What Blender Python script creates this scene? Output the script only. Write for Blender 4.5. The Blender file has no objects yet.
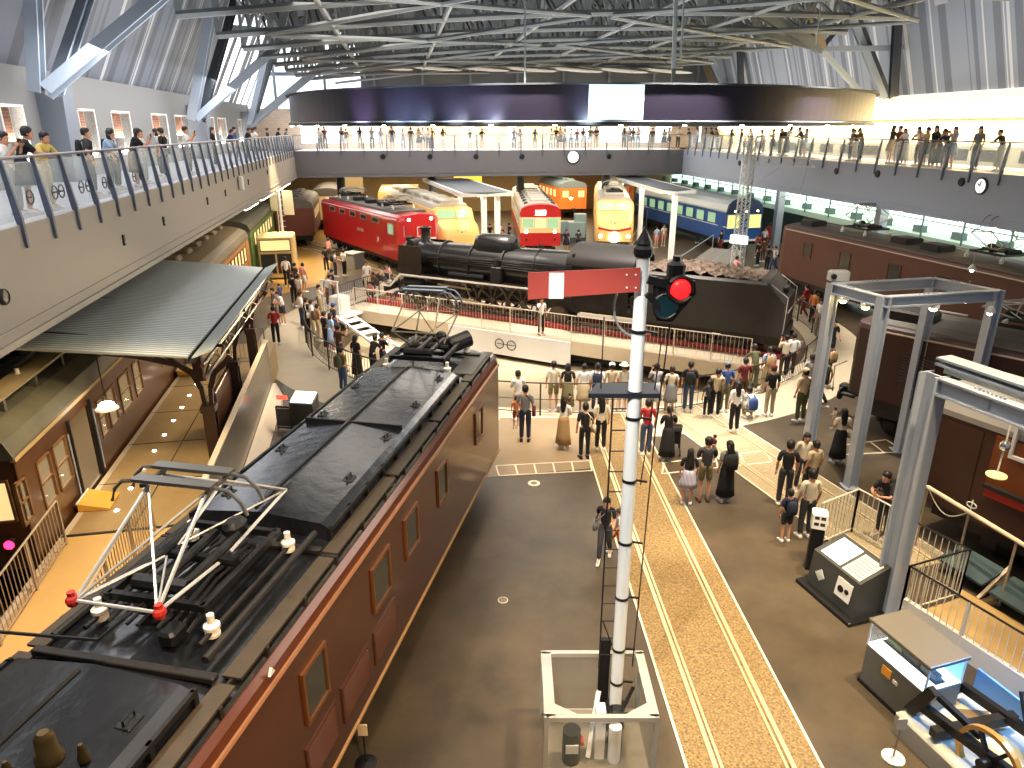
import bpy, math, random
from mathutils import Matrix, Vector, Euler
R = math.radians
sc = bpy.context.scene
COL = sc.collection
rnd = random.Random(7)
# ------------------------------------------------------------------ camera
F, CX, CY, YH, H = 710.0, 512.0, 384.0, 128.0, 8.7
TH = math.atan((CY - YH) / F)
cT, sT = math.cos(TH), math.sin(TH)
cam = bpy.data.cameras.new('camera'); camo = bpy.data.objects.new('camera', cam); COL.objects.link(camo)
camo.location = (0, 0, H); camo.rotation_euler = (R(90) - TH, 0, 0)
cam.sensor_width = 36; cam.lens = 36 * F / 1024; cam.clip_start = 0.05; cam.clip_end = 400
sc.camera = camo

def at(x, y, z=0.0):
    """point of height z seen at photograph position x, y (used to read real positions off the photograph)"""
    u = (x - CX) / F; v = (CY - y) / F
    d = (u, cT + v * sT, -sT + v * cT); t = (z - H) / d[2]
    return Vector((d[0] * t, d[1] * t, z))

def atY(x, y, Y):
    u = (x - CX) / F; v = (CY - y) / F
    d = (u, cT + v * sT, -sT + v * cT); t = Y / d[1]
    return Vector((d[0] * t, Y, H + d[2] * t))

# ------------------------------------------------------------------ materials
def lin(c):
    c = c / 255.0
    return c / 12.92 if c <= .04045 else ((c + .055) / 1.055) ** 2.4
def col(c): return (lin(c[0]), lin(c[1]), lin(c[2]), 1)
MATS = {}
def mat(name, c, rough=.6, metal=0, emis=0, ecol=None, noise=0, nscale=6, bump=0, bscale=40, alpha=1, trans=0, c2=None, coat=0, spec=.5):
    if name in MATS: return MATS[name]
    m = bpy.data.materials.new(name); m.use_nodes = True
    nt = m.node_tree; b = nt.nodes['Principled BSDF']
    b.inputs['Base Color'].default_value = col(c)
    b.inputs['Roughness'].default_value = rough; b.inputs['Metallic'].default_value = metal
    b.inputs['Specular IOR Level'].default_value = spec
    if coat: b.inputs['Coat Weight'].default_value = coat; b.inputs['Coat Roughness'].default_value = .15
    if emis:
        b.inputs['Emission Color'].default_value = col(ecol or c); b.inputs['Emission Strength'].default_value = emis
    if alpha < 1: b.inputs['Alpha'].default_value = alpha
    if trans: b.inputs['Transmission Weight'].default_value = trans
    if noise or bump:
        tc = nt.nodes.new('ShaderNodeTexCoord')
    if noise:
        n = nt.nodes.new('ShaderNodeTexNoise'); n.inputs['Scale'].default_value = nscale; n.inputs['Detail'].default_value = 6
        n.inputs['Roughness'].default_value = .65
        nt.links.new(tc.outputs['Object'], n.inputs['Vector'])
        r = nt.nodes.new('ShaderNodeValToRGB'); r.color_ramp.elements[0].position = .3; r.color_ramp.elements[1].position = .7
        a = col(c); d = col(c2) if c2 else tuple(v * (1 - noise) for v in a[:3]) + (1,)
        r.color_ramp.elements[0].color = d; r.color_ramp.elements[1].color = a
        nt.links.new(n.outputs['Fac'], r.inputs['Fac']); nt.links.new(r.outputs['Color'], b.inputs['Base Color'])
    if bump:
        n2 = nt.nodes.new('ShaderNodeTexNoise'); n2.inputs['Scale'].default_value = bscale; n2.inputs['Detail'].default_value = 4
        nt.links.new(tc.outputs['Object'], n2.inputs['Vector'])
        bp = nt.nodes.new('ShaderNodeBump'); bp.inputs['Strength'].default_value = bump; bp.inputs['Distance'].default_value = .02
        nt.links.new(n2.outputs['Fac'], bp.inputs['Height']); nt.links.new(bp.outputs['Normal'], b.inputs['Normal'])
    MATS[name] = m
    return m

def wave_mat(name, c, c2, scale, direction='X', rough=.5, bump=.6, metal=0, prof='SIN', pos=(.3, .7), axis='Object'):
    """stripes or corrugation across one direction of the object"""
    if name in MATS: return MATS[name]
    m = mat(name, c, rough, metal); nt = m.node_tree; b = nt.nodes['Principled BSDF']
    tc = nt.nodes.new('ShaderNodeTexCoord'); w = nt.nodes.new('ShaderNodeTexWave'); w.bands_direction = direction; w.wave_profile = prof
    w.inputs['Scale'].default_value = scale; w.inputs['Distortion'].default_value = 0
    nt.links.new(tc.outputs[axis], w.inputs['Vector'])
    r = nt.nodes.new('ShaderNodeValToRGB'); r.color_ramp.elements[0].color = col(c2); r.color_ramp.elements[1].color = col(c)
    r.color_ramp.elements[0].position, r.color_ramp.elements[1].position = pos
    nt.links.new(w.outputs['Color'], r.inputs['Fac']); nt.links.new(r.outputs['Color'], b.inputs['Base Color'])
    if bump:
        bp = nt.nodes.new('ShaderNodeBump'); bp.inputs['Strength'].default_value = bump; bp.inputs['Distance'].default_value = .03
        nt.links.new(w.outputs['Fac'], bp.inputs['Height']); nt.links.new(bp.outputs['Normal'], b.inputs['Normal'])
    return m

def brick_mat(name, c1, c2, mortar, scale=3.5, rough=.7):
    if name in MATS: return MATS[name]
    m = mat(name, c1, rough); nt = m.node_tree; b = nt.nodes['Principled BSDF']
    tc = nt.nodes.new('ShaderNodeTexCoord'); sp = nt.nodes.new('ShaderNodeSeparateXYZ'); mp = nt.nodes.new('ShaderNodeCombineXYZ')
    k = nt.nodes.new('ShaderNodeTexBrick'); k.inputs['Scale'].default_value = scale
    k.inputs['Color1'].default_value = col(c1); k.inputs['Color2'].default_value = col(c2); k.inputs['Mortar'].default_value = col(mortar)
    k.inputs['Mortar Size'].default_value = .015
    nt.links.new(tc.outputs['Object'], sp.inputs[0]); nt.links.new(sp.outputs['Y'], mp.inputs['X']); nt.links.new(sp.outputs['Z'], mp.inputs['Y']); nt.links.new(mp.outputs[0], k.inputs['Vector'])
    nt.links.new(k.outputs['Color'], b.inputs['Base Color'])
    return m

# ------------------------------------------------------------------ mesh builder
class MB:
    def __init__(s, tf=None): s.v = []; s.f = []; s.mi = []; s.k = 0; s.tf = tf
    def add(s, vs, fs):
        o = len(s.v)
        if s.tf is not None: vs = [tuple(s.tf @ Vector(p)) for p in vs]
        s.v += [tuple(p) for p in vs]; s.f += [tuple(i + o for i in f) for f in fs]; s.mi += [s.k] * len(fs)
        return s
    def box(s, x0, x1, y0, y1, z0, z1):
        if x0 > x1: x0, x1 = x1, x0
        if y0 > y1: y0, y1 = y1, y0
        if z0 > z1: z0, z1 = z1, z0
        return s.add([(x0, y0, z0), (x1, y0, z0), (x1, y1, z0), (x0, y1, z0), (x0, y0, z1), (x1, y0, z1), (x1, y1, z1), (x0, y1, z1)],
              [(0, 3, 2, 1), (4, 5, 6, 7), (0, 1, 5, 4), (1, 2, 6, 5), (2, 3, 7, 6), (3, 0, 4, 7)])
    def cbox(s, c, d, b=0.0):
        """box about a centre with a chamfer b on the vertical and top edges"""
        x, y, z = c; a, e, h = d[0] / 2, d[1] / 2, d[2] / 2
        if not b: return s.box(x - a, x + a, y - e, y + e, z - h, z + h)
        rings = []
        for zz, k in ((z - h, 0), (z + h - b, 0), (z + h, b)):
            q = b; A, E = a - k, e - k
            rings.append([(x - A + q, y - E, zz), (x + A - q, y - E, zz), (x + A, y - E + q, zz), (x + A, y + E - q, zz),
                          (x + A - q, y + E, zz), (x - A + q, y + E, zz), (x - A, y + E - q, zz), (x - A, y - E + q, zz)])
        return s.loft(rings)
    def loft(s, rings, cap=True, closed=True):
        n = len(rings[0]); vs = [p for r in rings for p in r]; fs = []
        for i in range(len(rings) - 1):
            for j in range(n if closed else n - 1):
                k = (j + 1) % n
                fs.append((i * n + j, i * n + k, (i + 1) * n + k, (i + 1) * n + j))
        if cap and closed:
            fs.append(tuple(range(n - 1, -1, -1))); fs.append(tuple((len(rings) - 1) * n + j for j in range(n)))
        return s.add(vs, fs)
    def beam(s, p0, p1, w, h=None, up=(0, 0, 1)):
        p0, p1 = Vector(p0), Vector(p1); h = h or w; d = (p1 - p0)
        if d.length < 1e-6: return s
        d.normalize(); u = Vector(up)
        if abs(d.dot(u)) > .98: u = Vector((0, 1, 0))
        x = d.cross(u).normalized(); z = x.cross(d)
        r = []
        for p in (p0, p1): r.append([p - x * w / 2 - z * h / 2, p + x * w / 2 - z * h / 2, p + x * w / 2 + z * h / 2, p - x * w / 2 + z * h / 2])
        return s.loft(r)
    def hbeam(s, p0, p1, w, h, t=.04, up=(0, 0, 1)):
        """H-section: two flanges and a web"""
        p0, p1 = Vector(p0), Vector(p1); d = (p1 - p0).normalized(); u = Vector(up)
        if abs(d.dot(u)) > .98: u = Vector((0, 1, 0))
        x = d.cross(u).normalized(); z = x.cross(d)
        for q in (-1, 1):
            o = z * (h / 2 - t / 2) * q
            s.beam(p0 + o, p1 + o, w, t, up)
        return s.beam(p0, p1, t, h - 2 * t, up)
    def cyl(s, p0, p1, r0, r1=None, n=8):
        p0, p1 = Vector(p0), Vector(p1); r1 = r0 if r1 is None else r1; d = (p1 - p0)
        if d.length < 1e-6: return s
        d.normalize(); u = Vector((0, 0, 1)) if abs(d.z) < .9 else Vector((1, 0, 0))
        x = d.cross(u).normalized(); y = d.cross(x)
        r = [[p + (x * math.cos(2 * math.pi * i / n) + y * math.sin(2 * math.pi * i / n)) * q for i in range(n)] for p, q in ((p0, r0), (p1, r1))]
        return s.loft(r)
    def tube(s, pts, r, n=6):
        pts = [Vector(p) for p in pts]; rings = []
        for i, p in enumerate(pts):
            d = (pts[min(i + 1, len(pts) - 1)] - pts[max(i - 1, 0)]).normalized()
            u = Vector((0, 0, 1)) if abs(d.z) < .9 else Vector((1, 0, 0))
            x = d.cross(u).normalized(); y = d.cross(x)
            rings.append([p + (x * math.cos(2 * math.pi * k / n) + y * math.sin(2 * math.pi * k / n)) * r for k in range(n)])
        return s.loft(rings)
    def lathe(s, prof, c=(0, 0, 0), n=16, ax='z', hollow=False):
        rings = []; prof = list(prof) + ([prof[0]] if hollow else [])
        for r, h in prof:
            ring = []
            for i in range(n):
                a = 2 * math.pi * i / n; q = (r * math.cos(a), r * math.sin(a), h)
                if ax == 'x': q = (q[2], q[0], q[1])
                if ax == 'y': q = (q[0], q[2], q[1])
                ring.append((q[0] + c[0], q[1] + c[1], q[2] + c[2]))
            rings.append(ring)
        return s.loft(rings, cap=not hollow)
    def sph(s, c, r, n=10, m=6):
        if not hasattr(r, '__len__'): r = (r, r, r)
        rings = []
        for j in range(1, m):
            a = math.pi * j / m
            rings.append([(c[0] + r[0] * math.sin(a) * math.cos(2 * math.pi * i / n), c[1] + r[1] * math.sin(a) * math.sin(2 * math.pi * i / n), c[2] - r[2] * math.cos(a)) for i in range(n)])
        b = len(rings[0]); vs = [p for q in rings for p in q] + [(c[0], c[1], c[2] - r[2]), (c[0], c[1], c[2] + r[2])]
        fs = []
        for i in range(len(rings) - 1):
            for j in range(b):
                k = (j + 1) % b; fs.append((i * b + j, i * b + k, (i + 1) * b + k, (i + 1) * b + j))
        for j in range(b):
            k = (j + 1) % b; fs.append((len(vs) - 2, k, j)); o = (len(rings) - 1) * b; fs.append((o + j, o + k, len(vs) - 1))
        return s.add(vs, fs)
    def prism(s, poly, z0, z1):
        return s.loft([[(p[0], p[1], z0) for p in poly], [(p[0], p[1], z1) for p in poly]])
    def exty(s, prof, y0, y1):
        """extrude an (x, z) outline along y"""
        return s.loft([[(p[0], y0, p[1]) for p in prof], [(p[0], y1, p[1]) for p in prof]])
    def quad(s, *p): return s.add(p, [tuple(range(len(p)))])
    def wallgrid(s, x0, x1, y0, y1, z0, z1, holes):
        """a slab x0..x1 thick in the y-z plane with rectangular openings (ya, yb, za, zb)"""
        ys = sorted({y0, y1, *[h[0] for h in holes], *[h[1] for h in holes]}); ys = [y for y in ys if y0 <= y <= y1]
        for a, b in zip(ys, ys[1:]):
            m = (a + b) / 2; hs = sorted([(h[2], h[3]) for h in holes if h[0] < m < h[1]]); z = z0
            for q, w in hs:
                if q > z: s.box(x0, x1, a, b, z, q)
                z = max(z, w)
            if z < z1: s.box(x0, x1, a, b, z, z1)
        return s
    def build(s, name, m, parent=None, smooth=False, loc=None, rotz=None, tag=None):
        me = bpy.data.meshes.new(name); me.from_pydata(s.v, [], s.f)
        ms = m if isinstance(m, (list, tuple)) else [m]
        for q in ms: me.materials.append(q)
        if len(ms) > 1: me.polygons.foreach_set('material_index', s.mi)
        if smooth: me.polygons.foreach_set('use_smooth', [True] * len(me.polygons))
        me.update()
        o = bpy.data.objects.new(name, me); COL.objects.link(o)
        if smooth:
            try: me.set_sharp_from_angle(angle=R(40))
            except Exception: pass
        if parent: o.parent = parent
        if loc is not None: o.location = loc
        if rotz is not None: o.rotation_euler = (0, 0, rotz)
        return o

def tag(o, label, cat, group=None):
    o['label'] = label; o['category'] = cat
    if group: o['group'] = group
    return o
def thing(name, label, cat, loc=(0, 0, 0), rotz=0, group=None):
    o = bpy.data.objects.new(name, None); COL.objects.link(o); o.empty_display_size = .2
    o.location = loc; o.rotation_euler = (0, 0, rotz)
    return tag(o, label, cat, group)
def struct(o): o['kind'] = 'structure'; return o
def kids(o): return [c for c in COL.objects if c.parent == o]
def dup(root, loc, rotz=None, label=None, group=None, tree=None):
    """a copy of a thing with copies of its parts and sub-parts"""
    r = root.copy(); COL.objects.link(r); r.location = loc
    if rotz is not None: r.rotation_euler = (0, 0, rotz)
    if label: r['label'] = label
    if group: r['group'] = group
    for ch in list(root.children):
        c = ch.copy(); COL.objects.link(c); c.parent = r
        for g in list(ch.children):
            d = g.copy(); COL.objects.link(d); d.parent = c
    return r
def tri(n): return math.sin(n * 12.9898) * 43758.5453 % 1.0

# text as mesh (signs, car numbers)
def text_mesh(body, size, m, name='lettering', parent=None, loc=(0, 0, 0), rot=(R(90), 0, 0)):
    cu = bpy.data.curves.new(name, 'FONT'); cu.body = body; cu.size = size; cu.extrude = .004; cu.align_x = 'CENTER'; cu.align_y = 'CENTER'
    o = bpy.data.objects.new(name, cu); COL.objects.link(o)
    dg = bpy.context.evaluated_depsgraph_get(); me = bpy.data.meshes.new_from_object(o.evaluated_get(dg))
    bpy.data.objects.remove(o); me.materials.clear(); me.materials.append(m)
    o = bpy.data.objects.new(name, me); COL.objects.link(o); o.parent = parent; o.location = loc; o.rotation_euler = rot
    return o
# ------------------------------------------------------------------ people
def skin_geo(pts, edges, rad, sub=1):
    me = bpy.data.meshes.new('tmp'); me.from_pydata([tuple(p) for p in pts], edges, []); me.update()
    o = bpy.data.objects.new('tmp', me); COL.objects.link(o)
    o.modifiers.new('skin', 'SKIN')
    if not me.skin_vertices: me.attributes.new('skin', 'FLOAT', 'POINT')
    sv = me.skin_vertices[0].data
    for i, r in enumerate(rad):
        sv[i].radius = r if hasattr(r, '__len__') else (r, r); sv[i].use_root = (i == 0)
    s = o.modifiers.new('sub', 'SUBSURF'); s.levels = sub; s.render_levels = sub
    dg = bpy.context.evaluated_depsgraph_get(); m2 = bpy.data.meshes.new_from_object(o.evaluated_get(dg))
    v = [tuple(q.co) for q in m2.vertices]; f = [tuple(p.vertices) for p in m2.polygons]
    bpy.data.objects.remove(o); bpy.data.meshes.remove(me); bpy.data.meshes.remove(m2)
    return v, f

def pose_joints(pose):
    J = dict(pel=(0, 0, .93), waist=(0, 0, 1.06), chest=(0, 0, 1.24), neck=(0, -.005, 1.4), head=(0, .015, 1.53))
    for s, n in ((1, 'r'), (-1, 'l')):
        J['sh' + n] = (s * .165, -.01, 1.35); J['el' + n] = (s * .22, -.03, 1.09); J['wr' + n] = (s * .22, .05, .87); J['ha' + n] = (s * .215, .075, .79)
        J['hip' + n] = (s * .085, 0, .86); J['kn' + n] = (s * .095, .015, .47); J['an' + n] = (s * .1, -.02, .08); J['to' + n] = (s * .115, .13, .03)
    if pose == 'phone':
        for s, n in ((1, 'r'), (-1, 'l')): J['el' + n] = (s * .2, .14, 1.14); J['wr' + n] = (s * .08, .29, 1.36); J['ha' + n] = (s * .05, .31, 1.44)
    if pose == 'armup':
        J['elr'] = (.21, .17, 1.22); J['wrr'] = (.12, .33, 1.44); J['har'] = (.1, .35, 1.52)
    if pose == 'hold':
        for s, n in ((1, 'r'), (-1, 'l')): J['el' + n] = (s * .21, .05, 1.11); J['wr' + n] = (s * .07, .24, 1.12); J['ha' + n] = (s * .01, .27, 1.14)
    if pose == 'lean':
        for k in ('chest', 'neck', 'head'): J[k] = (0, {'chest': .07, 'neck': .15, 'head': .2}[k], J[k][2] - .02)
        for s, n in ((1, 'r'), (-1, 'l')): J['sh' + n] = (s * .165, .12, 1.32); J['el' + n] = (s * .23, .27, 1.13); J['wr' + n] = (s * .09, .42, 1.13); J['ha' + n] = (s * .02, .44, 1.13)
    if pose == 'walk':
        J['knr'] = (.09, .17, .49); J['anr'] = (.1, .2, .09); J['tor'] = (.11, .35, .05)
        J['knl'] = (-.09, -.03, .48); J['anl'] = (-.1, -.28, .14); J['tol'] = (-.11, -.15, .03)
        J['elr'] = (.21, -.15, 1.12); J['wrr'] = (.22, -.13, .88); J['har'] = (.22, -.11, .8); J['ell'] = (-.21, .05, 1.1); J['wrl'] = (-.2, .2, .95); J['hal'] = (-.2, .26, .89)
    if pose == 'crouch':
        J.update(pel=(0, -.12, .34), waist=(0, -.08, .46), chest=(0, .0, .63), neck=(0, .07, .78), head=(0, .12, .9))
        for s, n in ((1, 'r'), (-1, 'l')):
            J['sh' + n] = (s * .165, .06, .73); J['el' + n] = (s * .21, .26, .56); J['wr' + n] = (s * .1, .4, .62); J['ha' + n] = (s * .06, .44, .68)
            J['hip' + n] = (s * .09, -.1, .32); J['kn' + n] = (s * .13, .27, .46); J['an' + n] = (s * .12, .0, .08); J['to' + n] = (s * .14, .15, .03)
    return J
def mid(a, b, t=.5): return tuple(a[i] + (b[i] - a[i]) * t for i in range(3))

def head_geo(mb, c):
    """skull, jaw, nose, ears; c is the centre of the head at eye height"""
    x, y, z = c; rings = []; n = 12
    for h, a, b, dy in ((-.125, .03, .03, .03), (-.115, .045, .05, .03), (-.085, .06, .075, .015), (-.05, .068, .086, .004), (-.01, .074, .093, 0), (.03, .077, .096, -.003), (.07, .07, .088, -.008), (.1, .05, .062, -.01), (.115, .02, .025, -.01)):
        rings.append([(x + a * math.cos(2 * math.pi * i / n), y + dy + b * math.sin(2 * math.pi * i / n), z + h) for i in range(n)])
    mb.loft(rings)
    mb.loft([[(x - .008, y + .088, z + .01), (x + .008, y + .088, z + .01), (x, y + .1, z + .01)], [(x - .016, y + .086, z - .04), (x + .016, y + .086, z - .04), (x, y + .118, z - .035)], [(x - .01, y + .086, z - .048), (x + .01, y + .086, z - .048), (x, y + .1, z - .05)]])
    for s in (-1, 1): mb.sph((x + s * .079, y - .005, z - .01), (.012, .022, .032), 6, 4)

def hand_geo(mb, w, h, s):
    w, h = Vector(w), Vector(h); d = (h - w).normalized(); u = Vector((s, 0, 0)); side = d.cross(u)
    if side.length < .2: side = Vector((0, 1, 0))
    side.normalize(); nrm = side.cross(d).normalized()
    mb.loft([[w - side * .022 - nrm * .012, w + side * .022 - nrm * .012, w + side * .022 + nrm * .012, w - side * .022 + nrm * .012],
             [w + d * .08 - side * .04 - nrm * .013, w + d * .08 + side * .04 - nrm * .013, w + d * .08 + side * .04 + nrm * .013, w + d * .08 - side * .04 + nrm * .013]])
    for k, L in enumerate((.062, .072, .068, .052)):
        o = w + d * .075 + side * (-.03 + .02 * k); a = o + d * L * .5 - nrm * s * .004; b = a + d * L * .4 - nrm * s * .018
        mb.tube([o, a, b], .0085, 5)
    o = w + d * .025 - side * .035; mb.tube([o, o - side * .025 + d * .03, o - side * .03 + d * .06 - nrm * s * .012], .0095, 5)

_PC = {}
def pmesh(key):
    if key in _PC: return _PC[key]
    kind, pose = key[0], key[1]; J = pose_joints(pose); mb = MB(); smooth = True
    names = []; P = []; E = []; Rr = []
    def j(n, r, link=None):
        P.append(J[n] if isinstance(n, str) else n); Rr.append(r)
        if link is not None: E.append((link, len(P) - 1))
        return len(P) - 1
    if kind == 'body':
        a = j('pel', (.12, .1)); b = j('waist', (.11, .085), a); c = j('chest', (.13, .095), b); d = j(mid(J['chest'], J['neck'], .75), (.085, .07), c); e = j('neck', .052, d); j(mid(J['neck'], J['head'], .6), .05, e)
        for n in 'rl':
            s = j('sh' + n, .05, d); q = j(mid(J['sh' + n], J['el' + n]), .043, s); q = j('el' + n, .036, q); q = j(mid(J['el' + n], J['wr' + n], .4), .034, q); j('wr' + n, .024, q)
            h = j('hip' + n, .078, a); q = j(mid(J['hip' + n], J['kn' + n]), .068, h); q = j('kn' + n, .05, q); q = j(mid(J['kn' + n], J['an' + n], .35), .05, q); q = j('an' + n, .034, q); j('to' + n, .03, q)
        mb.add(*skin_geo(P, E, Rr)); k0 = len(mb.f)
        head_geo(mb, J['head'])
        for n, s in (('r', 1), ('l', -1)): hand_geo(mb, J['wr' + n], J['ha' + n], s)
        mb.k = 1; hx, hy, hz = J['head']
        for s in (-1, 1): mb.sph((hx + s * .03, hy + .083, hz + .002), (.012, .01, .006), 6, 4)
        mb.k = 2; mb.sph((hx, hy + .088, hz - .072), (.022, .008, .006), 6, 4)
        ms = ['skin', 'dark', 'lip']
    elif kind == 'shirt':
        lng = key[2]
        a = j(mid(J['pel'], J['waist'], -.55), (.14, .118)); a = j(mid(J['pel'], J['waist'], .0), (.135, .112), a); b = j('waist', (.13, .105), a); c = j('chest', (.148, .112), b); d = j(mid(J['chest'], J['neck'], .75), (.1, .08), c); j(mid(J['chest'], J['neck'], 1.0), (.06, .06), d)
        for n in 'rl':
            s = j('sh' + n, .066, d); q = j(mid(J['sh' + n], J['el' + n], .6), .056, s)
            if lng: q = j('el' + n, .05, q); q = j(mid(J['el' + n], J['wr' + n], .9), .038, q)
            else: j(mid(J['sh' + n], J['el' + n], .85), .055, q)
        mb.add(*skin_geo(P, E, Rr)); ms = ['cloth']
    elif kind in ('trousers', 'shorts'):
        a = j(mid(J['pel'], J['waist'], .75), (.125, .105))
        b = j(J['pel'], (.13, .115), a)
        for n in 'rl':
            h = j('hip' + n, .095, b); q = j(mid(J['hip' + n], J['kn' + n]), .085, h)
            if kind == 'shorts': j(mid(J['hip' + n], J['kn' + n], .85), .08, q); continue
            q = j('kn' + n, .07, q); q = j(mid(J['kn' + n], J['an' + n], .5), .066, q); j(mid(J['kn' + n], J['an' + n], .93), .06, q)
        mb.add(*skin_geo(P, E, Rr)); ms = ['cloth']
    elif kind == 'skirt':
        L = key[2]; px, py, pz = J['pel']; rings = []; n = 20
        z0 = pz + .12; z1 = max(.12, pz + .12 - L)
        for i, t in enumerate((0, .15, .4, .7, 1.0)):
            z = z0 + (z1 - z0) * t; rr = (.125, .165, .185, .21, .235)[i] * (1 if L > .6 else 1.05)
            rings.append([(px + rr * math.cos(2 * math.pi * q / n) * (1 + .05 * t * math.cos(q * math.pi)), py + rr * .82 * math.sin(2 * math.pi * q / n) * (1 + .05 * t * math.cos(q * math.pi)), z) for q in range(n)])
        mb.loft(rings); ms = ['cloth']
    elif kind == 'shoes':
        for n in 'rl':
            A, T = Vector(J['an' + n]), Vector(J['to' + n]); d = (T - A); d.z = 0; d.normalize(); x = Vector((d.y, -d.x, 0)); z0 = max(0, J['to' + n][2] - .03)
            o = Vector((A.x, A.y, z0)); rings = []
            for t, w, h in ((-.07, .03, .07), (-.05, .04, .09), (.03, .042, .085), (.12, .046, .055), (.18, .036, .04), (.2, .015, .025)):
                rings.append([o + d * t - x * w, o + d * t + x * w, o + d * t + x * w * .8 + Vector((0, 0, h)), o + d * t - x * w * .8 + Vector((0, 0, h))])
            mb.loft(rings)
        ms = ['cloth']
    elif kind == 'hair':
        st = key[2]; x, y, z = J['head']; n = 14; rings = []
        for h, a, yb, yf in ((-.05, .083, -.1, .0), (-.01, .09, -.11, .04), (.03, .092, -.112, .088), (.06, .09, -.11, .1), (.09, .078, -.098, .088), (.12, .05, -.07, .06), (.133, .015, -.03, .02)):
            ring = []
            for i in range(n):
                q = 2 * math.pi * i / n; s = math.sin(q); ring.append((x + a * math.cos(q), y + (yf * s if s > 0 else -yb * s), z + h + .004 * math.cos(5 * q)))
            rings.append(ring)
        mb.loft(rings)
        if st == 'long':
            mb.loft([[(x + w * math.cos(q * math.pi / 6), y + dy + t * math.sin(q * math.pi / 6), z + h) for q in range(12)] for h, w, t, dy in ((.05, .085, .04, -.06), (-.05, .092, .045, -.065), (-.15, .095, .04, -.075), (-.27, .08, .03, -.1), (-.34, .05, .02, -.11))])
        if st == 'bob':
            mb.loft([[(x + w * math.cos(q * math.pi / 6), y + dy + t * math.sin(q * math.pi / 6), z + h) for q in range(12)] for h, w, t, dy in ((.04, .09, .07, -.035), (-.06, .1, .07, -.035), (-.12, .09, .06, -.035), (-.14, .07, .045, -.035))])
        if st == 'tail':
            mb.sph((x, y - .12, z + .04), .035, 8, 5); mb.tube([(x, y - .13, z + .03), (x, y - .16, z - .06), (x, y - .15, z - .18)], .024, 7)
        if st == 'bun': mb.sph((x, y - .08, z + .12), .045, 8, 6)
        ms = ['cloth']
    elif kind == 'hat':
        x, y, z = J['head']; mb.lathe([(.17, .045), (.165, .055), (.1, .065), (.098, .12), (.08, .15), (.02, .158)], (x, y, z), 16); ms = ['cloth']
    elif kind == 'cap':
        x, y, z = J['head']; mb.lathe([(.102, .03), (.104, .06), (.09, .11), (.05, .14), (.01, .145)], (x, y, z), 14); mb.cbox((x, y + .13, z + .04), (.12, .1, .012), .004); ms = ['cloth']
    elif kind == 'backpack':
        c = Vector(J['chest']); w = Vector(J['waist']); m = (c + w) / 2; b = Vector((m.x, m.y - .19, m.z + .02))
        rings = []
        for dz, wx, wy in ((-.2, .1, .05), (-.18, .14, .08), (-.05, .15, .09), (.1, .145, .075), (.18, .11, .055), (.2, .06, .03)):
            rings.append([(b.x + wx * math.copysign(abs(math.cos(q)) ** .6, math.cos(q)), b.y + wy * math.copysign(abs(math.sin(q)) ** .6, math.sin(q)), b.z + dz) for q in [2 * math.pi * i / 12 for i in range(12)]])
        mb.loft(rings)
        for s in (-1, 1): mb.tube([(s * .09, b.y + .05, b.z + .15), (s * .11, c.y - .02, c.z + .16), (s * .12, c.y + .11, c.z + .08), (s * .13, c.y + .1, c.z - .1), (s * .12, b.y + .08, b.z - .14)], .017, 5)
        ms = ['cloth']
    elif kind == 'bag':
        w = Vector(J['waist']); c = Vector(J['chest']); mb.cbox((w.x + .24, w.y + .0, w.z - .14), (.1, .26, .24), .03)
        mb.tube([(w.x + .24, w.y - .1, w.z - .03), (w.x + .16, c.y - .12, c.z + .0), (.02, c.y - .06, c.z + .16), (-.09, c.y + .02, c.z + .14), (w.x + .1, c.y + .13, c.z - .05), (w.x + .24, w.y + .1, w.z - .03)], .012, 5); ms = ['cloth']
    elif kind == 'phone':
        h = Vector(J['har']); mb.cbox((h.x - .04, h.y + .03, h.z + .03), (.15, .012, .08), .004); ms = ['cloth']
    me = bpy.data.meshes.new(kind); me.from_pydata(mb.v, [], mb.f)
    for q in ms: me.materials.append(None)
    if len(ms) > 1: me.polygons.foreach_set('material_index', mb.mi)
    me.polygons.foreach_set('use_smooth', [True] * len(me.polygons)); me.update()
    _PC[key] = me
    return me

CL = {  # clothing and hair colours
 'black': (22, 22, 25), 'white': (232, 230, 225), 'navy': (28, 34, 62), 'grey': (120, 120, 122), 'charcoal': (55, 56, 60), 'beige': (196, 176, 142), 'cream': (228, 216, 190),
 'brown': (96, 66, 44), 'khaki': (124, 116, 78), 'olive': (84, 86, 54), 'red': (158, 34, 36), 'maroon': (104, 30, 36), 'pink': (222, 150, 150), 'blue': (60, 88, 150), 'pale blue': (158, 182, 212),
 'green': (70, 104, 70), 'orange': (206, 120, 56), 'yellow': (222, 196, 110), 'purple': (92, 66, 118), 'denim': (58, 78, 112), 'teal': (40, 92, 98), 'pale grey': (178, 178, 178), 'checked': (168, 168, 186), 'tan': (170, 136, 92)}
def cmat(c): return mat('cloth_' + c.replace(' ', '_'), CL[c], .85, noise=.12, nscale=14) if c != 'checked' else wave_mat('cloth_checked', (214, 214, 226), (120, 118, 150), 9, 'X', .85, 0)
HAIR = mat('hair_black', (20, 17, 16), .55); HAIRB = mat('hair_brown', (58, 38, 26), .55)
SKIN = mat('skin', (205, 150, 118), .6); LIP = mat('lips', (150, 80, 72), .6)
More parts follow.
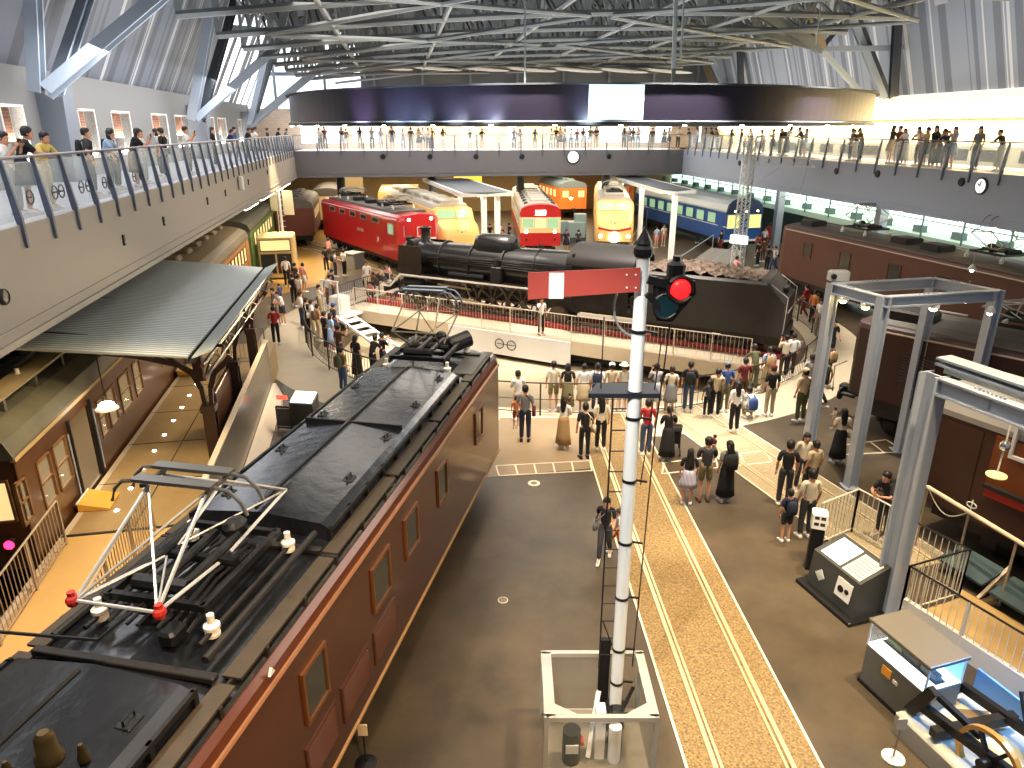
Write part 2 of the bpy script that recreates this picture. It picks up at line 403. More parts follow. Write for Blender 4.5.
def person(loc, face=0, top='white', low='trousers', lowc='black', pose='stand', hair='short', bag=None, bagc='black', hat=None, hatc='beige', sleeve=0, h=1.66, label='', group=None, hairc=None, shoe='white'):
    """one person: face is the heading in degrees, 0 looks away along +Y, counter-clockwise"""
    r = thing('person', label, 'person', loc, R(face), group); k = h / 1.66; r.scale = (k * 1.0, k * 1.0, k)
    def put(nm, key, m):
        o = bpy.data.objects.new(nm, pmesh(key)); COL.objects.link(o); o.parent = r
        for i, q in enumerate(m): o.material_slots[i].link = 'OBJECT'; o.material_slots[i].material = q
    put('body', ('body', pose), [SKIN, HAIR, LIP])
    put('shirt', ('shirt', pose, sleeve), [cmat(top)])
    if low == 'dress': put('dress', ('skirt', pose, .62), [cmat(lowc)])
    elif low == 'skirt': put('skirt', ('skirt', pose, .5), [cmat(lowc)])
    elif low == 'long_skirt': put('skirt', ('skirt', pose, .86), [cmat(lowc)])
    else: put(low, (low, pose), [cmat(lowc)])
    put('shoes', ('shoes', pose), [cmat(shoe)])
    put('hair', ('hair', pose, hair), [hairc or HAIR])
    if hat: put(hat, (hat, pose), [cmat(hatc)])
    if bag: put(bag, (bag, pose), [cmat(bagc)])
    if pose in ('phone', 'armup'): put('phone', ('phone', pose), [cmat('black')])
    return r
# ------------------------------------------------------------------ common materials
M_STEEL = mat('steel_grey', (158, 168, 180), .45, .1); M_STEELD = mat('steel_dark', (70, 74, 80), .5, .3); M_TRUSS = mat('truss_grey', (122, 128, 130), .5, .1)
M_WHITE = mat('white_paint', (226, 224, 218), .45); M_CREAM = mat('cream_deck', (205, 188, 160), .5, noise=.08, nscale=3)
M_BLACK = mat('black_metal', (24, 24, 26), .45, .2, noise=.3, nscale=5); M_DK = mat('dark_iron', (40, 37, 35), .55, .3, noise=.3, nscale=8)
M_FENCE = mat('fence_steel', (176, 160, 140), .4, .3); M_GLASS = mat('balcony_glass', (205, 222, 232), .08, alpha=.22)
M_RAILST = mat('rail_steel', (226, 206, 166), .35, .5); M_LAMP = mat('lamp_glow', (255, 240, 214), .5, emis=18); M_LAMPY = mat('lamp_warm', (255, 214, 140), .5, emis=25)
M_LAMPD = mat('clock_white', (250, 250, 250), .4, emis=.5); M_INS = mat('porcelain', (232, 228, 214), .25); M_RED = mat('signal_red', (178, 32, 28), .45)
# ------------------------------------------------------------------ frames of the building
def frame(A, B, ext=0.0):
    A, B = Vector((A[0], A[1], 0)), Vector((B[0], B[1], 0)); d = (B - A).normalized(); o = A - d * ext
    x = Vector((d.y, -d.x, 0)); m = Matrix(((x.x, d.x, 0, o.x), (x.y, d.y, 0, o.y), (0, 0, 1, 0), (0, 0, 0, 1)))
    return m, (B - A).length + ext
def rz_of(m): return math.atan2(m[1][0], m[0][0])
FL = 7.05
LM, LL = frame((-8.8, 12.38), (-16.62, 56.96), 16)      # x: into the hall, y: away
RM, RL = frame((20.0, 17.3), (14.1, 61.3), 0)           # x: away from the hall
FM, FLn = frame((-16.62, 56.96), (14.1, 61.3), 0)       # y runs along the end balcony, x towards us
def vpl(px, py, M, off):
    """local (y, z) where the photograph position meets the upright plane x=off of frame M"""
    A = M @ Vector((off, 0, 0)); n = Vector((M[0][0], M[1][0], 0)); u = (px - CX) / F; v = (CY - py) / F
    d = Vector((u, cT + v * sT, -sT + v * cT)); o = Vector((0, 0, H)); t = (A - o).dot(n) / d.dot(n); p = M.inverted() @ (o + d * t)
    return p.y, p.z
def obj_in(mb, name, m, M, parent=None, **k):
    o = mb.build(name, m, parent, **k)
    if parent is None: o.location = M.translation; o.rotation_euler = (0, 0, rz_of(M))
    return o
# ------------------------------------------------------------------ floor, turntable pit
C = Vector((2.05, 32.7, 0)); BA = math.atan2(-.475, .88)   # turntable centre and the bridge's heading
M_FLOOR = mat('floor_asphalt', (86, 73, 55), .45, noise=.25, nscale=.9, c2=(60, 51, 38), bump=.15, bscale=120)
M_RING = mat('floor_pale_ring', (196, 180, 152), .55, noise=.1, nscale=2)
M_GRAVEL = mat('track_gravel', (172, 142, 92), .8, noise=.6, nscale=24, c2=(70, 56, 36), bump=1, bscale=40)
M_LINE = mat('floor_line_white', (222, 210, 186), .6)
def ring(r0, r1, z0, z1=None, n=96, c=C):
    z1 = z0 if z1 is None else z1; vs = []; fs = []
    for i in range(n):
        a = 2 * math.pi * i / n
        vs += [(c.x + r0 * math.cos(a), c.y + r0 * math.sin(a), z0), (c.x + r1 * math.cos(a), c.y + r1 * math.sin(a), z1)]
    for i in range(n):
        k = (i + 1) % n; fs.append((2 * i, 2 * i + 1, 2 * k + 1, 2 * k))
    return vs, fs
PR = 11.1
mb = MB(); mb.add(*ring(13.4, 75, 0)); struct(mb.build('floor', M_FLOOR))
mb = MB(); mb.add(*ring(PR, 13.4, 0)); struct(mb.build('floor_ring', M_RING))
mb = MB(); mb.add(*ring(0.01, PR, -1.35)); mb.k = 1; mb.add(*ring(PR, PR, -1.35, 0)); mb.add(*ring(PR - .9, PR - .9, -1.35, -.9)); mb.add(*ring(PR - .9, PR, -.9))
struct(mb.build('floor_pit', [mat('pit_floor', (186, 168, 136), .7, noise=.15, nscale=2), mat('pit_concrete', (120, 106, 86), .7, noise=.15, nscale=3)]))
def flat(name, pts, m, z=.006, kind=True):
    o = MB().add([(p[0], p[1], z) for p in pts], [tuple(range(len(pts)))]).build(name, m)
    if kind: struct(o)
    return o
def strip(mb, p, q, w, z=.012, h=.0):
    p, q = Vector((p[0], p[1], 0)), Vector((q[0], q[1], 0)); d = (q - p).normalized(); x = Vector((d.y, -d.x, 0)) * w / 2
    if h: mb.loft([[p - x + Vector((0, 0, z)), p + x + Vector((0, 0, z)), p + x + Vector((0, 0, z + h)), p - x + Vector((0, 0, z + h))], [q - x + Vector((0, 0, z)), q + x + Vector((0, 0, z)), q + x + Vector((0, 0, z + h)), q - x + Vector((0, 0, z + h))]])
    else: mb.add([tuple(v + Vector((0, 0, z))) for v in (p - x, p + x, q + x, q - x)], [(0, 1, 2, 3)])
def track(name, p, q, label, hw=.98, gravel=M_GRAVEL, lines=True):
    """gravel bed with two rails let into the floor and a white kerb line on either side"""
    p, q = Vector((p[0], p[1], 0)), Vector((q[0], q[1], 0)); d = (q - p).normalized(); x = Vector((d.y, -d.x, 0)); L = (q - p).length
    t = thing('railway_track', label, 'track', tuple(p), math.atan2(d.y, d.x) - math.pi / 2, 'tracks let into the hall floor')
    MB().box(-hw, hw, 0, L, -.05, .008).build('gravel_bed', gravel, t)
    for s in (-1, 1):
        g = MB(); g.box(s * .565 - .035, s * .565 + .035, 0, L, 0, .03); g.box(s * .47 - .02, s * .47 + .02, 0, L, 0, .02); g.build('rail', M_RAILST, t)
        if lines: MB().box(s * hw - .02, s * hw + .02, 0, L, 0, .016).build('kerb_line', M_LINE, t)
    return t
track('t', (3.86, -3), (3.06, 21.3), 'gravel bedded track running straight away between the signal post and the display cases')
track('t', C + Vector((.307, -.952, 0)) * 11.3, C + Vector((.307, -.952, 0)) * 21, 'pale track running from the pit fence towards the steel portal frame', gravel=mat('track_gravel_pale', (186, 170, 138), .8, noise=.4, nscale=25, c2=(120, 104, 78), bump=.6, bscale=60))
track('t', C + Vector((-.985, 1.3, 0)).normalized() * 11.4, C + Vector((-.985, 1.3, 0)).normalized() * 40, 'track under the red electric locomotive beyond the turntable')
track('t', C + Vector((-.02, 1, 0)) * 11.4, C + Vector((-.02, 1, 0)) * 36, 'track under the red and cream railcar beyond the turntable')
track('t', C + Vector((.26, .966, 0)) * 11.4, C + Vector((.26, .966, 0)) * 36, 'track under the cream express with a red stripe')
track('t', C + Vector((-.42, .9, 0)) * 11.4, C + Vector((-.42, .9, 0)) * 36, 'track under the cream and yellow express between the red trains')
# painted walkway marks
def marks(label, a0, a1, b0, b1, n):
    a0, a1, b0, b1 = at(*a0), at(*a1), at(*b0), at(*b1); mb = MB(); strip(mb, a0, a1, .05); strip(mb, b0, b1, .05)
    for i in range(n + 1): strip(mb, a0.lerp(a1, i / n), b0.lerp(b1, i / n), .045)
    tag(mb.build('floor_marking', M_LINE), label, 'floor marking', 'painted crossing strips on the dark floor')
marks('white ladder shaped strip painted beside the brown locomotive', (496, 466), (590, 461), (499, 476), (592, 471), 5)
marks('white ladder shaped strip painted behind the family of four', (664, 463), (764, 451), (662, 474), (772, 462), 4)
marks('white ladder shaped strip painted beside the dark brown locomotive', (838, 446), (886, 440), (842, 455), (905, 452), 3)
for (x, y, lb) in ((534, 483.5, 'round white floor mark with a small emblem near the ladder strip'), (503, 600.5, 'small round white floor mark on the open dark floor')):
    p = at(x, y); mb = MB(); mb.lathe([(.16 if y < 500 else .1, .006), (.16 if y < 500 else .1, .014), (.09, .014)], (p.x, p.y, 0), 20); mb.k = 1; mb.lathe([(.085, .006), (.085, .017), (.01, .017)], (p.x, p.y, 0), 12)
    tag(mb.build('floor_disc', [M_LINE, mat('floor_disc_grey', (120, 110, 98), .6)]), lb, 'floor mark')
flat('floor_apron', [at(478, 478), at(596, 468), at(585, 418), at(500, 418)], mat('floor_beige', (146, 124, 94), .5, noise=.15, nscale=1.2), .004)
flat('floor_walk', [at(262, 298), at(300, 196), at(322, 200), at(332, 262), at(322, 285)], mat('floor_wood', (168, 132, 70), .35, noise=.3, nscale=1.5))
# ------------------------------------------------------------------ balconies
M_FASC = mat('fascia_beige', (150, 144, 136), .7); M_FASC2 = mat('fascia_blue_grey', (158, 170, 190), .7); M_BFLOOR = mat('balcony_floor', (200, 200, 205), .4)
M_POST = mat('rail_post', (92, 102, 122), .35, .4); M_HAND = mat('handrail', (120, 118, 120), .3, .6)
def balcony(M, L, w, side, m, name, soff):
    mb = MB(); s = side     # side = direction (sign of x) away from the hall
    mb.box(0, s * .18, 0, L, 5.2, FL - .02); mb.box(-s * .06, s * .3, 0, L, 5.08, 5.2); mb.box(-s * .03, s * .2, 0, L, 5.34, 5.4); mb.box(s * .1, s * w, 0, L, 5.1, 5.25)
    struct(obj_in(mb, 'floor_edge_' + name, m, M)); mb = MB(); mb.box(s * .02, s * w, 0, L, FL - .3, FL); struct(obj_in(mb, 'floor_balcony_' + name, M_BFLOOR, M))
def railing(M, L, s, pitch, label, y0=0.0, lean=.12):
    t = thing('balcony_railing', label, 'railing', M.translation, rz_of(M))
    MB().tube([(s * .12, y0, FL + 1.14), (s * .12, L, FL + 1.14)], .03, 8).build('handrail', M_HAND, t, smooth=True)
    MB().tube([(s * .17, y0, FL + 1.04), (s * .17, L, FL + 1.04)], .012, 6).build('guide_wire', M_HAND, t)
    n = int((L - y0) / pitch); first = None; fg = None
    for i in range(n + 1):
        y = y0 + i * pitch
        if first is None:
            q = MB(); q.loft([[(s * -.06, -.035, FL - .42), (s * -.02, -.035, FL - .42), (s * -.02, .035, FL - .42), (s * -.06, .035, FL - .42)],
                              [(s * -.06, -.04, FL + .1), (s * .06, -.04, FL + .1), (s * .06, .04, FL + .1), (s * -.06, .04, FL + .1)],
                              [(s * .07, -.03, FL + 1.12), (s * .14, -.03, FL + 1.12), (s * .14, .03, FL + 1.12), (s * .07, .03, FL + 1.12)]])
            first = q.build('post', M_POST, t); o = first
            g = MB(); g.loft([[(s * .06, .05, FL + .06), (s * .075, .05, FL + .06), (s * .075, pitch - .05, FL + .06), (s * .06, pitch - .05, FL + .06)], [(s * .11, .05, FL + 1.06), (s * .125, .05, FL + 1.06), (s * .125, pitch - .05, FL + 1.06), (s * .11, pitch - .05, FL + 1.06)]])
            fg = g.build('glass_panel', M_GLASS, t); p = fg
        else:
            o = first.copy(); COL.objects.link(o); o.parent = t; p = None
            if i < n: p = fg.copy(); COL.objects.link(p); p.parent = t
        o.location = (0, y, 0)
        if p: p.location = (0, y, 0)
    return t
balcony(LM, LL, 4.1, -1, M_FASC, 'west', 5.1); balcony(RM, RL, 4.4, 1, M_FASC2, 'east', 5.1); balcony(FM, FLn, 6, -1, mat('fascia_far', (108, 108, 114), .7), 'north', 5.1)
railing(LM, LL, -1, 1.25, 'long glass railing of the balcony above the brown platform train', 8)
railing(RM, RL, 1, 1.55, 'long glass railing of the balcony above the two brown locomotives')
railing(FM, FLn, -1, 1.75, 'glass railing of the end balcony below the dark hanging ring')
# round vents and lamps on the fascias, clocks
def disc(M, y, z, r, name, label, cat, m1, m2=None, x=0.02, sgn=1, group=None):
    t = thing(name, label, cat, M @ Vector((0, y, z)), rz_of(M), group)
    mb = MB(); mb.lathe([(r, 0), (r, sgn * x), (r * .85, sgn * x * 1.5), (r * .8, sgn * x)], (0, 0, 0), 20, 'x'); mb.build('rim', m1, t)
    if m2: MB().lathe([(r * .82, 0), (r * .82, sgn * x * 1.2), (.01, sgn * x * 1.2)], (0, 0, 0), 20, 'x').build('dial', m2, t)
    if name == 'wall_clock':
        h = MB(); a = sgn * x * 1.7; h.beam((a, 0, 0), (a, r * .35, r * .25), .03); h.beam((a, 0, 0), (a, -r * .1, r * .6), .025); h.build('hands', M_BLACK, t)
    return t
y, z = vpl(573, 157, FM, 0); disc(FM, y, z, .55, 'wall_clock', 'round white clock on the end balcony fascia', 'clock', M_STEELD, M_LAMPD, .06)
y, z = vpl(982, 186, RM, 0); disc(RM, y, z, .33, 'wall_clock', 'round white clock on the fascia below the long side balcony', 'clock', M_STEELD, M_LAMPD, .06, -1)
M_VENT = mat('vent_dark', (38, 40, 48), .6)
for i, px in enumerate((383, 430, 476, 522, 566, 609)):
    if px == 566: continue
    y, z = vpl(px, 156.5, FM, 0); disc(FM, y, z, .2, 'air_nozzle', 'dark round air nozzle in the end balcony fascia', 'air nozzle', M_VENT, M_BLACK, .05, 1, 'round nozzles in the end fascia')
for (px, py) in ((837, 171), (878, 174), (962, 182), (740, 163)):
    y, z = vpl(px, py, RM, 0); disc(RM, y, z, .17, 'air_nozzle', 'dark round air nozzle in the blue grey side fascia', 'air nozzle', M_VENT, M_BLACK, .05, -1, 'round nozzles in the side fascia')
y, z = vpl(2, 297, LM, 0); disc(LM, y, z, .14, 'air_nozzle', 'lone dark round nozzle low in the beige fascia', 'air nozzle', M_VENT, M_BLACK, .05)
for k, (px, py) in enumerate(((123, 240), (163, 221), (207, 201), (225, 193), (248, 182), (267, 172))):
    y, z = vpl(px, py, LM, 0); t = thing('fascia_lamp', 'small upright dark fitting let into the beige fascia', 'wall lamp', LM @ Vector((0, y, z)), rz_of(LM), 'fittings in the beige fascia')
    MB().cbox((.02, 0, 0), (.05, .12, .26), .01).build('case', M_VENT, t); MB().cbox((.05, 0, -.06), (.02, .06, .05)).build('lens', M_STEEL, t)
y, z = vpl(238, 183, LM, 0); t = thing('loudspeaker', 'white loudspeaker hung on the beige balcony fascia', 'loudspeaker', LM @ Vector((0, y, z)), rz_of(LM)); MB().cbox((.14, 0, 0), (.2, .3, .6), .04).build('cabinet', M_WHITE, t); MB().cbox((.04, 0, .1), (.1, .06, .1)).build('bracket', M_STEELD, t)
# strip lamps under the beige fascia
for k in range(3):
    a = vpl(244 + 16 * k, 183 - 9.6 * k, LM, .0)[0]; b = vpl(256 + 16 * k, 176 - 9.6 * k, LM, .0)[0]
    t = thing('strip_lamp', 'lit strip lamp under the beige balcony edge', 'lamp', LM @ Vector((-.1, a, 4.98)), rz_of(LM), 'strip lamps under the beige balcony'); MB().cbox((0, (b - a) / 2, .05), (.2, b - a, .08)).build('housing', M_STEELD, t); MB().cbox((0, (b - a) / 2, -.01), (.14, b - a - .1, .04)).build('tube', M_LAMP, t)
# ------------------------------------------------------------------ upper walls
M_WALLG = mat('upper_wall_grey', (128, 126, 124), .7); M_WALLW = mat('wall_white', (222, 220, 224), .7)
BR1 = brick_mat('brick_red', (150, 96, 74), (176, 120, 92), (190, 170, 150), 2.2); BR2 = brick_mat('brick_pale', (226, 204, 150), (238, 222, 176), (246, 236, 205), 2.0)
wins = []
for a, b in ((0, 22), (77, 93), (110, 128), (150, 165), (173, 187), (204, 212), (216, 224), (236, 241), (252, 256)):
    y0 = vpl(a, 110, LM, -4)[0]; y1 = vpl(b, 110, LM, -4)[0]; wins.append((y0, y1, 7.75, 9.3))
mb = MB(); mb.wallgrid(-4.35, -4, 0, LL + 8, FL, 10.45, wins); struct(obj_in(mb, 'wall_west_upper', M_WALLG, LM))
mb = MB(); mb.box(-5.6, -5.5, 0, LL + 8, FL, 10); struct(obj_in(mb, 'wall_west_brick', BR1, LM)); mb = MB(); mb.box(-5.45, -5.3, 0, LL + 8, 8.2, 8.3); mb.k = 1; mb.box(-5.43, -5.32, 0, LL + 8, 8.3, 8.36); struct(obj_in(mb, 'trim_19', [M_WHITE, mat('window_glow_added', (255, 246, 232), .5, emis=12)], LM)); mb = MB(); mb.box(-5.5, -5.2, 0, LL + 8, FL, 8.2); struct(obj_in(mb, 'wall_west_ledge', M_WHITE, LM))  # added glowing strip on the ledge brightens the openings from inside
for i, w in enumerate(wins):
    mb = MB(); mb.box(-4.36, -3.97, w[0] - .05, w[0], w[2], w[3]); mb.box(-4.36, -3.97, w[1], w[1] + .05, w[2], w[3]); mb.box(-4.36, -3.95, w[0], w[1], w[3] - .01, w[3] + .06); mb.box(-4.36, -3.9, w[0], w[1], w[2] - .1, w[2]); mb.k = 1; mb.box(-4.34, -4.1, w[0] + .02, w[1] - .02, w[2], w[2] + .05)
    struct(obj_in(mb, 'window_%d' % (i + 1), [M_WHITE, mat('sill_glow_added', (255, 250, 240), .5, emis=14)], LM))  # added sill strip gives the openings their low white glow
# concrete piers that carry the struts
def pier(px0, pxm, px1, M, z1, name):
    y0 = vpl(px0, 110, M, -4)[0]; off = min((-3.95 + .05 * i for i in range(60)), key=lambda o: abs(vpl(pxm, 110, M, o)[0] - y0)); y1 = vpl(px1, 110, M, off)[0]
    mb = MB(); mb.loft([[(-4, y0, FL), (off, y0, FL), (off, y1, FL), (-4, y1, FL)], [(-4, y0, z1), (off + .1, y0, z1), (off + .1, y1, z1), (-4, y1, z1)]]); struct(obj_in(mb, name, mat('pier_grey', (116, 122, 132), .65), M)); return y0, y1
pier(38, 62, 73, LM, 10.1, 'column_pier_1'); pier(186, 203, 208, LM, 9.9, 'column_pier_2'); pier(240, 250, 254, LM, 9.9, 'column_pier_3')
# inclined striped cladding
def stripes(name, c1, c2, c3, sc_=3.0):
    if name in MATS: return MATS[name]
    m = mat(name, c1, .5, .1); nt = m.node_tree; b = nt.nodes['Principled BSDF']; tc = nt.nodes.new('ShaderNodeTexCoord')
    mp = nt.nodes.new('ShaderNodeMapping'); mp.inputs['Scale'].default_value = (0, sc_, 0.0); n = nt.nodes.new('ShaderNodeTexNoise'); n.inputs['Scale'].default_value = 1; n.inputs['Detail'].default_value = 1.5
    nt.links.new(tc.outputs['Object'], mp.inputs['Vector']); nt.links.new(mp.outputs['Vector'], n.inputs['Vector'])
    r = nt.nodes.new('ShaderNodeValToRGB'); r.color_ramp.interpolation = 'CONSTANT'; e = r.color_ramp.elements; e[0].position = 0; e[0].color = col(c2); e[1].position = .47; e[1].color = col(c1); q = e.new(.6); q.color = col(c3); q2 = e.new(.66); q2.color = col(c1)
    nt.links.new(n.outputs['Fac'], r.inputs['Fac']); nt.links.new(r.outputs['Color'], b.inputs['Base Color']); return m
def cladding(name, M, x0, x1, z0, z1, y0, y1, m, n=0):
    mb = MB(); k = .12 if x1 > x0 else -.12
    mb.loft([[(x0, y0, z0), (x1, y0, z1), (x1 - k, y0, z1 + .1), (x0 - k, y0, z0 + .1)], [(x0, y1, z0), (x1, y1, z1), (x1 - k, y1, z1 + .1), (x0 - k, y1, z0 + .1)]])
    struct(obj_in(mb, name, m, M)); return
yb = vpl(205, 100, LM, -4)[0]
cladding('wall_west_cladding', LM, -4.2, -.8, 10.4, 17.2, 0, yb, stripes('clad_grey', (112, 118, 128), (88, 92, 100), (190, 192, 192), 1.1))
cladding('wall_west_skylight', LM, -4.2, -.8, 10.4, 17.2, yb, LL + 8, mat('skylight_panel', (236, 240, 246), .5, emis=1.1, ecol=(236, 242, 255)))
# slats over the translucent panels
for k in range(9):
    mb = MB(); y = yb + 2.6 + k * 2.4 + (k % 3) * .35; w = (.7, .3, 1.1)[k % 3]; mb.loft([[(-4.15, y, 10.4), (-.75, y, 17.2), (-.7, y, 17.15), (-4.1, y, 10.35)], [(-4.15, y + w, 10.4), (-.75, y + w, 17.2), (-.7, y + w, 17.15), (-4.1, y + w, 10.35)]]); struct(obj_in(mb, 'trim_%d' % (k + 1), mat('clad_strip', (128, 124, 118), .6), LM))
cladding('wall_east_cladding', RM, 4.4, 2.0, 10.35, 17.5, -4, RL + 4, stripes('clad_silver', (146, 154, 168), (112, 118, 130), (212, 214, 216), 1.5))
# upper pale panels of the same cladding, uneven bottoms
for k in range(30):
    if k % 5 == 3: continue
    y = 4 + k * 1.75; w = (1.1, .7, 1.3, .5, .9)[k % 5]; h = (3.0, 2.2, 2.7, 1.6, 3.3)[k % 5]; t0 = 1 - h / 7.2
    f = lambda t, o: (4.4 - 2.4 * t - .06 - o, 10.35 + 7.15 * t)
    mb = MB(); a = f(t0, 0); b = f(1, 0); mb.loft([[(a[0], y, a[1]), (b[0], y, b[1]), (b[0] + .05, y, b[1]), (a[0] + .05, y, a[1])], [(a[0], y + w, a[1]), (b[0], y + w, b[1]), (b[0] + .05, y + w, b[1]), (a[0] + .05, y + w, a[1])]])
    struct(obj_in(mb, 'wall_east_panel_%d' % k, mat('clad_panel_pale', (186, 190, 194), .5), RM))
mb = MB(); mb.box(4.4, 4.6, -4, RL + 4, FL, 10.35); struct(obj_in(mb, 'wall_east_upper', BR2, RM))
mb = MB(); mb.box(4.1, 4.38, -4, RL + 3, 8.75, 8.85); mb.k = 1; mb.box(4.05, 4.3, -4, RL + 3, 8.6, 8.75); struct(obj_in(mb, 'trim_18', [M_WHITE, mat('wall_glow_added', (255, 236, 196), .5, emis=9)], RM))  # added glowing strip stands in for the overlit band of wall
mb = MB(); mb.box(4.15, 4.4, -4, RL, 10.2, 10.35); mb.box(3.9, 4.4, -4, RL, 9.15, 9.25); struct(obj_in(mb, 'trim_20', M_WHITE, RM))
mb = MB(); mb.box(4.0, 4.38, -4, RL - 3, FL, 7.9); mb.k = 1
for k in range(20): mb.box(3.98, 4.0, -3 + 2.3 * k, -1.5 + 2.3 * k, 7.25, 7.75)
tag(obj_in(mb, 'display_counter', [mat('counter_grey', (122, 124, 116), .6), M_VENT], RM), 'long grey display counter along the bright brick balcony wall', 'counter')
# end wall above the end balcony, with lit openings
ops = []; k = 0
for a, b, c_ in ((396, 404, 0), (428, 445, 1), (482, 500, 1), (524, 542, 1), (600, 622, 2), (628, 650, 2), (420, 424, 0), (700, 702, 2), (300, 318, 2), (322, 345, 2), (352, 380, 0), (462, 474, 0), (508, 516, 2), (548, 560, 1), (566, 592, 2), (656, 672, 2)):
    y0 = vpl(a, 125, FM, -6)[0]; y1 = vpl(b, 125, FM, -6)[0]; ops.append((y0, y1, 7.5, 9.4)); k += 1
    mb = MB(); mb.box(-6.2, -6.1, y0, y1, 7.5, 9.4); struct(obj_in(mb, 'window_%d' % (60 + k), mat('window_lit_%d' % c_, ((255, 240, 220), (255, 214, 120), (236, 250, 250))[c_], .5, emis=(1.6, 1.4, 1.5)[c_]), FM))
mb = MB(); mb.wallgrid(-6.3, -6, -8, FLn + 9, FL, 10.2, ops); struct(obj_in(mb, 'wall_north_upper', brick_mat('brick_far', (190, 168, 148), (206, 184, 160), (220, 206, 190), 1.6), FM))
mb = MB(); mb.box(-6.4, -6.2, -8, 5, 10.2, 18); struct(obj_in(mb, 'window_19', mat('north_glazing', (222, 236, 244), .4, emis=.9), FM)); mb = MB(); mb.box(-6.4, -6.2, 5, FLn + 9, 10.2, 18); struct(obj_in(mb, 'wall_north_gable', mat('gable_grey', (92, 96, 100), .7), FM))
for k in range(12):
    mb = MB(); y = -6 + 4 * k; mb.box(-6.15, -5.95, y, y + .2, 10.2, 18); struct(obj_in(mb, 'trim_%d' % (30 + k), M_TRUSS, FM))
# lower walls under the balconies
mb = MB(); mb.box(-7.2, -7, 0, LL + 24, 0, 5.2); struct(obj_in(mb, 'wall_west_lower', mat('wall_low_dark', (74, 66, 58), .8), LM))
mb = MB(); mb.box(-22.2, -22, -10, FLn + 10, 0, 7); struct(obj_in(mb, 'wall_north_lower', mat('wall_far_dark', (160, 138, 98), .8, noise=.35, nscale=.5), FM))
mb = MB(); mb.box(-22, -5.8, -8, FLn + 9, 5.1, 5.3); struct(obj_in(mb, 'ceiling_north_lower', mat('ceiling_low', (96, 88, 74), .8), FM))
for k, y in enumerate((3, 10.5, 18, 25.5)):
    mb = MB(); mb.cyl((-3.5, y, 0), (-3.5, y, 5.1), .35, n=16); struct(obj_in(mb, 'column_%d' % (k + 1), M_STEELD, FM))
# bright corridor behind the side locomotives
mb = MB(); mb.box(7.0, 7.2, -10, RL + 22, 0, 2.7); mb.box(7.0, 7.2, -10, RL + 22, 4.7, 5.2); struct(obj_in(mb, 'wall_east_lower', mat('wall_green_dark', (66, 84, 76), .7), RM))
mb = MB(); mb.box(7.0, 7.1, -10, RL + 22, 2.7, 4.7); struct(obj_in(mb, 'window_40', mat('corridor_light', (206, 238, 222), .5, emis=.95), RM))
mb = MB(); mb.box(5.6, 7.0, -10, RL + 18, 3.0, 3.12); mb.box(5.6, 5.75, -10, RL + 18, 2.75, 3.0); struct(obj_in(mb, 'floor_corridor', mat('corridor_floor', (160, 186, 172), .5), RM))
for k in range(24):
    mb = MB(); y = -6 + 3.1 * k; mb.box(5.55, 5.62, y, y + .07, 3.0, 5.1); mb.box(6.2, 6.6, y + .9, y + 1.6, 3.12, 3.5); struct(obj_in(mb, 'trim_%d' % (50 + k), mat('mullion_dark', (80, 100, 98), .5), RM))
mb = MB(); mb.tube([(5.58, -10, 3.95), (5.58, RL + 16, 3.95)], .03); mb.tube([(5.58, -10, 4.35), (5.58, RL + 16, 4.35)], .02); struct(obj_in(mb, 'trim_80', M_STEELD, RM))
for k, y in enumerate((12, 24, 36)):
    mb = MB(); mb.box(4.4, 4.9, y, y + .5, 0, 5.1); struct(obj_in(mb, 'column_%d' % (10 + k), M_STEEL, RM))
# ------------------------------------------------------------------ roof
HM, HL = frame((-8.8, 12.38), (-15.6, 56.96), 0)     # hall frame: y away, x across (0..~31)
RW = 30.0
def zb(x): return 12.15 + 1.2 * x / RW + .5 * math.sin(math.pi * max(0, min(1, x / RW)))
def zt(x): return 14.9 + .9 * x / RW + 1.7 * math.sin(math.pi * max(0, min(1, x / RW)))
mb = MB(); n = 14; rings = []
for i in range(n + 1):
    x = -1.5 + (RW + 3) * i / n; rings.append([(x, -14, zt(x) + .7), (x, 62, zt(x) + .7), (x, 62, zt(x) + .9), (x, -14, zt(x) + .9)])
mb.loft(rings); struct(obj_in(mb, 'ceiling', wave_mat('roof_deck', (66, 70, 76), (40, 43, 48), 1.6, 'Y', .6, .5, .2), HM))
ROOFG = 'trusses spanning the hall roof'
for k, y in enumerate((8, 13.5, 19, 24, 28.5, 33, 37.5, 42, 46.5)):
    t = thing('roof_truss', 'grey steel lattice truss spanning the hall roof, number %d going away' % (k + 1), 'roof truss', HM @ Vector((0, y, 13)), rz_of(HM), ROOFG)
    o = 13; N = 24
    X = [RW * i / N for i in range(N + 1)]
    MB().tube([(x, 0, zb(x) - o) for x in X], .14, 6).build('bottom_chord', M_TRUSS, t)
    MB().tube([(x, 0, zt(x) - o) for x in X], .12, 6).build('top_chord', M_TRUSS, t)
    w = MB()
    for i in range(N + 1):
        w.beam((X[i], 0, zb(X[i]) - o), (X[i], 0, zt(X[i]) - o), .13, .13)
        if i < N:
            a, b = X[i], X[i + 1]
            if i % 2 == 0: w.beam((a, 0, zb(a) - o), (b, 0, zt(b) - o), .15, .15)
            else: w.beam((b, 0, zb(b) - o), (a, 0, zt(a) - o), .15, .15)
            w.beam((a, 0, zt(a) - o), ((a + b) / 2, 2.7, (zb(a) + zt(a)) / 2 - o), .1); w.beam((b, 0, zb(b) - o), ((a + b) / 2, 2.7, (zb(a) + zt(a)) / 2 + .3 - o), .1)
    w.build('lattice', M_TRUSS, t)
